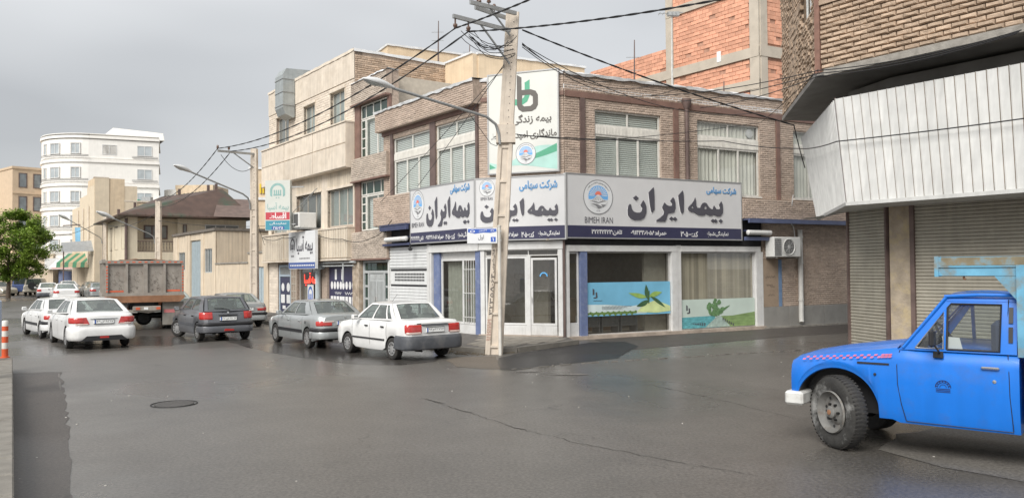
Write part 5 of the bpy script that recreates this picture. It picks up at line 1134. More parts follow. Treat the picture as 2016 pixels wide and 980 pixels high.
# ------------------------------------------------------------------ corner house on the right with shutters, awning and brick overhang
M_rbr = mat('golden_brown_brick', (0.45, 0.34, 0.25), 0.85, 0.12, 7, 0.7, 45, rnd=0.2, dirt=(.26, .18, .11), dscale=1.5, damt=.4)
M_rmor = mat('brown_mortar', (0.15, 0.105, 0.07), 0.95, 0.2, 12, 0.4)
M_shutr = mat('beige_grey_shutter', (0.37, 0.345, 0.285), 0.5, 0.08, 4, streak=0.10, dirt=(.28, .25, .2), dscale=1.2, damt=.5)
M_plas = mat('peeling_plaster', (0.36, 0.30, 0.23), 0.9, 0.2, 4, 0.6, 14, dirt=(0.46, 0.37, 0.22), dscale=3.2, damt=0.9)
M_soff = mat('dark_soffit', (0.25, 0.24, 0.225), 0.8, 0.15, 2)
M_awn = mat('white_awning_sheet', (0.55, 0.55, 0.535), 0.45, 0.06, 3, streak=0.1, rnd=.05)
FG = Fr((8.66, 21.0), (.29, -1.7)); FH = Fr((8.95, 19.3), (.586, -.81)); FA = Fr((8.66, 21.0), (-.876, -.482))
rb = thing('corner_house', 'golden brick corner house on the right with steel shutters below an overhang', 'building', FG, (.9, 0, 0))
def roller(fr, x0, x1, z0, z1, nm='shutter'):
    s = MB(fr); z = z0; p = .08
    while z < z1: s.prism([(.06, z), (.035, z + .012), (.03, z + p * .5), (.035, z + p * .88), (.06, z + p)], x0, x1, 'x'); z += p
    return s.build(nm, M_shutr, rb)
roller(FG, .06, 1.6, .02, 3.6); roller(FH, .62, 4.2, .02, 3.6)
c = MB(FG); c.box(0, .06, -.02, .14, 0, 3.7); c.box(1.6, 1.66, -.03, .14, 0, 3.7); c.build('shutter_rail', M_dkpipe, rb)
c = MB(FH); c.box(.02, .52, -.0, .3, 0, 3.7); c.build('pillar', M_plas, rb); c = MB(FH); c.box(.52, .62, -.03, .14, 0, 3.7); c.build('shutter_rail', M_dkpipe, rb)
c = MB(); p0, p1, p2 = Vector((8.66, 21.0)), Vector((8.95, 19.3)), FH.w(7, 0, 0).to_2d(); bk_ = FG.w(-.0, 6, 0).to_2d()
c.prism([(8.75, 20.98), (9.1, 19.35), (13.0, 13.9), (17, 17), (14.5, 24.2)], 3.6, 6.6, 'z'); c.build('mezzanine_wall', M_soff, rb)
c = MB(); c.prism([(8.9, 20.9), (9.25, 19.4), (13.2, 14.0), (17, 17), (14.5, 24.0)], 0, 3.6, 'z'); c.build('ground_wall', M_soff, rb)
# overhanging upper floors
oc = Vector((7.37, 19.44)); FO = Fr((oc.x, oc.y), (.586, -.81)); FP_ = Fr((8.5, 25.3), (-1.13, -5.86))
LP = (Vector((8.5, 25.3)) - oc).length
HP = [(LP - 1.95, LP - .75, 8.55, 11.5)]
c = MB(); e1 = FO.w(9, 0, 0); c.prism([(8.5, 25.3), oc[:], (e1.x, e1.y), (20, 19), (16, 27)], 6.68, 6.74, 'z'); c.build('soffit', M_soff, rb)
c = MB(FO); c.box(0.02, 9, .06, .4, 6.74, 13); c.build('wall', M_rmor, rb); c = MB(FP_); wall(c, 0, LP - .02, 6.74, 13, HP, .06, .4); c.build('wall', M_rmor, rb)
c = MB(FO); c.box(.2, 9, -.03, .3, 6.64, 6.8); c.build('edge_beam', M_conc, rb)
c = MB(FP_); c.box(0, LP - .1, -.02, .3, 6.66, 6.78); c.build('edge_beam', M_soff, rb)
c = MB(FO); c.box(-.04, .1, -.02, .12, 6.74, 13); c.build('corner_post', mat('corner_paint_brown', (.22, .12, .09), .7, .2), rb)
_rb = []
def rbrick(fr, a, z, L_, h, y):
    b = MB(); b.cr = random.random(); o = -.07 + random.uniform(-.025, .025); n = 5; rows = []
    full = abs(L_ - .34) < .005
    if full and len(_rb) >= 26: me = random.choice(_rb)
    else:
        for (ins, yy) in ((.006, .06), (.010, o * .55), (.028, o)):
            rows.append([(ins, yy + random.uniform(-.006, .006), ins), (L_ * .5, yy + random.uniform(-.012, .012), ins + random.uniform(0, .008)), (L_ - ins, yy + random.uniform(-.006, .006), ins), (L_ - ins, yy + random.uniform(-.012, .008), h - ins), (L_ * .5, yy + random.uniform(-.015, .01), h - ins - random.uniform(0, .01)), (ins, yy + random.uniform(-.01, .01), h - ins)])
        b.loft(rows, closed=True, cap1=True); me = b.mesh('brick', None); me.materials.append(M_rbr)
        if full: _rb.append(me)
    o = bpy.data.objects.new('brick', me); COL.objects.link(o); o.parent = rb; o.matrix_local = ROOT[rb.name].inverted() @ fr.M @ Matrix.Translation((a, y, z))
cnt = 0; st2 = MB(FO)
for r_ in range(13):
    z = 6.81 + r_ * .118; x = .1 - (.17 if r_ % 2 else 0)
    while x < 4.6:
        a = max(.1, x); b_ = x + .34; x += .34
        if b_ - a < .1: continue
        rbrick(FO, a, z, b_ - a, .118, .06); cnt += 1
for r_ in range(13, 45):
    z = 6.81 + r_ * .118; x = .1
    while x < 6: st2.cr = random.random(); st2.box(x + .006, x + .334, -.02 + random.uniform(-.02, .02), .06, z + .006, z + .112); x += .34
st2.build('brick_facing', M_rbr, rb, kind='stuff')
st2 = MB(FP_)
for r_ in range(20):
    z = 6.81 + r_ * .118; x = LP - .03 - (.17 if r_ % 2 else 0); row_ = 0
    while x > 2.0:
        a = x - .34; b_ = x; x -= .34
        if b_ > HP[0][0] and a < HP[0][1] and z + .1 > HP[0][2]: continue
        if cnt < 296 and a > 3.2: rbrick(FP_, a, z, .34, .118, .06); cnt += 1
        else: st2.cr = random.random(); st2.box(a + .006, b_ - .006, -.02 + random.uniform(-.02, .02), .06, z + .006, z + .112)
bricks(st2, 0, LP - .03, 9.17, 13, HP, .06, .34, .118, .012, .07, .02); bricks(st2, 0, 2.0, 6.81, 9.17, HP, .06, .34, .118, .012, .07, .02)
st2.build('brick_facing', M_rbr, rb, kind='stuff')
o = window(rb, FP_, HP[0][0], HP[0][1], 8.55, 11.5, (.5,), M_white, G_win, y=.1, bar=.08, rows=(10.6,)); c = MB(FP_); c.box(HP[0][0], HP[0][1], .38, .42, 8.5, 11.5); c.build('reveal_board', M_curtw, o)
# sheet-metal awning: panels one by one, folded round the corner
aw = thing('metal_awning', 'large white ribbed sheet metal awning over the right-hand shutters', 'awning', FH, (.5, -1.4, 3.5))
T0 = FH.w(-.6, -1.15, 6.05); B0 = FH.w(-.1, -1.55, 3.52); T1 = FH.w(7, -1.15, 6.05); B1 = FH.w(7, -1.55, 3.52)
TS = Vector((8.9, 24.8, 6.05)); BS = Vector((9.0, 23.9, 3.5))
M_seam = mat('awning_rusty_seam', (.22, .18, .14), .6, .25, 3, streak=.2)
def awn_panels(Ta, Ba, Tb, Bb, n, rib):
    nrm = (Tb - Ta).cross(Ba - Ta).normalized()
    if nrm.dot(Vector((0, 0, 2.1)) - Ta) < 0: nrm = -nrm
    for i in range(n):
        m_ = MB(); m_.cr = random.random(); P = lambda t, s_, o_: Ta.lerp(Tb, t).lerp(Ba.lerp(Bb, t), s_) + nrm * o_
        pr = [(0, 0), (.08, rib), (.14, 0.002), (.84, .002), (.92, 0), (1, 0)]
        rows = [[P((i + f_) / n, s_, o_) for f_, o_ in pr] for s_ in (0, 1)]
        m_.loft(rows, mi=[1, 0, 0, 0, 1]); m_.loft([[q - nrm * .015 for q in rows[0]], [q - nrm * .015 for q in rows[1]]]); m_.build('awning_panel', [M_awn, M_seam], aw)
awn_panels(T0, B0, T1, B1, 36, .035); awn_panels(TS, BS, T0, B0, 30, .025)
c = MB()
def bar(a, b_, r_): c.tube([a, b_], r_, 4)
for a, b_ in ((B0, B1), (BS, B0)):
    d = (b_ - a).normalized(); s_ = Vector((0, 0, .04)); q = Vector((d.y, -d.x, 0)) * .03
    c.add([a - s_ - q, a - s_ + q, a + s_ + q, a + s_ - q, b_ - s_ - q, b_ - s_ + q, b_ + s_ + q, b_ + s_ - q], [(0, 1, 2, 3), (7, 6, 5, 4), (0, 4, 5, 1), (1, 5, 6, 2), (2, 6, 7, 3), (3, 7, 4, 0)])
c.build('bottom_rail', M_awn, aw)
c = MB(); c.tube([T0 + Vector((0, 0, .02)), B0], .018, 5); c.build('corner_seam', M_dkpipe, aw)
c = MB(); w1, w2, w3 = FH.w(7, .0, 3.5), FH.w(.0, -.02, 3.5), FG.w(0, -.02, 3.5); c.add([B1, B0, BS, FG.w(-2.5, .1, 3.48), w3, w2, w1], [(0, 1, 5, 6), (1, 2, 4, 5), (2, 3, 4)]); c.build('awning_underside', M_awn, aw)
c = MB(); 
for x in (0, 1.8, 3.6): c.tube([FH.w(x - .4, -1.1, 6.0), FH.w(x, 0.1, 6.3)], .03, 6); c.tube([FH.w(x - .2, -1.4, 3.7), FH.w(x, 0.1, 3.55)], .03, 6)
c.build('awning_strut', M_galv, aw)
# ------------------------------------------------------------------ low yard house past the beige block
M_lowst = mat('tan_ribbed_render', (0.64, 0.54, 0.415), 0.75, 0.08, 2, 0.2, 30, rnd=0.06, streak=0.2, dirt=(0.42, 0.33, 0.23), dscale=1.0, damt=0.4)
M_bluegate = mat('pale_blue_gate', (0.40, 0.47, 0.50), 0.5, 0.08, 4, streak=0.1)
G_far = mat('far_window_glass', (0.16, 0.18, 0.19), 0.12, 0.25, 1.5, spec=0.8)
def swin(th, fr, x0, x1, z0, z1, cols=(.5,), fm=None, bar=.06, y=-.02, gm=None, name='window'):
    """small far window: frame and one pane per sash, set in a shallow reveal"""
    return window(th, fr, x0, x1, z0, z1, cols, fm or M_cream, gm or G_far, y=y, bar=bar, depth=.08, name=name)
lw = thing('low_house', 'low tan ribbed house with grey gate past the beige block', 'building', FL, (-32, 0, 0))
c = MB(FL); wall(c, -37.8, -27.9, 0, 4.5, [(-33.5, -31.0, 0, 4.1), (-30.3, -28.6, 2.05, 3.5), (-36.5, -34.75, 2.2, 3.4)], 0, .3); c.build('wall', M_lowst, lw)
x = -37.8
while x < -28: 
    for a, b_ in cut(x, x + 1.2, [(-33.5, -31.0), (-30.35, -28.55), (-36.55, -34.7)]): c = MB(FL); c.cr = random.random(); c.box(a + .01, b_ - .01, -.04, 0, 0, 4.48); c.build('render_panel', M_lowst, lw)
    x += 1.25
LS = Fr(FL.w(-27.9, 0, 0)[:2], (.81, .586))
c = MB(LS); c.box(.02, 8, 0, .3, 0, 4.55); c.build('wall', M_lowst, lw)
for i in range(5): c = MB(LS); c.cr = random.random(); c.box(.04 + i * 1.5, 1.52 + i * 1.5, -.03, 0, 0, 4.5); c.build('render_panel', M_lowst, lw)
c = MB(FL); c.box(-37.9, -27.8, -.12, 9, 4.52, 4.68); c.build('roof', mat('roof_dark_edge', (.16, .14, .12), .8, .2), lw)
swin(lw, LS, 1.25, 2.05, 2.7, 3.75, ()); swin(lw, LS, 2.45, 3.1, 2.9, 3.72, ())
swin(lw, FL, -30.3, -28.6, 2.05, 3.5, (.33, .66), M_gate, y=.05); swin(lw, FL, -36.5, -34.75, 2.2, 3.4, (.5,), M_gate, y=.05)
ga = thing('yard_gate', 'tall pale grey corrugated gate in the front of the low tan house', 'gate', FL, (-32.2, .05, 0))
for k in range(2):
    c = MB(FL); c.box(-33.45 + k * 1.24, -32.23 + k * 1.24, .1, .14, .05, 4.05)
    for i in range(9): c.box(-33.42 + k * 1.24 + i * .135, -33.35 + k * 1.24 + i * .135, .06, .1, .1, 4.0)
    c.build('gate_leaf', M_bluegate, ga)
c = MB(LS); c.tube([(4.0, .6, 4.6), (4.0, .6, 5.2)], .11, 10); c.tube([(4.0, .6, 5.2), (4.0, .6, 5.5)], .15, 10); c.build('flue', M_galv, lw, smooth=40)
yw = thing('yard_wall', 'tan yard wall with a narrow blue-grey door behind the second pole', 'wall', FL, (-23, 0, 0))
c = MB(FL); c.box(-27.85, -22.0, -.02, .2, 0, 2.55); c.build('wall', M_lowst, yw); c = MB(FL); c.box(-27.85, -21.9, -.08, .26, 2.55, 2.62); c.box(-21.95, -18.85, -.1, .26, 3.04, 3.12); c.build('coping', M_conc, yw)
c = MB(FL); wall(c, -21.95, -18.85, 0, 3.04, [(-20.6, -19.5, 0, 2.35)], -.04, .2); c.build('wall', M_lowst, yw)
c = MB(FL); c.box(-20.58, -19.52, .04, .08, .02, 2.33); c.box(-20.58, -20.48, .0, .04, 0, 2.33); c.box(-19.62, -19.52, 0, .04, 0, 2.33); c.box(-20.1, -20.02, .0, .04, 0, 2.33); c.build('door', M_bluegate, yw)
# house front with the window box seen over the yard wall
yb = thing('rear_house', 'ochre house with yellow lettered roof board behind the second pole', 'building', W0, (-18.6, 60, 0)); YF = Fr((-19.4, 60.2), (.876, .1))
c = MB(YF); c.box(0, 6, 0, 6, 0, 9.7); c.build('wall', M_och, yb); c = MB(YF); c.box(-.1, 6, -.1, 6, 9.7, 9.85); c.box(-.1, 6, -.12, 0, 7.4, 7.6); c.build('cornice', M_flash, yb)
c = MB(YF)
for i in range(5): c.box(.7 + i * .2, .82 + i * .2, -.12, -.05, 7.9, 8.6 + .1 * (i % 2))
c.build('yellow_lettering', mat('sign_yellow', (.7, .5, .03), .5, .05), yb)
cb = thing('window_cooler', 'white framed window box high on the wall behind the light box sign', 'window', FL, (-20.8, 1.2, 4.6)); c = MB(FL); c.box(-21.6, -20.3, 1.6, 2.4, 4.7, 6.0); c.build('frame', M_white, cb); c = MB(FL); c.box(-21.5, -21.0, 1.58, 1.6, 4.8, 5.9); c.box(-20.9, -20.4, 1.58, 1.6, 4.8, 5.9); c.build('pane', G_far, cb)
c = MB(FL); c.box(-21.8, -20.1, 1.5, 5, 0, 4.7); c.build('support_wall', M_lowst, cb)

# ------------------------------------------------------------------ two-storey house with hipped tin roof
M_crm = mat('cream_render', (0.68, 0.60, 0.46), 0.8, 0.06, 2, 0.15, 30, streak=0.08)
M_roofb = mat('brown_tin_roof', (0.085, 0.052, 0.04), 0.6, 0.2, 1.2, 0.2, 12, dirt=(0.03, 0.075, 0.045), dscale=0.32, damt=0.85)
hs = thing('tin_roof_house', 'cream two-storey house with balcony and brown green hipped tin roof', 'building', FL, (-58, 2, 0))
HF = Fr(FL.w(-53.6, 0, 0)[:2], (.81, .586))
c = MB(FL); wall(c, -63.9, -53.62, 0, 6.9, [(-61.5, -60.1, 4.0, 6.2), (-59.3, -57.7, 4.1, 6.2), (-56.1, -54.5, 4.1, 6.25)], 0, .3); c.build('wall', M_crm, hs)
c = MB(HF); c.box(0.02, .8, 0, 9, 0, 6.9); c.box(.8, 4.4, 1.2, 9, 0, 6.9); c.box(.8, 4.2, 0, 1.2, 0, 3.85); c.box(4.2, 10.2, .6, 9, 0, 6.9); c.build('wall', M_crm, hs)
for a, b_ in ((-61.5, -60.1), (-59.3, -57.7), (-56.1, -54.5)): swin(hs, FL, a, b_, 4.05, 6.2, (), M_dkpipe, y=.02, bar=.12)
swin(hs, HF, 1.54, 3.47, 5.0, 6.2, (.32,), M_dkpipe, y=1.1, bar=.1); swin(hs, HF, 4.62, 4.95, 5.5, 6.3, (), M_dkpipe, y=.52, bar=.06); swin(hs, HF, 6.5, 9.5, 5.4, 6.35, (.3, .6), M_white, y=.5, bar=.08)
c = MB(HF); c.box(.8, 3.9, .0, .06, 4.72, 4.8); c.box(.8, 3.9, 0, .06, 3.86, 3.92)
for i in range(26): 
    x = .85 + i * .118; c.tube([(x, .03, 3.9), (x + (.1 if i % 2 else -.1), .03, 4.74)], .014, 4)
c.build('balcony_rail', M_dkpipe, hs)
for xx, yy in ((-63.8, -.12), (-53.5, -.1)): c = MB(FL); c.tube([(xx, yy, 6.7), (xx, yy, 2.5)], .12, 8); c.build('rain_pipe', M_dkpipe, hs)
c = MB(FL); E0 = [(-64.6, -.9, 6.75), (-52.6, -.9, 6.95), (-52.6, 10.5, 6.95), (-64.6, 10.5, 6.75)]; c.add(E0 + [(-60.3, 4.2, 9.2), (-56.8, 8.8, 9.9)], [(0, 1, 4), (1, 2, 5, 4), (2, 3, 5), (3, 0, 4, 5)]); c.add([(p[0], p[1], p[2] - .12) for p in E0] + E0, [(0, 1, 2, 3), (0, 1, 5, 4), (1, 2, 6, 5), (2, 3, 7, 6)]); rf = c.build('roof', M_roofb, hs)
c = MB(FL)
A1, A2, B1_, B2_ = Vector((-52.6, -.9, 6.95)), Vector((-52.6, 10.5, 6.95)), Vector((-60.3, 4.2, 9.2)), Vector((-56.8, 8.8, 9.9))
for i in range(1, 16): c.tube([A1.lerp(A2, i / 16) + Vector((0, 0, .03)), B1_.lerp(B2_, i / 16) + Vector((0, 0, .03))], .03, 4)
c.build('roof_seam', MATS['brown_tin_roof'], rf)
c = MB(FL); c.add([(-51.5, 6.5, 6.9), (-50.8, 15, 6.9), (-56, 12, 8.9), (-56, 8.2, 8.9)], [(0, 1, 2, 3)]); c.build('roof', mat('rust_tin_roof', (.16, .11, .09), .5, .2, 2, metal=.2), hs)
for x, y_, z in ((-59.2, 5.4, 9.35), (-57.6, 7.6, 9.7), (-57.2, 8.2, 9.8), (-61.5, 2.0, 8.1), (-62.6, .8, 7.5)): c = MB(FL); c.box(x, x + .22, y_, y_ + .22, z - .3, z + .55); c.build('chimney', M_dkpipe, rf)

# ------------------------------------------------------------------ tall tan block, its step-downs and the curved white apartments
mb_ = thing('tan_block', 'plain tan stucco block without windows between tin roof house and apartments', 'building', FL, (-75, 2, 0))
MF = Fr(FL.w(-70, 0, 0)[:2], (.81, .586))
c = MB(MF); c.box(0, 2.8, 0, 4, 0, 11.7); c.build('wall', M_och, mb_); c = MB(MF); c.box(2.8, 6.5, .1, 4, 0, 9.4); c.build('wall', M_och, mb_); c = MB(MF); c.box(2.75, 6.6, .0, 4, 9.4, 9.55); c.box(-.05, 1.35, -.05, .5, 11.7, 11.8); c.build('coping', M_bst, mb_)
c = MB(MF); c.box(.02, 1.35, -.06, 0, 0, 11.68); c.build('render_panel', mat('pale_tan_stucco', (.68, .58, .44), .85, .06, 2, streak=.06), mb_)
M_och2 = MATS['pale_tan_stucco']
for (a, b_, z) in ((-74.5, -70.02, 11.0), (-79.5, -74.5, 10.3), (-85, -79.5, 9.4)): c = MB(FL); c.box(a, b_, 0, 4, 0, z); c.build('wall', M_och2, mb_)
for a in (-73, -76.5, -80): c = MB(FL); c.tube([(a, -.08, 9), (a, -.08, 3)], .09, 6); c.build('rain_pipe', M_bst, mb_)
c = MB(FL); c.box(-78.4, -77.4, 1, 2, 10.3, 11.3); c.build('chimney', M_dkpipe, mb_)
M_apw = mat('white_apartment_stone', (0.82, 0.80, 0.76), 0.6, 0.03, 2, streak=0.04)
M_rail = mat('black_balcony_rail', (.05, .05, .055), .5, .1)
ap = thing('apartment_building', 'white five-storey apartment block with rounded front and roof terrace', 'building', W0, (-55, 106, 0))
# plan: flat right wing, bow front on the left
import itertools
def plan(off=0.0):
    P = [(-46.7 + off * .9, 107.4 - off), (-54.2, 104.0 - off)]; cx, cy, r_ = -56.4, 110.0, 6.4 + off
    P += [(cx + r_ * math.cos(a), cy + r_ * math.sin(a)) for a in [R(-70 - 95 * i / 14) for i in range(15)]]
    return P + [(-62.0 - off * .3, 118 + off), (-51.3 + off * .9, 118 + off)]
def ring_block(z0, z1, off, nm, m): c = MB(); c.prism(plan(off), z0, z1, 'z'); return c.build(nm, m, ap)
FLH = 3.08; Z0 = 4.1
ring_block(0, Z0, -.7, 'ground_storey', M_room); ring_block(Z0, 19.3, 0, 'wall', M_apw)
for k in range(6): ring_block(Z0 + k * FLH - .1 if k else Z0 - .15, Z0 + k * FLH + .25, .16, 'floor_band', M_apw); ring_block(Z0 + k * FLH + .42, Z0 + k * FLH + .52, .07, 'floor_band', M_apw)
# bow-front windows with rails, each window a framed pair of sashes
def face(P, Q_): return Fr(P, (Q_[0] - P[0], Q_[1] - P[1])), math.hypot(Q_[0] - P[0], Q_[1] - P[1])
PL = plan(0.0)
G_apt = mat('apartment_glass', (.42, .46, .48), .15, .2, .8, spec=.8)
for k in range(5):
    z = Z0 + k * FLH + .95
    for px, wd in ((-60.35, .7), (-58.55, 1.5), (-55.75, 1.1)):
        a = math.asin((px + 56.4) / 6.4); P = (-56.4 + 6.4 * math.sin(a), 110 - 6.4 * math.cos(a)); t_ = (math.cos(a), math.sin(a)); fr = Fr((P[0] - t_[0] * wd / 2, P[1] - t_[1] * wd / 2), t_)
        swin(ap, fr, 0, wd, z, z + 1.35, (.5,) if wd > 1 else (), M_white, y=-.06, bar=.08, gm=G_apt)
        c = MB(fr); c.box(-.08, wd + .08, -.12, 0, z + 1.36, z + 1.42); c.box(-.06, 0, -.1, 0, z, z + 1.36); c.box(wd, wd + .06, -.1, 0, z, z + 1.36); c.build('surround', M_apw, ap)
    c = MB()
    for dz in (0, .16): c.tube([(-56.4 + 6.75 * math.sin(a), 110 - 6.75 * math.cos(a), z - .32 + dz) for a in [R(-42 + 62 * i / 12) for i in range(13)]], .035, 4)
    c.build('balcony_rail', M_rail, ap)
    fr = Fr((-54.2, 104.0), (7.5, 3.4))
    if k >= 2: 
        swin(ap, fr, 5.6, 7.4, z, z + 1.35, (.5,), M_white, y=-.06, bar=.08, gm=G_apt); c = MB(fr); c.box(5.0, 8.1, -.2, -.15, z - .3, z - .25); c.box(5.0, 8.1, -.2, -.15, z - .14, z - .1); c.build('balcony_rail', M_rail, ap)
        if k == 4: swin(ap, fr, 1.5, 3.2, z, z + 1.3, (.5,), M_white, y=-.04, bar=.08, gm=M_apw)
c = MB(); c.prism([(-54.2, 104.3), (-46.8, 107.6), (-48.7, 112), (-54.2, 112)], 19.3, 19.9, 'z'); c.build('parapet', M_apw, ap)
pr = [(-54.2, 19.9), (-52.8, 21.2), (-47.2, 21.2), (-47.2, 19.9)]
c = MB(Fr((0, 106.2), (1, .15))); c.M = Matrix.Translation((0, 2.2, 0)); c.add([(-54.1, 104.6, 19.9), (-52.8, 105.2, 21.3), (-47.2, 107.6, 20.9), (-47.0, 107.6, 19.9), (-54.1, 110, 19.9), (-52.8, 110, 21.3), (-49.2, 111, 20.9), (-49.2, 111, 19.9)], [(0, 3, 2, 1), (4, 5, 6, 7), (0, 1, 5, 4), (1, 2, 6, 5), (2, 3, 7, 6)]); c.build('penthouse', M_apw, ap)
c = MB()
for dz in (.15, .3, .45): c.tube([(-56.4 + 6.5 * math.sin(a), 110 - 6.5 * math.cos(a), 19.35 + dz) for a in [R(-60 + 80 * i / 12) for i in range(13)]], .04, 4)
c.build('terrace_rail', M_rail, ap)
# shops at street level
c = MB(); c.box(-57.8, -56.2, 103.6, 103.8, .1, 2.4); c.build('shop_window', M_blue, ap); c = MB(); c.box(-54.6, -52.2, 104.0, 104.1, .1, 2.6); c.build('shop_window', mat('dark_green_front', (.03, .06, .03), .4, .1), ap)
c = MB(); c.box(-55.6, -54.9, 103.7, 103.8, .1, 2.6); c.box(-52.0, -51.2, 104.4, 104.5, .1, 2.4); c.build('yellow_panel', MATS.get('sign_yellow'), ap)
c = MB(); c.box(-59.2, -57.6, 102.9, 103.0, 2.6, 4.0); c.build('shop_fascia', M_white, ap)
cn = thing('shop_canopy', 'white slanted shop canopy with blue red stripes under the white apartments', 'canopy', W0, (-54.5, 102.5, 2.7)); c = MB(); c.add([(-57.6, 102.9, 3.9), (-52.2, 103.5, 4.1), (-52.4, 101.9, 3.0), (-57.8, 101.3, 2.8)], [(0, 1, 2, 3)]); c.box(-57.8, -52.4, 101.3, 101.4, 2.6, 2.85); c.build('sheet', M_white, cn); c = MB(); c.box(-57.4, -53, 101.28, 101.3, 2.7, 2.76); c.build('stripe', M_orange, cn)

# tan strip building, far-left blocks
M_tan2 = mat('orange_tan_render', (0.58, 0.45, 0.32), 0.8, 0.06, 2)
tn = thing('tan_apartments', 'narrow orange tan apartment block left of the white curved apartments', 'building', W0, (-63, 105, 0)); TNF = Fr((-64.0, 104), (2.8, 3.2))
c = MB(TNF); c.box(0, 4.2, 0, 9, 0, 15.6); c.build('wall', M_tan2, tn); c = MB(TNF); c.box(-.1, 4.3, -.15, 9, 15.6, 15.9); c.build('cornice', M_tan2, tn)
for k in range(4):
    for x in (.7, 2.4): swin(tn, TNF, x, x + 1.0, 4.2 + k * 3, 6.1 + k * 3, (), M_dkpipe, y=-.05, bar=.1)
    c = MB(TNF); c.box(-.05, 4.25, -.12, 0, 3.4 + k * 3, 3.55 + k * 3); c.build('floor_band', M_tan2, tn)
c = MB(Fr((-58.4, 106), (1, 0))); c.box(-6.3, 0, -2.6, 1, 0, 4.6); c.build('annexe', M_lowst, tn)
wb = thing('white_block', 'plain white block behind the tan houses at the far left', 'building', W0, (-80, 125, 0)); c = MB(Fr((-86, 124), (1, .1))); c.box(0, 14, 0, 8, 0, 17); c.build('wall', M_apw, wb); c = MB(Fr((-86, 124), (1, .1))); c.box(9.5, 11.2, -.05, 0, 14.5, 15.8); c.build('window', G_apt, wb); c = MB(Fr((-86, 124), (1, .1))); c.box(12.7, 13.6, -.05, 0, 14.1, 15.6); c.build('window', G_far, wb)
for i, (x0, x1, y_, z, lab) in enumerate(((-78, -66.3, 108, 13.6, 'pale ochre three-storey block behind the green tree'), (-74, -62.5, 101, 3.6, 'low tan wall house under the green tree'))):
    t = thing('far_house', lab, 'building', W0, ((x0 + x1) / 2, y_, 0)); c = MB(); c.box(x0, x1, y_, y_ + 8, 0, z); c.build('wall', (M_och2, M_och)[i], t); c = MB(); c.box(x0 - .15, x1 + .15, y_ - .15, y_ + 8, z, z + .25); c.build('cornice', M_och, t)
    if i == 0: 
        for k in range(3): swin(t, W0, -70.5, -69.2, 3 + k * 3.4, 4.8 + k * 3.4, (.5,), M_dkpipe, y=y_ - .04, bar=.1)
    else: c = MB(); c.box(-65.6, -64.2, y_ - .05, y_, .0, 2.5); c.build('door', M_dkpipe, t)
sw = thing('street_wall', 'cream garden wall along the left side of the street behind parked cars', 'wall', W0, (-55, 88, 0)); SWF = Fr((-52.6, 80.5), (-.62, .78)); c = MB(SWF); c.box(-3, 24, -.0, .3, 0, 2.9); c.build('wall', M_crm, sw); c = MB(SWF); c.box(-3, 24, -.06, .36, 2.9, 3.0); c.build('coping', M_conc, sw)
for i in range(8): c = MB(SWF); c.box(-2.5 + i * 3.2, -2.2 + i * 3.2, -.05, 0, 0, 2.9); c.build('pier', M_lowst, sw)
t = thing('far_house', 'small ochre rooftop house with curved balcony behind the tin roof', 'building', W0, (-45, 112, 0)); c = MB(); c.box(-45.6, -40.5, 110, 116, 0, 13.9); c.build('wall', M_och, t); c = MB(); c.lathe([(1.6, 0), (1.6, 1.0), (1.4, 1.0)], (-46.0, 111.5, 12.3), (0, 0, 1), 16); c.build('balcony', M_apw, t); c = MB(); c.box(-47, -44, 109.6, 110, 11.2, 12.2); c.build('parapet', M_apw, t)
t = thing('far_house', 'flat white roofs with small green shed beyond the tan block', 'building', W0, (-50, 104, 0)); c = MB(); c.box(-49.5, -45.8, 104, 109, 0, 11.0); c.build('wall', M_apw, t); c = MB(); c.box(-48.9, -48.0, 104.2, 105, 11.0, 11.5); c.build('shed', M_green, t); c = MB(); c.box(-47.5, -46.4, 104.2, 105, 11, 11.8); c.build('water_tank', M_galv, t)
# far shop row awnings at the end of the right-hand pavement
t = thing('shop_banner', 'light blue cloth banner hanging on a pole before far shops', 'banner', W0, (-47.0, 90, 4.6)); c = MB(); n = 8
c.loft([[(-47.9 + 1.9 * i / n, 89 + .12 * math.sin(i * 1.4), 7.1) for i in range(n + 1)], [(-47.9 + 1.9 * i / n, 89 + .16 * math.sin(i * 1.4 + 1), 4.8) for i in range(n + 1)]]); c.build('cloth', mat('banner_cloth_blue', (.2, .42, .6), .7, .15, 1), t, smooth=60); c = MB(); c.tube([(-49.2, 89, 7.3), (-45.6, 89, 7.5)], .07, 6); c.build('pole', M_dkpipe, t)
t = thing('market_awning', 'green and tan striped shop awning beyond the dump truck', 'awning', W0, (-46, 85, 2.4)); c = MB(); N_ = 9
for i in range(N_): 
    c.cm = i % 2; x0 = -47.2 + i * .42; c.add([(x0, 86.5, 4.2), (x0 + .42, 86.5, 4.2), (x0 + .42, 84.2, 3.2), (x0, 84.2, 3.2), (x0, 84.1, 2.7), (x0 + .42, 84.1, 2.7)], [(0, 1, 2, 3), (3, 2, 5, 4)])
c.build('canvas', [mat('awning_green', (.06, .2, .11), .8, .1), mat('awning_tan', (.4, .32, .2), .8, .1)], t)
c = MB(); c.box(-46.8, -43.6, 86.5, 90, 0, 5.0); c.build('stall_wall', M_lowst, t)
t = thing('sheet_roof', 'grey slanted sheet roof over far shops left of the truck', 'roof', W0, (-43, 80, 4)); c = MB(); c.add([(-45.5, 82, 5.2), (-41, 84, 5.6), (-40.2, 82.8, 4.4), (-44.8, 80.6, 4.2)], [(0, 1, 2, 3)]); c.build('sheet', M_galv, t); c = MB(); c.tube([(-44.6, 80.8, 0), (-44.6, 80.8, 4.3)], .06, 6); c.tube([(-40.4, 82.9, 0), (-40.4, 82.9, 4.5)], .06, 6); c.build('post', M_dkpipe, t)

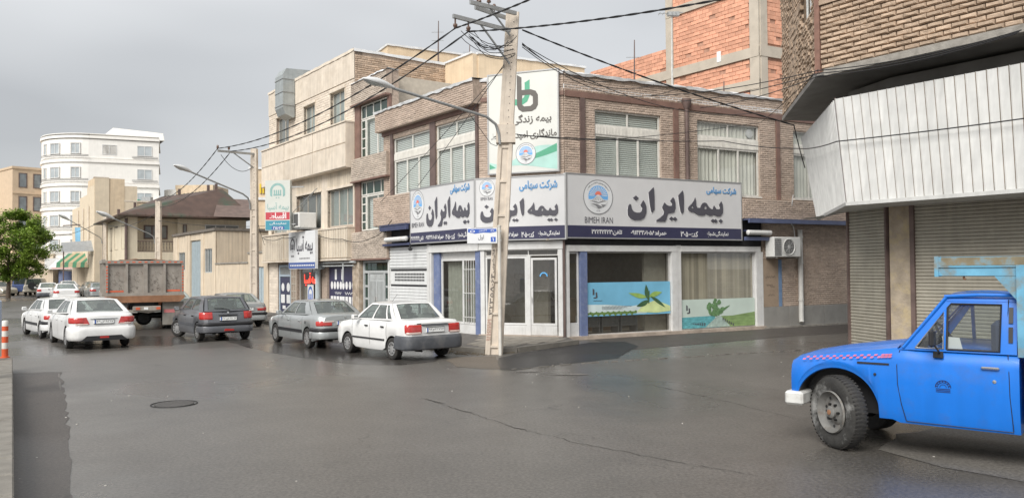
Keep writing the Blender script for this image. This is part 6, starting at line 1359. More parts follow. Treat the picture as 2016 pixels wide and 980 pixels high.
# ------------------------------------------------------------------ the green tree at the left
tr = thing('street_tree', 'bright green leafy street tree at the left edge of the photo', 'tree', W0, (-44.0, 70, 0))
M_leaf = bpy.data.materials.new('tree_leaf'); M_leaf.use_nodes = True; _n = M_leaf.node_tree.nodes; _l = M_leaf.node_tree.links; _b = _n['Principled BSDF']
_a = _n.new('ShaderNodeAttribute'); _a.attribute_name = 'rnd'; _r = _n.new('ShaderNodeValToRGB'); _r.color_ramp.elements[0].color = (.10, .20, .025, 1); _r.color_ramp.elements[1].color = (.32, .43, .07, 1); _l.new(_a.outputs['Fac'], _r.inputs[0]); _l.new(_r.outputs[0], _b.inputs['Base Color']); _b.inputs['Roughness'].default_value = .55
_b.inputs['Subsurface Weight'].default_value = 0.0
M_bark = mat('grey_bark', (.12, .09, .07), .9, .25, 6, .6, 20)
c = MB(); bx_, by_ = -43.4, 70.0
c.tube([(bx_, by_, 0), (bx_ + .05, by_, 1.2), (bx_ - .05, by_ + .1, 2.6), (bx_ + .1, by_, 4.2)], [.2, .16, .13, .07], 9)
limbs = []
for i in range(11):
    a = i * 2.4 + .3; z = 1.9 + .2 * i; L_ = 2.6 - .1 * i; e = (bx_ + math.cos(a) * L_, by_ + math.sin(a) * L_, z + 1.0 + .1 * i); m_ = (bx_ + math.cos(a + .2) * L_ * .5, by_ + math.sin(a + .2) * L_ * .5, z + .35); c.tube([(bx_, by_, z), m_, e], [.07, .05, .02], 6); limbs.append(e)
c.build('trunk', M_bark, tr, smooth=60)
c = MB(); rr = random.Random(3); clumps = []
for i in range(170):
    a = rr.random() * 6.28; u_ = rr.random() ** .45; zz = rr.uniform(-1, 1); wz = (1 - zz * zz) ** .5
    clumps.append((bx_ + 3.8 * u_ * wz * math.cos(a) + .2, by_ + 3.0 * u_ * wz * math.sin(a), 4.5 + 3.0 * zz * (.6 + .4 * u_) , rr.uniform(.4, .8), rr.uniform(-.18, .18)))
for cx, cy, cz, r_, tone in clumps:
    for j in range(210):
        a = rr.random() * 6.28; q = rr.uniform(-1, 1); k = r_ * rr.random() ** .45; w_ = (1 - q * q) ** .5
        p = Vector((cx + k * w_ * math.cos(a), cy + k * w_ * math.sin(a), cz + k * .7 * q)); s_ = rr.uniform(.08, .17)
        t1 = Vector((rr.uniform(-1, 1), rr.uniform(-1, 1), rr.uniform(-.5, .4))).normalized(); t2 = t1.cross(Vector((rr.uniform(-.4, .4), rr.uniform(-.4, .4), 1))).normalized()
        c.cr = min(1, max(0, rr.random() * .55 + .25 + tone)); c.add([p - t1 * s_, p + t2 * s_ * .45, p + t1 * s_, p - t2 * s_ * .45], [(0, 1, 2, 3)])
c.build('crown', M_leaf, tr, kind='stuff')

# ------------------------------------------------------------------ further poles and lamps
p2 = thing('utility_pole', 'second concrete utility pole before the yard wall past the beige block', 'utility pole', W0, (-11.42, 36.0, 0), 'concrete utility poles')
pole(p2, Fr((-11.42, 36.0), (1, 0)), 7.55, .36, .27, .3, .22, 0.0); crossarm(p2, (-11.4, 35.9, 7.3), (-12.5, 34.5, 7.25), (.6, (-11.42, 35.9, 6.7)), (.7, 1.0))
lamp('street lamp on the second utility pole reaching over the road', (-11.55, 35.85, 5.2), (-13.2, 33.2, 6.22), .85)
p3 = thing('utility_pole', 'far concrete pole rising behind the dump truck bed', 'utility pole', W0, (-23.94, 55, 0), 'concrete utility poles'); pole(p3, Fr((-23.94, 55), (1, 0)), 6.95, .42, .34, .3, .24, 0)
lamp('white street lamp left of the pole behind the dump truck', (-24.15, 54.9, 4.4), (-25.9, 52.5, 5.65), 1.2)
p4_ = thing('utility_pole', 'distant slim pole at the corner of the tan block', 'utility pole', W0, (-37.5, 75.5, 0), 'concrete utility poles'); pole(p4_, Fr((-36.9, 73.7), (1, 0)), 7.2, .4, .3, .3, .24, 0)
lamp('farthest street lamp arm reaching left before the white apartments', (-37.1, 73.5, 5.1), (-38.6, 70.6, 6.75), 1.1)
# ------------------------------------------------------------------ cars
def paint(name, col, metal=0.0, rough=0.3):
    return mat(name, col, rough, 0.04, 3, coat=0.6, metal=metal, dirt=(col[0] * .55 + .05, col[1] * .55 + .045, col[2] * .55 + .035), dscale=1.6, damt=0.28)
P_white = paint('car_paint_white', (0.72, 0.72, 0.71)); P_silver = paint('car_paint_silver', (0.40, 0.42, 0.42), .45, .35); P_grey = paint('car_paint_dark_grey', (0.145, 0.15, 0.165), .4, .35)
P_pale = paint('car_paint_pale_green', (.42, .46, .42), .3, .35); P_blue = paint('car_paint_navy', (.05, .08, .2)); P_beige = paint('car_paint_champagne', (.42, .39, .33), .3, .35)
M_plast = mat('grey_bumper_plastic', (0.075, 0.08, 0.09), 0.6, 0.12, 6, 0.1, 80, dirt=(.16, .155, .15), dscale=3, damt=.5)
M_black = mat('black_trim', (0.02, 0.02, 0.022), 0.5, 0.1); M_rubber = mat('tyre_rubber', (0.022, 0.021, 0.02), 0.85, 0.2, 20, 0.3, 60, dirt=(.08, .07, .06), dscale=6, damt=.5)
M_hub = mat('silver_hubcap', (0.42, 0.42, 0.42), 0.35, 0.1, 6, metal=0.5, dirt=(.2, .18, .16), dscale=5, damt=.4)
M_inter = mat('car_interior_grey', (0.10, 0.10, 0.10), 0.85, 0.1); M_seat = mat('car_seat_cloth', (0.22, 0.215, 0.20), 0.9, 0.1)
M_tail = mat('tail_lamp_red', (0.45, 0.035, 0.03), 0.15, 0.12, 30, spec=.8); M_tailw = mat('tail_lamp_clear', (0.55, 0.42, 0.38), 0.15, 0.1, 30, spec=.8); M_amber = mat('lamp_amber', (.7, .25, .03), .2, .1)
M_plate = mat('licence_plate_white', (.82, .83, .82), .45, .03); M_plateb = mat('plate_blue', (.05, .12, .4), .4, 0); M_chrome = mat('chrome_trim', (.6, .6, .6), .15, .05, metal=.9)
G_car = glass('car_glass', (.66, .73, .70), .24, .01, (.30, .34, .325), .09); G_cardk = glass('car_glass_dark', (.4, .46, .45), .35, .01, (.08, .10, .10))
def lin(pts, x):
    if x <= pts[0][0]: return pts[0][1]
    for (a, b), (c, d) in zip(pts, pts[1:]):
        if x <= c: t = (x - a) / (c - a); t = t * t * (3 - 2 * t) if abs(d - b) > .12 else t; return b + (d - b) * t
    return pts[-1][1]
def wheel_mesh(fr, th, c, r_, wd, side, hub=M_hub, rr=.62, style='cap', steer=0.0, name='wheel'):
    M = fr.M @ Matrix.Translation(c) @ Matrix.Rotation(steer, 4, 'Z')
    ax = (0, side, 0); t = MB(M)
    t.lathe([(r_ * rr, -wd / 2), (r_ * .9, -wd / 2), (r_ * .985, -wd * .4), (r_, -wd * .2), (r_, wd * .2), (r_ * .985, wd * .4), (r_ * .9, wd / 2), (r_ * .78, wd * .53), (r_ * rr, wd * .45)], (0, 0, 0), ax, 30, closed=True)
    o = t.build(name, M_rubber, th, smooth=35)
    t = MB(M)
    if style == 'cap':
        t.lathe([(0, wd * .5), (r_ * .16, wd * .5), (r_ * .3, wd * .44), (r_ * .52, wd * .47), (r_ * .6, wd * .5), (r_ * rr, wd * .46), (r_ * rr * .98, -wd * .3)], (0, 0, 0), ax, 28); h = t.build('rim', hub, o, smooth=40)
        t = MB(M)
        for k in range(9):
            a = k * 2 * math.pi / 9; q = lambda rr_, da: (rr_ * r_ * math.cos(a + da), side * (wd * .49 + .004), rr_ * r_ * math.sin(a + da)); t.quad(q(.34, -.13), q(.52, -.16), q(.52, .16), q(.34, .13))
        t.build('rim_slot', M_black, h)
    else:
        t.lathe([(r_ * rr, wd * .46), (r_ * rr * .95, wd * .2), (r_ * .3, wd * .05), (0, wd * .05)], (0, 0, 0), ax, 28); t.build('rim_back', M_inter, o)
        t = MB(M)
        for k in range(10 if style == 'alloy' else 6):
            a = k * 2 * math.pi / (10 if style == 'alloy' else 6); q = lambda rr_, da, y_: (rr_ * r_ * math.cos(a + da), side * y_, rr_ * r_ * math.sin(a + da))
            t.add([q(.1, -.5, wd * .42), q(rr * .98, -.1, wd * .44), q(rr * .98, .1, wd * .44), q(.1, .5, wd * .42), q(.1, -.5, wd * .25), q(rr * .98, -.1, wd * .3), q(rr * .98, .1, wd * .3), q(.1, .5, wd * .25)], [(0, 1, 2, 3), (0, 1, 5, 4), (2, 3, 7, 6)])
        t.lathe([(0, wd * .45), (r_ * .14, wd * .44), (r_ * .16, wd * .3)], (0, 0, 0), ax, 14); t.lathe([(r_ * rr, wd * .46), (r_ * rr * .93, wd * .45), (r_ * rr * .93, wd * .1)], (0, 0, 0), ax, 28); t.build('rim', hub, o, smooth=35)
    return o
class Car: pass
def car(label, S_, rl, ang, pm, cat='car', group='cars in the street', k=.94, detail=2, plate=None, steer=0.0, name='parked_car', hub=M_hub, style='cap', gm=None, center=None):
    """saloon or hatchback: lofted body with wheel arches, glazed cabin, bumpers, lamps, plates and wheels. rl: rear left tyre on the ground"""
    a = R(ang); f_ = Vector((math.sin(a), math.cos(a))); rt = Vector((f_.y, -f_.x)); wb, W, rw = S_['wb'], S_['W'], S_['rw']
    ctr = Vector(center) if center else Vector(rl) + f_ * (wb / 2 * k) + rt * ((W / 2 - .03) * k)
    M = Matrix.Translation((ctr.x, ctr.y, 0)) @ Matrix.Rotation(math.atan2(f_.y, f_.x), 4, 'Z') @ Matrix.Scale(k, 4)
    fr = Fr((0, 0), (1, 0)); fr.M = M
    th = bpy.data.objects.new(name, None); COL.objects.link(th); th.matrix_world = Matrix.Translation((ctr.x, ctr.y, 0)) @ Matrix.Rotation(math.atan2(f_.y, f_.x), 4, 'Z'); ROOT[th.name] = th.matrix_world.copy(); props(th, label, cat, group)
    gm = gm or G_car
    w = W / 2; xr, xf = -wb / 2 - S_['ro'], wb / 2 + S_['fo']; top = S_['top']; rc, wr = S_.get('rc', .28), w * S_.get('wr', .86); lean = S_.get('lean', 0.0); zb0 = S_.get('zb', .2); Ra = rw + .05
    def plan(x):
        if x < xr + rc: u_ = (xr + rc - x) / rc; return wr + (w - wr) * math.sqrt(max(0, 1 - min(1, u_) ** 2))
        if x > xf - .5: u_ = (x - xf + .5) / .5; return w * (1 - .16 * u_ ** 2.2)
        return w * (1 - .012 * ((x - .2) / 1.6) ** 2)
    sh = lambda x, z: lean * (z - .55) * max(0.0, min(1.0, (xr + .5 - x) / .5)) ** 1.5 if z > .55 else 0.0
    bot = [(xr, zb0 + .1), (xr + .5, zb0 + .02), (0, zb0), (xf - .5, zb0 + .02), (xf, zb0 + .08)]
    def ring(x, ins=0.0):
        ww = plan(x) - ins; zt = lin(top, x) - ins; zb = lin(bot, x) + ins; za = zb + .002
        for xc in (-wb / 2, wb / 2):
            if abs(x - xc) < Ra: za = max(za, rw + math.sqrt(Ra * Ra - (x - xc) ** 2))
        za = min(za, zt - .16); z1 = max(za + .07, zb + .16); z2 = max(z1 + .02, zb + .36); z2 = min(z2, zt - .13); z3 = max(z2 + .02, zt - .16)
        cr = S_.get('crown', .03)
        h = [(0, zb), (ww - .24, zb), (ww - .24, za), (ww - .015, za), (ww - .004, za + .02), (ww, z1), (ww + .010, z2), (ww + .004, z3), (ww - .03, zt - .05), (ww - .085, zt - .008), (ww * .6, zt + cr * .65), (0, zt + cr)]
        full = h + [(-p, q) for p, q in h[-2:0:-1]]
        return [(x + sh(x, q), p, q) for p, q in full]
    xs = set(np.linspace(xr, xf, 26).tolist())
    for xc in (-wb / 2, wb / 2):
        for q in np.linspace(-1, 1, 17): xs.add(float(xc + Ra * math.sin(q * math.pi / 2)))
    for q in (.02, .06, .12, .2): xs.add(xr + q * rc / .28)
    xs = sorted(xs); rows = [ring(x) for x in xs]; b = MB(fr); n = len(rows[0])
    rows = [ [(p[0] - .02, p[1] * .985, p[2] * 1 if p[2] < .5 else p[2] - .02) for p in rows[0]] ] + rows
    mi = [1, 1, 1] + [0] * (n - 6) + [1, 1, 1]
    b.loft(rows, closed=True, cap0=True, cap1=True, mi=mi); b.build('body', [pm, M_black], th, smooth=38, fix=True)
    C = Car(); C.th, C.fr, C.plan, C.xr, C.w, C.wr, C.pm = th, fr, plan, xr, w, wr, pm
    # ---- outline bands (bumper, lamps, mouldings)
    def outline(x_from, y_to, side=1, off=0.0):
        P = [(x, side * (plan(x) + .01)) for x in np.linspace(x_from, xr, 14)]
        if y_to < wr: P += [(xr - .012, side * y) for y in np.linspace(wr * .97, y_to, 4 if y_to > .1 else 6)]
        Q_ = []
        for i, p in enumerate(P):
            q0 = Vector(P[max(0, i - 1)]); q1 = Vector(P[min(len(P) - 1, i + 1)]); d = (q1 - q0).normalized(); nn = Vector((d.y, -d.x)) * side; 
            if i == 0: nn = Vector((0, side))
            if nn.dot(Vector((-.4, side))) < 0: nn = -nn
            Q_.append((p[0] + nn.x * off, p[1] + nn.y * off))
        return Q_
    def band(nm, m, x_from, y_to, z0, z1, side=1, off=.012, parent=None, rnd=.3, both=False):
        zz = [(0, z0), (off * .8, z0 + (z1 - z0) * rnd * .3), (off, z0 + (z1 - z0) * rnd), (off, z1 - (z1 - z0) * rnd), (off * .8, z1 - (z1 - z0) * rnd * .3), (0, z1)]
        if both:
            rows = []
            for o_, z in zz:
                L_ = outline(x_from, 0, 1, o_); rows.append([(p[0] + sh(p[0], z), p[1], z) for p in L_] + [(p[0] + sh(p[0], z), -p[1], z) for p in L_[-2::-1]])
        else: rows = [[(p[0] + sh(p[0], z), p[1], z) for p in outline(x_from, y_to, side, o_)] for o_, z in zz]
        q = MB(fr); q.loft(rows); return q.build(nm, m, parent or th, smooth=50)
    C.band, C.sh = band, sh
    def rear_poly(nm, m, poly, off=.02, parent=None):
        q = MB(fr); pts = [(y, z) for y, z in poly]; A_2 = [(xr - .02 - off + sh(xr, z), y, z) for y, z in pts]; Bq = [(xr + .03 + sh(xr, z), y, z) for y, z in pts]; n_ = len(pts)
        q.add(A_2 + Bq, [list(range(n_))] + [(i, (i + 1) % n_, (i + 1) % n_ + n_, i + n_) for i in range(n_)]); return q.build(nm, m, parent or th)
    C.rear_poly = rear_poly
    # ---- cabin
    g = S_['gh']; zbf, zbr, zr = g['zb'], g.get('zbr', g['zb']), g['zr']; wbs, wts = w - .075, g.get('wt', w - .2)
    zroof = lambda t, y: zr - .055 + .055 * (1 - min(1, abs(y) / wts) ** 3.2) * (.45 + .55 * math.sin(math.pi * min(1, max(0, t))))
    q = MB(fr); rows = []
    for i in range(11):
        t = i / 10; x = g['xB'] + (g['xC'] - g['xB']) * t
        rows.append([(x, -wts * 1.01 + 2.02 * wts * j / 12, zroof(t, -wts + 2 * wts * j / 12) + .004) for j in range(13)])
    q.loft(rows); rows2 = [[(p[0], p[1] * .98, p[2] - .05) for p in r_] for r_ in rows]; q.loft(rows2); q.build('roof', pm, th, smooth=50)
    fm_, gl_ = MB(fr), []
    def patch(P, sb, tb, holes, nrm):
        for i in range(len(sb) - 1):
            for j in range(len(tb) - 1):
                N_ = 6 if abs(sb[i + 1] - sb[i]) > .3 else 2
                ss = np.linspace(sb[i], sb[i + 1], N_ + 1); tt = np.linspace(tb[j], tb[j + 1], 4 if abs(tb[j + 1] - tb[j]) > .3 else 2)
                if (i, j) in holes:
                    gq = MB(fr); gq.loft([[Vector(P(s_, t)) + Vector(nrm) * -.008 for s_ in ss] for t in tt]); gl_.append(gq)
                    # black seal round the pane
                    fm_.cm = 1; e = .012; 
                    for s0, s1, t0, t1 in ((ss[0], ss[-1], tt[0], tt[0] + e * 2.2), (ss[0], ss[-1], tt[-1] - e * 2.2, tt[-1]), (ss[0], ss[0] + e, tt[0], tt[-1]), (ss[-1] - e, ss[-1], tt[0], tt[-1])):
                        fm_.loft([[Vector(P(s_, t)) + Vector(nrm) * -.004 for s_ in np.linspace(s0, s1, 5)] for t in np.linspace(t0, t1, 3)])
                    fm_.cm = 0
                else: fm_.loft([[P(s_, t) for s_ in ss] for t in tt]); fm_.loft([[Vector(P(s_, t)) - Vector(nrm) * .03 for s_ in ss] for t in tt])
    def mixv(a_, b_, t): return tuple(a_[i] + (b_[i] - a_[i]) * t for i in range(3))
    for sd in (1, -1):
        A_1 = (g['xA'], sd * wbs, zbf - .02); D_1 = (g['xD'], sd * wbs, zbr - .02); B_1 = (g['xB'], sd * wts, zr - .055); C_1 = (g['xC'], sd * wts, zr - .055)
        def Ps(s_, t, A_1=A_1, D_1=D_1, B_1=B_1, C_1=C_1, sd=sd):
            p = mixv(mixv(A_1, D_1, s_), mixv(B_1, C_1, s_), t); return (p[0], p[1] + sd * .025 * math.sin(math.pi * t), p[2])
        sb = [0] + [v for w_ in g['wins'] for v in w_] + [1]; patch(Ps, sb, [0, .09, .9, 1], {(1 + 2 * i, 1) for i in range(len(g['wins']))}, (0, sd, .2))
    bow = g.get('bow', .08)
    def Pw(s_, t): y = (2 * s_ - 1); return mixv((g['xA'] + bow * (1 - y * y), y * wbs, zbf - .02), (g['xB'] + .01, y * wts, zroof(0, y * wts)), t)
    patch(Pw, [0, .07, .93, 1], [0, .05, .94, 1], {(1, 1)}, (.6, 0, .6))
    def Pr(s_, t): y = (2 * s_ - 1); return mixv((g['xD'] - g.get('bowr', .05) * (1 - y * y), y * wbs * g.get('rk', 1), zbr - .02), (g['xC'] - .01, y * wts, zroof(1, y * wts)), t)
    patch(Pr, [0, g.get('rp', .08), 1 - g.get('rp', .08), 1], [0, .08, .92, 1], {(1, 1)}, (-.6, 0, .6))
    cf = fm_.build('cabin_frame', [pm, M_black], th, smooth=40)
    for i, gq in enumerate(gl_): gq.build('pane', gm, cf, smooth=60)
    # ---- inside
    if detail >= 1:
        q = MB(fr); zi = min(zbf, zbr) + S_.get('crown', .03) + .012; q.box(g['xD'] + .12, g['xA'] - .05, -wbs + .04, wbs - .04, zi - .005, zi); q.build('cabin_trim', M_inter, th)
    if detail >= 2:
        for x, y in ((.05, .36), (.05, -.36), (-.85, .38), (-.85, -.38)):
            q = MB(fr); x += S_.get('seat', 0); q.bbox(x - .09, x + .02, y - .23, y + .23, .6, 1.1, .04); o = q.build('seat', M_seat, th); q = MB(fr); q.bbox(x - .12, x - .03, y - .13, y + .13, 1.1, 1.27, .03); q.build('headrest', M_seat, o)
        q = MB(fr); q.lathe([(.17, -.012), (.185, 0), (.17, .012), (.155, 0)], (.55 + S_.get('seat', 0), .36, 1.0), (-.8, 0, .45), 20, closed=True); q.build('steering_wheel', M_black, th)
    # ---- mirrors, seams, handles, moulding
    for sd in (1, -1):
        x0 = g['xA'] - .38; q = MB(fr); q.bbox(x0 - .05, x0 + .09, sd * (w + .03) if sd > 0 else -(w + .19), (w + .19) if sd > 0 else -(w + .03), zbf - .02, zbf + .12, .03); q.box(x0 - .01, x0 + .05, min(sd * (w - .08), sd * (w + .06)), max(sd * (w - .08), sd * (w + .06)), zbf, zbf + .03); o = q.build('mirror', S_.get('mirror', pm), th)
        q = MB(fr); q.quad((x0 - .054, sd * (w + .05), zbf), (x0 - .054, sd * (w + .17), zbf), (x0 - .054, sd * (w + .17), zbf + .1), (x0 - .054, sd * (w + .05), zbf + .1)); q.build('mirror_glass', M_chrome, o)
        if detail >= 1:
            q = MB(fr)
            for x in S_['doors']:
                za = zb0 + .12
                for xc in (-wb / 2, wb / 2):
                    if abs(x - xc) < Ra: za = max(za, rw + math.sqrt(Ra * Ra - (x - xc) ** 2) + .02)
                q.loft([[(x - .005, sd * (plan(x) + o_), z) for o_, z in ((.001, za), (.0125, zb0 + .4), (.0125, zbf - .2), (.002, zbf - .06), (-.03, zbf - .02))], [(x + .005, sd * (plan(x) + o_), z) for o_, z in ((.001, za), (.0125, zb0 + .4), (.0125, zbf - .2), (.002, zbf - .06), (-.03, zbf - .02))]])
            q.build('door_seam', M_black, th)
            for x in S_['handles']:
                q = MB(fr); q.bbox(x - .075, x + .075, min(sd * (w + .0), sd * (w + .035)), max(sd * (w + 0), sd * (w + .035)), zbf - .17, zbf - .13, .01); q.build('door_handle', S_.get('hm', M_black), th)
            if S_.get('mould'):
                z0, z1, mm = S_['mould']; q = MB(fr); X0, X1 = -wb / 2 + Ra + .01, wb / 2 - Ra - .01
                q.box(X0, X1, min(sd * (w - .01), sd * (w + .022)), max(sd * (w - .01), sd * (w + .022)), z0, z1); q.build('side_moulding', mm, th)
    # ---- wheels, exhaust, plate
    for xc in (-wb / 2, wb / 2):
        for sd in (1, -1): wheel_mesh(fr, th, (xc, sd * (w - .10), rw), rw, .185, sd, hub, style=style, steer=steer if xc > 0 else 0)
    if detail >= 1: q = MB(fr); q.tube([(xr + .3, w * .5, .24), (xr - .01, w * .5, .25)], .025, 8); q.build('exhaust', M_iron, th)
    if plate:
        y0, z0, s_ = plate; x = xr - .045 + sh(xr, z0 + .05); PFm = Fr((0, 0), (1, 0)); PFm.M = M @ Matrix.Translation((x, 0, 0)) @ Matrix.Rotation(-math.pi / 2, 4, 'Z')
        # plate frame: x to the right as seen from behind, y forward
        q = MB(PFm); q.bbox(-.26, .26, 0, .05, z0, z0 + .115, .004); o = q.build('licence_plate', M_plate, th)
        q = MB(PFm); q.quad((-.255, -.002, z0 + .005), (-.215, -.002, z0 + .005), (-.215, -.002, z0 + .11), (-.255, -.002, z0 + .11)); q.build('plate_band', M_plateb, o)
        q = MB(PFm); text_on(q, s_, -.2, .245, z0 + .018, z0 + .098, -.003, .0); q.build('plate_number', M_black, o)
        q = MB(PFm)
        for a_ in (((-.268, .268, z0 - .01, z0)), ((-.268, .268, z0 + .115, z0 + .125))): q.box(a_[0], a_[1], -.003, .04, a_[2], a_[3])
        q.build('plate_holder', M_black, o)
    return C
# --- the small white saloon at the corner
PRIDE = dict(W=1.60, wb=2.345, ro=.78, fo=.78, rw=.275, rc=.22, wr=.88, lean=.10, zb=.2, crown=.025,
             top=[(-1.96, .93), (-1.88, .985), (-1.2, 1.0), (-.9, .955), (.75, .95), (1.2, .91), (1.75, .84), (1.95, .72)],
             gh=dict(xA=.88, xD=-1.32, xB=.12, xC=-.86, zb=.955, zbr=1.0, zr=1.44, wt=.58, wins=[(.07, .42), (.46, .77), (.81, .90)], rp=.09, bowr=.06),
             doors=(.86, -.08, -.93), handles=(.08, -.74), mould=(.46, .50, M_black), seat=-.05)
c1 = car('white older saloon with grey plastic bumper parked beside the leaning pole', PRIDE, (-2.84, 19.18), -39, P_white, plate=(0, .70, '۲۲۷۱۷م۹۲'))
c1.band('rear_bumper', M_plast, c1.xr + .55, 0, .27, .62, off=.06, both=True, rnd=.25)
for sd in (1, -1):
    o = c1.band('tail_light', M_tail, c1.xr + .10, .40, .68, .90, sd, .022); c1.band('reverse_lamp', M_tailw, c1.xr + .06, .42, .66, .72, sd, .026, o)
c1.rear_poly('plate_recess', mat('white_shade_panel', (.6, .6, .6), .4, .03), [(-.36, .68), (.36, .68), (.36, .86), (-.36, .86)], .004)  # recess is a flat panel, its shade put into the duller colour
c1.rear_poly('boot_trim', M_plast, [(-.38, .865), (.38, .865), (.4, .89), (.36, .905), (-.36, .905), (-.4, .89)], .03)
c1.rear_poly('badge', M_black, [(.40, .905), (.52, .905), (.52, .925), (.40, .925)], .006)
q = MB(c1.fr); q.tube([(-.55, .4, 1.42), (-.78, .38, 1.62)], .005, 4); q.build('aerial', M_black, c1.th)
# --- silver saloon behind it and its white and silver sisters
PARS = dict(W=1.69, wb=2.67, ro=.90, fo=.84, rw=.295, rc=.34, wr=.80, lean=.12, zb=.2, crown=.03,
            top=[(-2.24, .96), (-2.1, 1.0), (-1.5, 1.02), (-1.1, .97), (.85, .93), (1.4, .88), (2.0, .78), (2.18, .62)],
            gh=dict(xA=1.0, xD=-1.62, xB=.22, xC=-.98, zb=.94, zbr=1.02, zr=1.41, wt=.60, wins=[(.08, .46), (.49, .80)], rp=.10, bowr=.10),
            doors=(1.0, -.06, -1.0), handles=(.1, -.8), mould=(.44, .53, M_black), seat=.0, hm=None)
PARS['hm'] = P_silver
def pars_details(c, dark=M_black):
    c.band('bumper_strip', dark, c.xr + .55, 0, .52, .62, off=.06, both=True); c.band('rear_bumper', c.pm, c.xr + .55, 0, .3, .52, off=.055, both=True, rnd=.2)
    for sd in (1, -1):
        o = c.band('tail_light', M_tail, c.xr + .16, .42, .68, .82, sd, .02); c.band('reverse_lamp', M_tailw, c.xr - .0, .36, .78, .82, sd, .024, o)
    c.rear_poly('plate_recess', mat('silver_shade_panel', (.3, .3, .3), .4, .03), [(-.33, .69), (.33, .69), (.33, .84), (-.33, .84)], .004); c.rear_poly('badge', M_chrome, [(-.03, .89), (.03, .89), (.03, .94), (-.03, .94)], .012)  # flat panel again, darker grey standing in for shade in the recess
    q = MB(c.fr); q.box(c.xr + .95, c.xr + 1.0, c.w + .012, c.w + .016, .72, .80); q.build('fuel_vent', M_black, c.th)
c2 = car('silver saloon parked left of the white one before the beige block', PARS, (-5.63, 22.31), -36, P_silver, k=.92, plate=(0, .705, '۲۵۶ن۲۲'), style='alloy'); pars_details(c2)
PARS['hm'] = P_white
c3 = car('white saloon with black side strips half hidden at the left kerb', PARS, (-15.32, 26.4), -41, P_white, k=.92, style='alloy'); pars_details(c3)
PARS['hm'] = P_silver
c4 = car('silver saloon parked by the yard wall behind the dark hatchback', PARS, None, -35, P_silver, k=.92, detail=1, center=(-11.1, 32.1), plate=(0, .705, '۲۷۵')); pars_details(c4)
c5 = car('pale green saloon mostly hidden between dump truck and hatchback', PARS, None, -36, P_pale, k=.92, detail=1, center=(-16.6, 39.0)); pars_details(c5)
# --- dark hatchback
HATCH = dict(W=1.65, wb=2.44, ro=.62, fo=.75, rw=.29, rc=.36, wr=.78, lean=.22, zb=.2, crown=.02,
             top=[(-1.84, .93), (-1.7, .96), (-1.2, .97), (.8, .94), (1.3, .88), (1.75, .76), (1.95, .6)],
             gh=dict(xA=1.05, xD=-1.70, xB=.25, xC=-1.32, zb=.94, zbr=.98, zr=1.43, wt=.60, wins=[(.10, .48), (.52, .82)], rp=.07, bowr=.12, rk=.96),
             doors=(.95, -.05, -.95), handles=(.1, -.78), mould=(.47, .55, M_plast), seat=.1)
c6 = car('dark grey hatchback with its front wheel turned out behind the dump truck', HATCH, (-9.62, 24.85), -37, P_grey, k=.95, plate=(0, .66, '۵۷۸۱۷ن۵۸'), steer=.5)
c6.band('bumper_strip', M_black, c6.xr + .5, 0, .50, .60, off=.05, both=True); c6.band('rear_bumper', P_grey, c6.xr + .5, 0, .28, .50, off=.045, both=True, rnd=.2)
for sd in (1, -1): c6.band('tail_light', M_tail, c6.xr + .26, .50, .70, .93, sd, .02)
c6.rear_poly('fog_lamp', M_tail, [(-.16, .33), (.16, .33), (.12, .40), (-.14, .38)], .055); c6.rear_poly('boot_handle', M_black, [(-.3, .82), (.3, .82), (.3, .84), (-.3, .84)], .02); c6.rear_poly('badge', M_chrome, [(-.03, .88), (.03, .88), (.035, .95), (-.02, .96)], .012)
q = MB(c6.fr); xw = c6.xr + .06; q.tube([(c6.xr + .02, -.05, .99), (c6.xr + .09, .15, 1.04), (c6.xr + .12, .42, 1.05)], .012, 5); q.build('rear_wiper', M_black, c6.th)
# --- newer white saloon in the road
DENA = dict(W=1.72, wb=2.67, ro=1.0, fo=.9, rw=.31, rc=.42, wr=.76, lean=.16, zb=.21, crown=.035,
            top=[(-2.34, .95), (-2.2, 1.03), (-1.6, 1.06), (-1.2, .98), (.85, .95), (1.4, .9), (2.0, .8), (2.25, .6)],
            gh=dict(xA=1.1, xD=-1.80, xB=.25, xC=-1.05, zb=.955, zbr=1.06, zr=1.46, wt=.60, wins=[(.09, .46), (.49, .78)], rp=.09, bowr=.14),
            doors=(1.0, -.06, -1.0), handles=(.1, -.8), hm=P_white, seat=0)
c7 = car('newer white saloon with large red corner lamps standing in the road', DENA, (-12.49, 22.77), -37.5, P_white, k=.95, plate=(0, .745, '۶۹۳۱۷ل۳۶'), style='alloy', name='white_car')
c7.band('rear_bumper', P_white, c7.xr + .6, 0, .27, .66, off=.05, both=True, rnd=.3); c7.rear_poly('bumper_skirt', M_black, [(-.62, .26), (.62, .26), (.46, .40), (-.46, .40)], .045)
for sd in (1, -1):
    q = [(.46, .70), (.62, .74), (.70, .92), (.50, .92), (.40, .88)]
    o = c7.band('tail_light', M_tail, c7.xr + .30, .54, .76, .93, sd, .022); c7.rear_poly('lamp_tip', M_tail, [(sd * .55, .93), (sd * .55, .755), (sd * .38, .735), (sd * .46, .93)], .004, o); c7.band('reverse_lamp', M_tailw, c7.xr + .02, .42, .715, .755, sd, .02, o)
c7.rear_poly('fog_lamp', M_tail, [(-.12, .33), (.12, .33), (.12, .385), (-.12, .385)], .055); c7.rear_poly('boot_trim', M_chrome, [(-.36, .885), (.36, .885), (.36, .9), (-.36, .9)], .02)
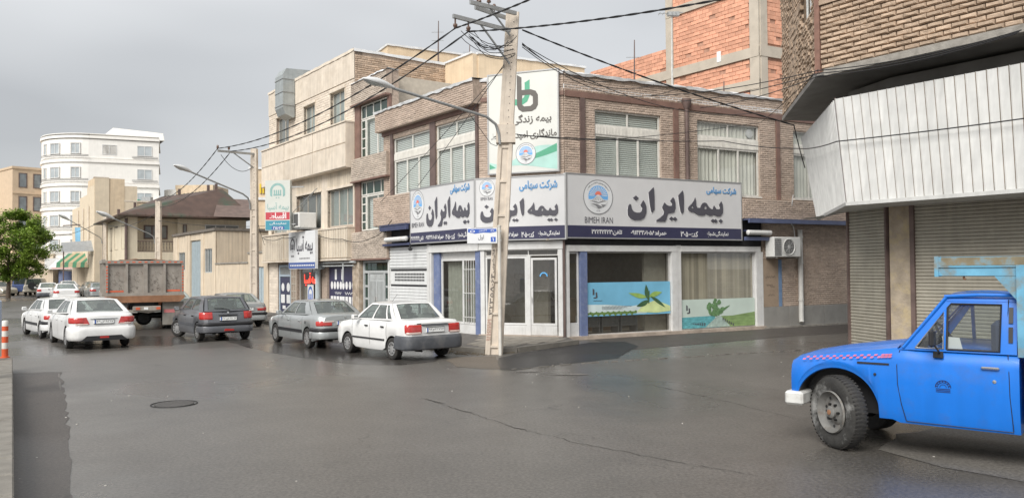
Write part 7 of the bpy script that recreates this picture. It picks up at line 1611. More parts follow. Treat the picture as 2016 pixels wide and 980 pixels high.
# --- traffic further down the street
far = dict(PRIDE)
c8 = car('white hatchback with dark bumper in the far street', PRIDE, None, -31, P_white, k=.95, detail=0, center=(-38.0, 66.5)); c8.band('rear_bumper', M_plast, c8.xr + .5, 0, .27, .6, off=.05, both=True); [c8.band('tail_light', M_tail, c8.xr + .1, .5, .68, .9, sd, .02) for sd in (1, -1)]
c9 = car('white saloon nearest of the far street cars', DENA, None, -33, P_white, k=.95, detail=0, center=(-32.5, 59.0), plate=None); [c9.band('tail_light', M_tail, c9.xr + .25, .5, .74, .92, sd, .02) for sd in (1, -1)]; c9.band('rear_bumper', P_white, c9.xr + .5, 0, .3, .6, off=.04, both=True)
c10 = car('white car farthest along the street before the apartments', DENA, None, -32, P_white, k=.95, detail=0, center=(-43.2, 79.0)); c10.band('rear_bumper', P_white, c10.xr + .5, 0, .3, .6, off=.04, both=True)
c11 = car('silver saloon parked at the far right kerb beyond the truck', PARS, None, -34, P_silver, k=.95, detail=0, center=(-33.9, 66.5)); [c11.band('tail_light', M_tail, c11.xr + .16, .4, .68, .84, sd, .02) for sd in (1, -1)]
c12 = car('grey saloon parked just left of the dump truck bed', PARS, None, -34, P_silver, k=.95, detail=0, center=(-29.9, 61.0)); [c12.band('tail_light', M_tail, c12.xr + .16, .4, .68, .84, sd, .02) for sd in (1, -1)]
c13 = car('champagne saloon parked on the right behind other far cars', PARS, None, -34, P_beige, k=.95, detail=0, center=(-38.3, 74.0))
c14 = car('pale saloon facing the road at the left picture edge', DENA, None, 118, P_beige, k=.95, detail=0, center=(-48.9, 77.2), gm=G_cardk)
SUV = dict(W=1.75, wb=2.5, ro=.75, fo=.7, rw=.35, rc=.2, wr=.9, lean=.05, zb=.32, crown=.03, top=[(-2.0, 1.05), (-1.9, 1.1), (1.0, 1.1), (1.5, 1.05), (1.9, .95), (2.0, .8)],
           gh=dict(xA=1.0, xD=-1.85, xB=.35, xC=-1.75, zb=1.1, zbr=1.1, zr=1.75, wt=.68, wins=[(.07, .36), (.4, .64), (.68, .93)], rp=.08, bowr=.03), doors=(.9, -.1, -.9), handles=(0, -.8))
c15 = car('silver off-road car with a black spare wheel on its tail', SUV, None, -22, P_beige, k=.95, detail=0, center=(-45.2, 77.3), gm=G_cardk, cat='suv'); q = MB(c15.fr); q.lathe([(0, .1), (.34, .1), (.36, .0), (.34, -.1)], (c15.xr - .12, .1, 1.0), (-1, 0, 0), 20); q.build('spare_wheel', M_black, c15.th); c15.band('rear_bumper', P_beige, c15.xr + .4, 0, .4, .62, off=.08, both=True)
c16 = car('navy blue pickup parked in front of the silver off-road car', SUV, None, -22, P_blue, k=.95, detail=0, center=(-48.0, 80.0), gm=G_cardk, cat='pickup')

# ------------------------------------------------------------------ dump truck seen from behind
M_tipper = mat('dusty_tipper_steel', (0.31, 0.28, 0.245), 0.6, 0.15, 3, 0.2, 20, streak=.12, dirt=(0.22, 0.18, 0.15), dscale=1.8, damt=.6); M_soil = mat('brown_soil', (.17, .10, .06), .95, .3, 4, .8, 8)
M_scrib = mat('dark_worn_scratches', (.15, .125, .105), .8, .3, 10); M_rust = mat('rusty_steel', (.26, .13, .07), .8, .25, 3, .3, 20); M_refl = mat('reflector_red', (.62, .13, .06), .35, .1); M_flap = mat('grey_mud_flap', (.24, .225, .20), .8, .12, 3, dirt=(.14, .12, .1), dscale=2)
DF = Fr((-13.40, 29.7), (math.cos(R(28)), math.sin(R(28))))
dt = thing('dump_truck', 'large grey dump truck loaded with soil seen from behind', 'truck', DF, (0, 0, 0))
c = MB(DF); c.box(-1.3, 1.3, -.02, .06, 1.28, 2.52); tg = c.build('tailgate', M_tipper, dt)
c = MB(DF)
for x in (-1.3, -.66, -.03, .03, .6, 1.22): c.box(x, x + .08, -.1, -.02, 1.28, 2.52) if x != -.03 and x != .03 else c.box(x - .04, x + .04, -.1 - (.002 if x > 0 else 0), -.02, 1.28, 2.52)
c.box(-1.3, 1.3, -.115, -.02, 2.42, 2.54); c.box(-1.3, 1.3, -.115, -.02, 1.26, 1.36); c.build('tailgate_rib', M_tipper, tg)
c = MB(DF); rs = random.Random(5)
for a, b_ in ((-1.2, -.7), (-.56, -.1), (.12, .55), (.72, 1.18)):
    for i in range(26):
        x = rs.uniform(a, b_ - .05); z = rs.uniform(1.42, 2.15); p = [(x, z)]
        for j in range(6): p.append((p[-1][0] + rs.uniform(-.05, .05), p[-1][1] + rs.uniform(-.07, .07)))
        c.loft([[(max(a, min(b_, q0)), -.0235, q1 - .005) for q0, q1 in p], [(max(a, min(b_, q0)) + .004, -.0235, q1 + .005) for q0, q1 in p]])
c.build('scratches', M_scrib, tg, kind='stuff')
for i in range(13): c = MB(DF); c.box(-1.24 + i * .2, -1.14 + i * .2, -.122, -.115, 2.46, 2.5); c.build('reflector', M_refl, tg)
for x in (-1.285, 1.235):
    for i in range(9): c = MB(DF); c.box(x, x + .05, -.107, -.1, 1.4 + i * .11, 1.46 + i * .11); c.build('reflector', M_refl, tg)
c = MB(DF); c.box(-1.2, -.72, -.027, -.02, 1.4, 1.46); c.box(.72, 1.18, -.027, -.02, 1.4, 1.46); c.build('red_plate', M_refl, tg)
SDF = Fr(DF.w(-1.32, .0, 0)[:2], (math.sin(R(-28)), math.cos(R(-28))))   # along the left side, forward
c = MB(); fw = Vector((math.sin(R(-28)), math.cos(R(-28)))); rl_ = DF.w(-1.3, 0, 0).to_2d(); rr_ = DF.w(1.3, 0, 0).to_2d(); fl_ = rl_ + fw * 4.6; frr = rr_ + fw * 4.6
c.prism([rl_[:], (rl_ + Vector((.05, .02)))[:], (fl_ + Vector((.05, .02)))[:], fl_[:]], 1.28, 2.5, 'z'); c.prism([rr_[:], frr[:], (frr - Vector((.05, .02)))[:], (rr_ - Vector((.05, .02)))[:]], 1.28, 2.5, 'z'); c.prism([rl_[:], rr_[:], frr[:], fl_[:]], 1.22, 1.3, 'z'); c.prism([fl_[:], frr[:], (frr + fw * .06)[:], (fl_ + fw * .06)[:]], 1.25, 2.6, 'z'); bed = c.build('tipper_body', M_tipper, dt)
lf = Vector((-fw.y, fw.x))
for i in range(9):
    c = MB(); p = rl_ + fw * (.15 + i * .52); q = p + fw * .1; c.prism([p[:], q[:], (q + lf * .1)[:], (p + lf * .1)[:]], 1.3, 2.45, 'z'); c.build('side_rib', M_tipper, bed)
c = MB(); c.prism([rl_[:], fl_[:], (fl_ + lf * .12)[:], (rl_ + lf * .12)[:]], 2.45, 2.58, 'z'); c.prism([rl_[:], fl_[:], (fl_ + lf * .12)[:], (rl_ + lf * .12)[:]], 1.2, 1.34, 'z'); c.build('side_rail', M_tipper, bed)
c = MB(); n = 12; rows = []
for i in range(n + 1):
    t = i / n; a = rl_.lerp(fl_, t * .98 + .01); b_ = rr_.lerp(frr, t * .98 + .01); rows.append([(*a.lerp(b_, .02 + .96 * j / n), 2.42 + .17 * math.sin(math.pi * (.12 + .8 * j / n)) * (.75 + .25 * math.sin(t * 3)) + random.uniform(-.06, .06)) for j in range(n + 1)])
c.loft(rows); c.build('soil_load', M_soil, dt, smooth=30)
c = MB(DF); c.add([(-1.32, -.14, 1.26), (1.32, -.14, 1.26), (1.32, -.14, 1.16), (1.15, -.14, 1.02), (-1.1, -.14, 1.02), (-1.32, -.14, 1.16), (-1.32, .2, 1.26), (1.32, .2, 1.26), (1.32, .2, 1.16), (1.15, .2, 1.02), (-1.1, .2, 1.02), (-1.32, .2, 1.16)], [(0, 1, 2, 3, 4, 5), (11, 10, 9, 8, 7, 6), (0, 6, 7, 1), (3, 9, 10, 4), (5, 4, 10, 11), (2, 1, 7, 8), (3, 2, 8, 9), (0, 5, 11, 6)]); c.build('rear_beam', M_rust, dt)
c = MB(DF); c.box(-.5, -.35, .1, 4, .75, 1.05); c.box(.3, .45, .1, 4, .75, 1.05); c.box(-.5, .45, .1, .25, .8, 1.0); c.build('chassis', M_black, dt)
c = MB(DF); c.bbox(-.42, .52, -.1, .1, .70, .88, .02); c.add([(-.42, -.1, .70), (.52, -.1, .70), (.1, -.05, .62)], [(0, 1, 2)]); o = c.build('lamp_bar', M_tipper, dt)
for x, m in ((-.32, M_refl), (-.05, M_plate), (.36, M_refl)): c = MB(DF); c.box(x, x + .14, -.112, -.1, .75, .84); c.build('tail_light', m, o)
for x0, x1 in ((-1.3, -.6), (.58, 1.3)): c = MB(DF); c.box(x0, x1, .05, .07, .17, 1.02); o = c.build('mud_flap', M_flap, dt); c = MB(DF); c.box(x0 + .05 if x0 > 0 else x1 - .25, (x1 - .3) if x0 > 0 else x1 - .05, .04, .05, .62, .74); c.build('reflector', mat('faded_pink_print', (.6, .2, .2), .6, .2) if x0 > 0 else M_amber, o)
for sd in (-1, 1):
    for d_ in (.75, 2.05):
        p = DF.w(0, 0, .5); pos = Vector((p.x, p.y)) + fw * d_ + Vector((fw.y, -fw.x)) * sd * .98; M_ = Fr((pos.x, pos.y), (fw.x, fw.y)); wheel_mesh(M_, dt, (0, 0, .5), .5, .5, sd if sd < 0 else 1, hub=M_iron, style='steel', rr=.5)
c = MB(DF); c.lathe([(0, -.3), (.2, -.26), (.28, -.1), (.28, .1), (.2, .26), (0, .3)], (0.0, .9, .42), (0, 1, 0), 16); c.tube([(-.9, .8, .5), (.9, .8, .5)], .11, 10); c.build('rear_axle', M_iron, dt, smooth=40)
c = MB(); p = DF.w(0, 0, 0).to_2d() + fw * 4.9; rt_ = Vector((fw.y, -fw.x)); c.prism([(p - rt_ * 1.2)[:], (p + rt_ * 1.2)[:], (p + rt_ * 1.2 + fw * 2)[:], (p - rt_ * 1.2 + fw * 2)[:]], .55, 2.6, 'z'); c.build('cab', mat('truck_cab_orange', (.35, .12, .05), .4, .1), dt)

# ------------------------------------------------------------------ blue pickup in the foreground, seen from its left
PB = mat('bright_blue_paint', (0.005, 0.155, 0.62), 0.36, 0.05, 2.5, coat=0.3, spec=.4, dirt=(0.05, 0.12, 0.36), dscale=2.6, damt=.5, streak=.06)
PLB = mat('faded_light_blue_paint', (0.12, 0.33, 0.48), 0.55, 0.18, 5, dirt=(.20, .19, .15), dscale=4.0, damt=.9)
th_a = math.atan2(.64, -.77); SC = 1.0
bt = bpy.data.objects.new('blue_pickup', None); COL.objects.link(bt); W_T = 1.66
# origin: ground point below the outer face of the front left wheel; x forward, y left
BM = Matrix.Translation((3.80, 9.36, 0)) @ Matrix.Rotation(th_a, 4, 'Z') @ Matrix.Translation((0, -.02, 0)); bt.matrix_world = BM; ROOT[bt.name] = BM.copy(); props(bt, 'bright blue pickup truck with light blue crane frame behind the cab', 'pickup truck')
BF = Fr((0, 0), (1, 0)); BF.M = BM
# body: front wings, bonnet and door section in one loft; y runs 0 (left face) to -1.66
yl, yr_ = 0.0, -W_T; yc = -W_T / 2; hw = W_T / 2; RA = .47; RW = .42
topl = [(-1.72, 1.20), (-.75, 1.20), (-.62, 1.22), (-.4, 1.19), (.3, 1.085), (.52, 1.04), (.60, 1.015), (.64, .995)]
def tring(x):
    zt = lin(topl, x); zb = .37 if x < -.55 else (.40 if x < .35 else .48); za = zb + .002
    if abs(x - .11) < RA: za = max(za, RW + .03 + math.sqrt(RA * RA - (x - .11) ** 2))
    za = min(za, zt - .12); ww = hw - (.05 * max(0, (x - .48) / .16) ** 2); z1 = max(za + .05, .52); z2 = max(z1 + .03, .72); z3 = max(z2 + .02, zt - .17)
    pit = .035 if z1 < .6 else 0
    h = [(0, zb), (ww - .3, zb), (ww - .3, za), (ww - .03, za), (ww - .012 - pit * .4, za + .012), (ww - .008, z1), (ww + .006, z2), (ww + .002, z3), (ww - .02, zt - .075), (ww - .07, zt - .02), (ww * .72, zt + .0), (ww * .66, zt + .012), (0, zt + .025)]
    full = h + [(-p, q) for p, q in h[-2:0:-1]]
    return [(x, yc + p, q) for p, q in full]
xs = set(np.linspace(-1.72, .64, 30).tolist()) | {float(.11 + RA * math.sin(q * math.pi / 2)) for q in np.linspace(-1, 1, 27)} | {.45, .55, .6, .63}
xs = sorted(xs); rows = [tring(x) for x in xs]; n = len(rows[0]); c = MB(BF); c.loft(rows, closed=True, cap0=True, cap1=True, mi=[1, 1, 1] + [0] * (n - 6) + [1, 1, 1]); c.build('body', [PB, M_black], bt, smooth=38, fix=True)
# cab: side frame with quarter light and door window, screen, roof
cabf = MB(BF); panes = []; SIDEP = []
def tp(s_, t, sd):   # left side surface: s from the screen foot (0) to the cab back (1), t from belt to roof
    xb = -.60 + (-1.70 + .60) * s_; xt = -1.06 + (-1.70 + 1.06) * s_; x = xb + (xt - xb) * t; yy = hw - .035 - .13 * t + .02 * math.sin(math.pi * t)
    return (x, yc + sd * yy, 1.185 + (1.755 - 1.185) * t)
def cells(P, sb, tb, glass_, sd=1):
    for i in range(len(sb) - 1):
        for j in range(len(tb) - 1):
            ss = np.linspace(sb[i], sb[i + 1], 5); tt = np.linspace(tb[j], tb[j + 1], 5); off = Vector((0, -sd * .012, 0)) if P is tp else Vector((-.01, 0, 0))
            g_ = [[Vector(P(s_, t, sd)) for s_ in ss] for t in tt]
            if (i, j) in glass_: panes.append(([[p + off for p in r_] for r_ in g_]))
            else: cabf.loft(g_); cabf.loft([[p + off * 4 for p in r_] for r_ in g_])
OUT_ = [(-.58, 1.18), (-1.70, 1.18), (-1.70, 1.76), (-1.05, 1.76)]; VENT = [(-.745, 1.205), (-1.02, 1.205), (-1.02, 1.60)]; DW = [(-1.055, 1.205), (-1.545, 1.205), (-1.555, 1.685), (-1.085, 1.685), (-1.055, 1.645)]
def ty(z, sd): t = (z - 1.185) / .57; return yc + sd * (hw - .035 - .13 * t + .02 * math.sin(math.pi * max(0, min(1, t))))
for sd in (1, -1):
    lp = [[Vector((a_, b_, 0)) for a_, b_ in l_] for l_ in (OUT_, VENT, DW)]; ap_ = [q for l_ in lp for q in l_]; tri = mg.tessellate_polygon(lp)
    cabf.add([(q.x, ty(q.y, sd), q.y) for q in ap_], tri); cabf.add([(q.x, ty(q.y, sd) - sd * .04, q.y) for q in ap_], tri)
    for l_ in (VENT, DW):
        n_ = len(l_); cabf.add([(a_, ty(b_, sd), b_) for a_, b_ in l_] + [(a_, ty(b_, sd) - sd * .04, b_) for a_, b_ in l_], [(i, (i + 1) % n_, (i + 1) % n_ + n_, i + n_) for i in range(n_)])
        q = MB(BF); q.add([(a_, ty(b_, sd) - sd * .015, b_) for a_, b_ in l_], [list(range(n_))]); SIDEP.append(q)
def ws(s_, t, sd): y = 2 * s_ - 1; return (-.56 + .06 * (1 - y * y) + (-1.05 + .56) * t, yc + y * (hw - .035 - .13 * t), 1.19 + (1.755 - 1.19) * t + .02 * t * (1 - y * y))
cells(ws, [0, .06, .94, 1], [0, .04, .93, 1], {(1, 1)})
def rw_(s_, t, sd): y = 2 * s_ - 1; return (-1.70, yc + y * (hw - .035 - .13 * t), 1.19 + (1.755 - 1.19) * t)
cells(rw_, [0, .12, .88, 1], [0, .2, .85, 1], {(1, 1)})
cf = cabf.build('cab_frame', PB, bt, smooth=40)
for g_ in panes: q = MB(BF); q.loft(g_); q.build('pane', glass('pickup_glass', (.74, .78, .77), .10, .01, (.2, .21, .2)), cf, smooth=60)
for q in SIDEP: q.build('pane', MATS['pickup_glass'], cf)
c = MB(BF); rows = []
for i in range(9):
    t = i / 8; x = -1.04 + (-1.72 + 1.04) * t; rows.append([(x, yc - (hw - .145) + 2 * (hw - .145) * j / 12, 1.755 + .06 * (1 - abs(2 * j / 12 - 1) ** 3) * (.5 + .5 * math.sin(math.pi * min(1, t + .15)))) for j in range(13)])
c.loft(rows); c.loft([[(p[0], p[1], p[2] - .04) for p in r_] for r_ in rows]); c.build('roof', PB, bt, smooth=50)
c = MB(BF); c.tube([(-1.02, -.155, 1.765), (-1.35, -.148, 1.785), (-1.73, -.148, 1.785)], .02, 6); c.tube([(-.62, -.03, 1.2), (-1.04, -.155, 1.765)], .018, 6); c.build('rain_gutter', PB, bt)
# rubber and chrome round the windows
def frame_line(pts, r_, m, nm): q = MB(BF); q.tube(pts + [pts[0]], r_, 5); q.build(nm, m, bt)
ln = lambda P_, o_=.004: [Vector((a_, ty(b_, 1) + o_, b_)) for a_, b_ in P_]
frame_line(ln(DW), .012, M_black, 'window_seal'); frame_line(ln(VENT), .009, M_chrome, 'quarter_light_trim')
# door cut lines, handle, lock, vents, badge, side stripe
def seam(pts, nm='door_seam'): q = MB(BF); q.tube(pts, .0042, 5); return q.build(nm, M_black, bt)
seam([(-.585, -.03, 1.17), (-.56, .003, 1.0), (-.565, .006, .8), (-.60, .0, .58), (-.645, -.012, .40)]); seam([(-1.62, -.035, 1.18), (-1.63, .002, 1.0), (-1.635, .006, .75), (-1.66, -.01, .4)]); seam([(-1.60, -.06, 1.2), (-1.62, -.15, 1.74)])
seam([(-.645, -.012, .40), (-1.66, -.012, .395)])
c = MB(BF); c.bbox(-1.55, -1.38, .004, .035, 1.02, 1.05, .01); c.build('door_handle', M_chrome, bt); c = MB(BF); c.lathe([(.018, 0), (.018, .012), (0, .014)], (-1.50, .0, .9), (0, 1, 0), 12); c.build('door_lock', M_chrome, bt)
c = MB(BF); c.box(-.48, -.14, -.0, .012, 1.0, 1.02); c.build('wing_badge', M_black, bt); c = MB(BF); c.lathe([(.016, 0), (.014, .02), (0, .022)], (-.33, .0, .89), (0, 1, 0), 10); c.build('side_marker', M_black, bt)
c = MB(BF); 
for i in range(26):
    for j in range(2):
        if (i + j) % 2 == 0 or i > 22: x = .48 - i * .038; z = 1.005 + (.50 - x) * .085 + j * .022 - .004; c.quad((x, .0135 - .02 * j, z), (x - .034, .0135 - .02 * j, z + .003), (x - .034 - .012, .0135 - .02 * j, z + .024), (x - .012, .0135 - .02 * j, z + .021))
c.build('pink_stripe', mat('faded_pink_decal', (.62, .18, .30), .5, .15), bt, kind='stuff')
c = MB(BF)      # round-topped line emblem on the door
EM = lambda x, z: (-1.02 - x, .0115, .80 + z)
def arc(r_, w_, a0=0, a1=math.pi, n_=16, cz=0):
    for i in range(n_): t0 = a0 + (a1 - a0) * i / n_; t1 = a0 + (a1 - a0) * (i + 1) / n_; c.quad(EM(r_ * math.cos(t0), cz + r_ * math.sin(t0)), EM(r_ * math.cos(t1), cz + r_ * math.sin(t1)), EM((r_ - w_) * math.cos(t1), cz + (r_ - w_) * math.sin(t1)), EM((r_ - w_) * math.cos(t0), cz + (r_ - w_) * math.sin(t0)))
arc(.078, .008); arc(.056, .005); arc(.034, .005)
for i in range(7): t = math.pi * (i + .5) / 7; c.quad(EM(.05 * math.cos(t), .05 * math.sin(t)), EM(.05 * math.cos(t + .12), .05 * math.sin(t + .12)), EM(.074 * math.cos(t + .12), .074 * math.sin(t + .12)), EM(.074 * math.cos(t), .074 * math.sin(t)))
for z in (-.012, -.028, -.044): c.quad(EM(-.07, z), EM(.07, z), EM(.07, z - .007), EM(-.07, z - .007))
c.build('door_emblem', mat('dark_navy_decal', (.01, .02, .10), .5, 0), bt)
# bumper end, wheel, sill, under-frame
c = MB(BF); c.bbox(.48, .70, -W_T + .0, .035, .46, .62, .025); c.build('front_bumper', mat('white_bumper', (.6, .6, .58), .4, .1, 6, dirt=(.3, .27, .24), dscale=5), bt)
c = MB(BF); c.lathe([(0, .012), (.10, .012), (.1, 0)], (.645, -.25, .80), (1, 0, 0), 18); c.lathe([(0, .012), (.10, .012), (.1, 0)], (.645, -1.41, .80), (1, 0, 0), 18); c.build('headlight', M_chrome, bt); c = MB(BF); c.box(.62, .65, -1.2, -.46, .66, .92); c.build('grille', M_black, bt)
M_tyw = mat('tyre_smeared_white', (.035, .034, .032), .85, .2, 12, .4, 50, dirt=(.40, .40, .39), dscale=2.0, damt=1.0)
steer = -.62
WM = BM @ Matrix.Translation((.10, -.045, RW)) @ Matrix.Rotation(steer, 4, 'Z')
t = MB(WM); wd = .18
t.lathe([(.24, -wd / 2), (.36, -wd / 2), (.405, -wd * .43), (.42, -wd * .28), (.425, 0), (.42, wd * .28), (.405, wd * .43), (.37, wd * .53), (.31, wd * .55), (.24, wd * .42)], (0, 0, 0), (0, 1, 0), 40, closed=True); wl = t.build('wheel', M_tyw, bt, smooth=35)
t = MB(WM)
for i in range(56):
    a = 2 * math.pi * i / 56
    for y0 in (-.06, -.02, .02, .06):
        q = lambda r_, da, y_, k_=(1 if abs(y0) < .04 else .992): (k_ * r_ * math.cos(a + da), y_, k_ * r_ * math.sin(a + da)); t.add([q(.419, -.028, y0 - .022), q(.419, .022, y0 - .022), q(.419, .028, y0 + .022), q(.419, -.022, y0 + .022), q(.4245, -.026, y0 - .02), q(.4245, .02, y0 - .02), q(.4245, .026, y0 + .02), q(.4245, -.02, y0 + .02)], [(4, 5, 6, 7), (0, 1, 5, 4), (1, 2, 6, 5), (2, 3, 7, 6), (3, 0, 4, 7)])
t.build('tread_block', M_rubber, wl, kind='stuff')
t = MB(WM); t.lathe([(.245, .09), (.235, .11), (.225, .08), (.20, .03), (.15, .02), (.12, .05), (.07, .065), (.07, .10), (.045, .115), (0, .118)], (0, 0, 0), (0, 1, 0), 32); rm = t.build('rim', mat('grey_steel_rim', (.17, .168, .16), .6, .2, 8, dirt=(.10, .075, .055), dscale=9, damt=.7), wl, smooth=30)
for i in range(6): a = i * math.pi / 3; t = MB(WM); t.lathe([(.014, .05), (.014, .085), (0, .088)], (.095 * math.cos(a), 0, .095 * math.sin(a)), (0, 1, 0), 8); t.build('wheel_nut', M_iron, rm)
for i in range(8): a = i * math.pi / 4 + .2; t = MB(WM); t.lathe([(0, .0285), (.02, .0285)], (.175 * math.cos(a), 0, .175 * math.sin(a)), (0, 1, 0), 8); t.build('rim_hole', M_black, rm)
t = MB(WM); t.lathe([(.03, .1), (.03, .125), (0, .128)], (0, 0, 0), (0, 1, 0), 10); t.build('hub_cap', M_rust, rm, smooth=40)
wheel_mesh(BF, bt, (.11, yr_ + .16, RW), RW, .2, -1, style='steel', steer=steer, hub=M_iron); wheel_mesh(BF, bt, (-2.65, -.16, RW), RW, .2, 1, style='steel', hub=M_iron); wheel_mesh(BF, bt, (-2.65, yr_ + .16, RW), RW, .2, -1, style='steel', hub=M_iron)
c = MB(BF); c.box(-4.2, .5, -.55, -.45, .42, .56); c.box(-4.2, .5, -1.25, -1.15, .42, .56); c.box(-1.7, .4, -1.3, -.4, .42, .5); c.build('chassis', M_black, bt); c = MB(BF); c.tube([(-.9, -.75, .33), (-1.4, -.75, .33)], .07, 10); c.build('silencer', M_iron, bt, smooth=40)
# cargo box with pressed panels
c = MB(BF); c.box(-4.4, -1.78, -.02, .03, .52, 1.16); c.box(-4.4, -1.78, yr_ - .03, yr_ + .02, .52, 1.16); c.box(-1.82, -1.77, yr_, .0, .52, 1.2); c.box(-4.4, -1.78, yr_, 0, .5, .56); bd = c.build('cargo_box', PB, bt)
c = MB(BF)
for z in (.66, .82, .98): c.bbox(-4.3, -1.86, .03, .05, z, z + .09, .012)
c.build('pressed_rib', PB, bd); c = MB(BF); c.tube([(-4.4, .02, 1.17), (-1.78, .02, 1.17)], .03, 8); c.build('top_rail', PB, bd, smooth=50)
c = MB(BF); c.add([(-1.625, ty(1.3, 1) + .004, 1.3), (-1.665, ty(1.3, 1) + .004, 1.3), (-1.665, ty(1.46, 1) + .004, 1.46), (-1.625, ty(1.46, 1) + .004, 1.46)], [(0, 1, 2, 3)]); c.build('cab_vent', M_black, bt); c = MB(BF); c.add([(-1.625, ty(1.5, 1) + .004, 1.5), (-1.665, ty(1.5, 1) + .004, 1.5), (-1.665, ty(1.66, 1) + .004, 1.66), (-1.625, ty(1.66, 1) + .004, 1.66)], [(0, 1, 2, 3)]); c.build('cab_vent', M_black, bt)
# crane frame
cr_ = MB(BF); cr_.box(-1.82, -1.71, -.13, -.02, 1.16, 2.1); cr_.box(-1.84, -1.72, yr_ + .05, yr_ + .16, 1.16, 2.1); cf_ = cr_.build('frame_post', PLB, bt)
c = MB(BF); c.box(-1.9, -.95, -.17, -.04, 2.08, 2.19); c.box(-1.84, -.98, -.155, -.055, 1.99, 2.08); c.build('frame_beam', PLB, bt); c = MB(BF); c.box(-1.9, -.95, yr_ + .04, yr_ + .17, 2.05, 2.2); c.box(-1.86, -1.72, yr_ + .1, -.1, 2.06, 2.18); c.build('frame_beam', PLB, bt)
c = MB(BF); c.prism([(-1.72, 2.0), (-1.5, 2.0), (-1.72, 1.72)], -.15, -.06); c.build('frame_gusset', PLB, bt); c = MB(BF); c.prism([(-.95, 2.20), (-.99, 2.20), (-.99, 1.98), (-.95, 1.98)], -.175, -.035); c.build('beam_cap', PLB, bt)
c = MB(BF); c.box(-2.5, -1.85, -.16, -.05, 2.12, 2.24); c.tube([(-1.9, -.1, 2.2), (-2.5, -.1, 1.25)], .04, 6); c.build('frame_brace', PLB, bt); c = MB(BF); c.tube([(-1.22, -.1, 1.99), (-1.22, -.1, 1.96), (-1.24, -.1, 1.95)], .012, 5); c.build('hook', M_rust, bt)
c = MB(BF); c.quad((-1.9, -.036, 2.10), (-1.02, -.036, 2.10), (-1.02, -.036, 2.185), (-1.9, -.036, 2.185)); c.build('peeled_paint', mat('peeled_paint_brown', (.20, .17, .11), .8, .3, 5, dirt=(.12, .30, .42), dscale=5, damt=.9), bt)
# cab inside
c = MB(BF); c.box(-1.66, -.62, yr_ + .06, -.06, 1.19, 1.2); c.build('cab_trim', M_inter, bt)
c = MB(BF); c.bbox(-1.62, -1.45, -.72, -.12, .8, 1.52, .05); c.bbox(-1.62, -1.45, -1.5, -.9, .8, 1.52, .05); c.build('seat', mat('navy_seat', (.04, .06, .12), .8, .1), bt)
c = MB(BF); c.lathe([(.185, -.014), (.2, 0), (.185, .014), (.17, 0)], (-.98, -.42, 1.30), (-.75, 0, .5), 24, closed=True); c.tube([(-.98, -.42, 1.30), (-.75, -.42, 1.15)], .02, 6); c.tube([(-.98, -.24, 1.30), (-.98, -.6, 1.30)], .014, 6); c.build('steering_wheel', M_black, bt, smooth=50)
c = MB(BF); c.bbox(-.82, -.62, yr_ + .12, -.12, 1.18, 1.26, .03); c.build('dashboard', M_black, bt); c = MB(BF); c.quad((-1.02, -.07, 1.21), (-1.2, -.07, 1.21), (-1.17, -.08, 1.33), (-1.0, -.08, 1.34)); c.build('paper', M_pale, bt)
# mirror on its arm
c = MB(BF); c.tube([(-.99, -.02, 1.15), (-1.0, .1, 1.2), (-.93, .14, 1.32)], .012, 6); c.bbox(-1.03, -.93, -.0, .02, 1.11, 1.18, .005); o = c.build('mirror_arm', M_black, bt); c = MB(BF); c.bbox(-.98, -.93, .08, .22, 1.24, 1.42, .02); c.build('mirror', M_black, o)
c = MB(BF); c.tube([(-.66, -.3, 1.245), (-.78, -.55, 1.38)], .008, 5); c.build('wiper', M_black, bt)
# ------------------------------------------------------------------ overhead cables
def cable(label, pts, r=.012, sag=0.0, n=14, group='overhead cables', m=None):
    P = []
    for a, b_ in zip(pts, pts[1:]):
        a = Vector(a); b_ = Vector(b_)
        for i in range(n + (1 if b_ == Vector(pts[-1]) else 0)): t = i / n; q = a.lerp(b_, t); q.z -= 4 * sag * t * (1 - t); P.append(q)
    c = MB(); c.tube(P, r, 5); return c.build('overhead_cable', m or M_cable, None, smooth=60, label=label, cat='cable', group=group)
def twist(label, a, b_, sag, r=.0135):
    a = Vector(a); b_ = Vector(b_); c = MB(); d = (b_ - a).normalized(); s_ = d.cross(Vector((0, 0, 1))).normalized(); u_ = s_.cross(d); n = 70
    for k in range(2):
        P = []
        for i in range(n + 1): t = i / n; q = a.lerp(b_, t); q.z -= 4 * sag * t * (1 - t); an = i * .9 + k * math.pi; P.append(q + (s_ * math.cos(an) + u_ * math.sin(an)) * r * .8)
        c.tube(P, r, 5)
    return c.build('overhead_cable', M_cable, None, smooth=60, label=label, cat='cable', group='overhead cables')
PA, PB_ = (-1.3, 19.14, 7.82), (-1.0, 19.35, 7.8)
twist('outer thick cable from corner pole cross arm to second pole', PA, (-12.5, 34.5, 7.35), .55); twist('inner thick cable from corner pole cross arm to second pole', PB_, (-12.1, 35.0, 7.3), .6)
twist('thick cable from second pole running on left to the far pole', (-12.5, 34.5, 7.35), (-24.0, 54.8, 6.9), .5); twist('lower thick cable from second pole past the tin roof', (-12.1, 35.0, 7.3), (-23.8, 54.9, 6.5), .6)
twist('thick cable leaving the corner pole upward over the camera', PA, (2.6, 12.0, 7.2), .1); twist('second thick cable leaving the corner pole overhead to the right', PB_, (4.4, 13.0, 6.6), .12)
cable('thin line at the very top of the corner pole going right', [(.1, 19.6, 8.65), (3.2, 13.5, 7.6)], .012, .1); cable('thin line beside it at the top of the corner pole', [(-.5, 19.5, 8.7), (2.6, 12.2, 7.6)], .012, .1)
twist('heavy sagging cable from corner pole to the right brick house', (.3, 20.1, 8.05), (7.9, 22.6, 6.05), .12, .014)
cable('dark cable continuing past the brick overhang', [(7.9, 22.6, 6.05), (9.2, 25.4, 5.2)], .016, .05)
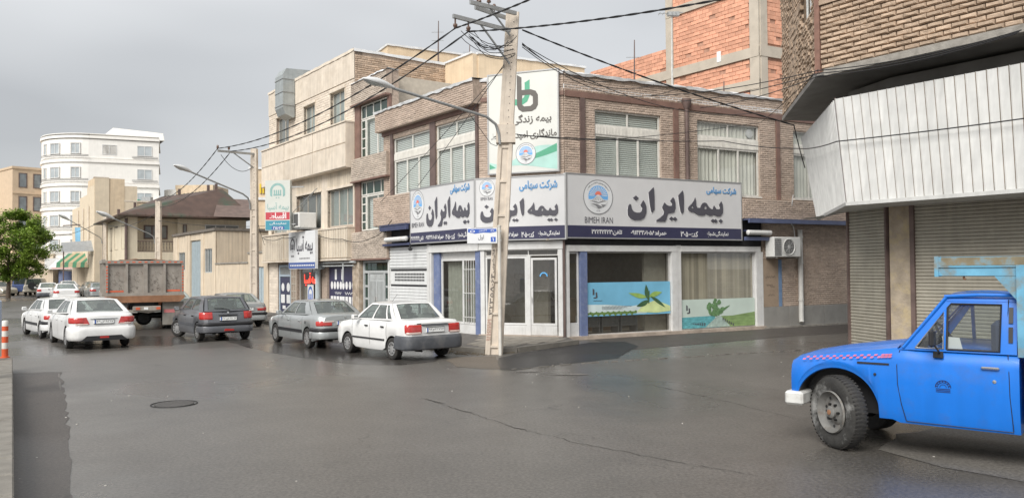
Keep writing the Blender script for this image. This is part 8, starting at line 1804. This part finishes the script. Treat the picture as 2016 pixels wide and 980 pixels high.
for i, (a, b_, sg) in enumerate((((.3, 20.2, 7.75), (3.2, 25.0, 7.9), .35), ((.3, 20.2, 7.7), (4.5, 25.4, 7.85), .5), ((.3, 20.2, 7.65), (5.3, 25.8, 7.8), .65), ((.3, 20.2, 7.72), (9.0, 27.9, 7.5), .75))):
    cable(('first', 'second', 'third', 'lowest')[i] + ' line of the drooping bundle from corner pole to shop parapet', [a, b_], .011, sg)
for i, (z0, z1, y_) in enumerate(((7.35, 7.1, 0), (7.2, 7.0, .1), (7.05, 6.95, .05))):
    a = FRt.w(3.0 + i, -.3 - y_, 7.45 - .1 * i); b_ = Vector((7.3, 19.2, 6.75 - .07 * i)); e = FO.w(4.6, -.25 - .1 * i, 6.62 - .05 * i)
    cable(('upper', 'middle', 'lower')[i] + ' service line from shop parapet along the brick overhang', [a, b_, e], .012, .12)
cable('long slack line crossing the white awning', [(0.2, 20.1, 5.42), FRt.w(6.0, -.3, 6.25), TS + Vector((-.15, -.1, -.35)), T0.lerp(B0, .42) + Vector((-.12, -.1, 0)), T1.lerp(B1, .44) + Vector((-.15, -.12, 0))], .014, .06)
cable('thin line across the banner to the brick overhang', [(-.1, 20.1, 5.48), FRt.w(1.2, -.3, 5.95), FRt.w(7.5, -.5, 6.95), (7.35, 19.3, 6.8)], .010, .05)
cable('drop line from cross arm down to the left shop sign', [(-.15, 20.1, 7.2), FL.w(-3.4, -.25, 4.95)], .009, .05); cable('second drop line from cross arm to the brick band', [(-.15, 20.1, 7.15), FL.w(-6.2, -.25, 4.6)], .009, .05)
c = MB()
rs = random.Random(11)
for i in range(9):
    a = Vector((-1.05 + rs.uniform(-.15, .15), 19.35 + rs.uniform(-.1, .1), 7.75 + rs.uniform(-.1, .1))); b_ = Vector((-.05 + rs.uniform(-.1, .3), 20.05, 7.55 + rs.uniform(-.15, .35))); P = []
    for k in range(13): t = k / 12; q = a.lerp(b_, t); q.z -= (.25 + rs.uniform(0, .05) + .05 * i) * 4 * t * (1 - t) * .5; q.x += .04 * math.sin(t * 9 + i); P.append(q)
    c.tube(P, .009, 4)
c.build('jumper_wires', M_cable, up, kind='stuff')
cable('slack line along the front of the beige block to the brick house', [FL.w(-18.6, -.4, 3.75), FL.w(-15, -.75, 3.6), FL.w(-12.6, -.5, 3.85), FL.w(-9.2, -.4, 3.35), FL.w(-6.9, -.3, 3.3), FL.w(-5.2, -.3, 3.9)], .014, .12)
cable('thin service line from second pole down to the yard', [(-11.4, 35.9, 6.2), (-11.6, 36.0, 5.8), FL.w(-19, -.1, 3.2)], .010, .2)
cable('loose jumper hanging beside the second pole', [(-12.4, 34.6, 7.1), (-11.9, 35.2, 6.5), (-11.5, 35.9, 6.7)], .012, .1)
cable('thin line from far pole across the tan block', [(-23.9, 54.9, 6.2), (-37.2, 73.6, 6.6)], .02, .6); cable('thin line from the distant pole to the white apartments', [(-37.2, 73.6, 6.8), (-60, 101.0, 7.5)], .025, 1.0)
cable('service line from far pole to the tin roof house', [(-23.9, 54.9, 5.9), HF.w(2.5, 0, 6.6)], .018, .5); cable('second service line from far pole toward the low house', [(-23.9, 54.9, 5.6), LS.w(3.5, 0, 4.9)], .014, .2)
# ------------------------------------------------------------------ bollards on the near kerb, street box
M_bor = mat('bollard_orange', (.62, .10, .035), .45, .08, 6); M_bow = mat('bollard_white', (.68, .66, .62), .4, .06)
for k, (x, y_, lab) in enumerate(((11.55, .14, 'orange and white striped bollard standing clear on the kerb end'), (11.1, .36, 'orange and white striped bollard cut by the left picture edge'))):
    fr = Fr(KF.w(x, y_, .3)[:], (1, 0)); t = thing('traffic_bollard', lab, 'bollard', fr, (0, 0, 0), 'flexible bollards on the kerb')
    c = MB(fr); c.lathe([(.09, 0), (.09, .03), (.055, .04)], (0, 0, 0), (0, 0, 1), 18); c.build('base', M_bor, t, smooth=40)
    zz = [.04, .2, .33, .46, .58, .68, .78]
    for i in range(6): c = MB(fr); c.lathe([(.062, zz[i]), (.062, zz[i + 1])] + ([(.05, zz[6] + .02), (0, zz[6] + .025)] if i == 5 else []), (0, 0, 0), (0, 0, 1), 18); c.build('band', M_bor if i % 2 == 0 else M_bow, t, smooth=40)
ps = thing('street_cabinet', 'pale blue grey street cabinet cut by the left picture edge', 'cabinet', KF, (7.5, .5, .3)); c = MB(KF); c.bbox(7.3, 7.7, .17, .95, 1.0, 1.66, .03); c.build('panel', mat('cabinet_blue_grey', (.45, .52, .62), .5, .05, streak=.05), ps); c = MB(KF); c.box(7.45, 7.55, .5, .6, .3, 1.0); c.build('leg', M_galv, ps)
c = MB()
rs = random.Random(9)
for i in range(500):
    q = KF.w(9.8 + rs.random() * 1.9, .34 + rs.random() * 1.2, .31); h = rs.uniform(.05, .2); a = rs.random() * 6.28; w_ = rs.uniform(.01, .03); c.cr = rs.random(); c.add([(q.x - w_, q.y, q.z), (q.x + w_, q.y + w_, q.z), (q.x + .05 * math.cos(a), q.y + .05 * math.sin(a), q.z + h)], [(0, 1, 2)])
c.build('weeds', M_leaf, None, kind='stuff')
bpy.context.view_layer.update()
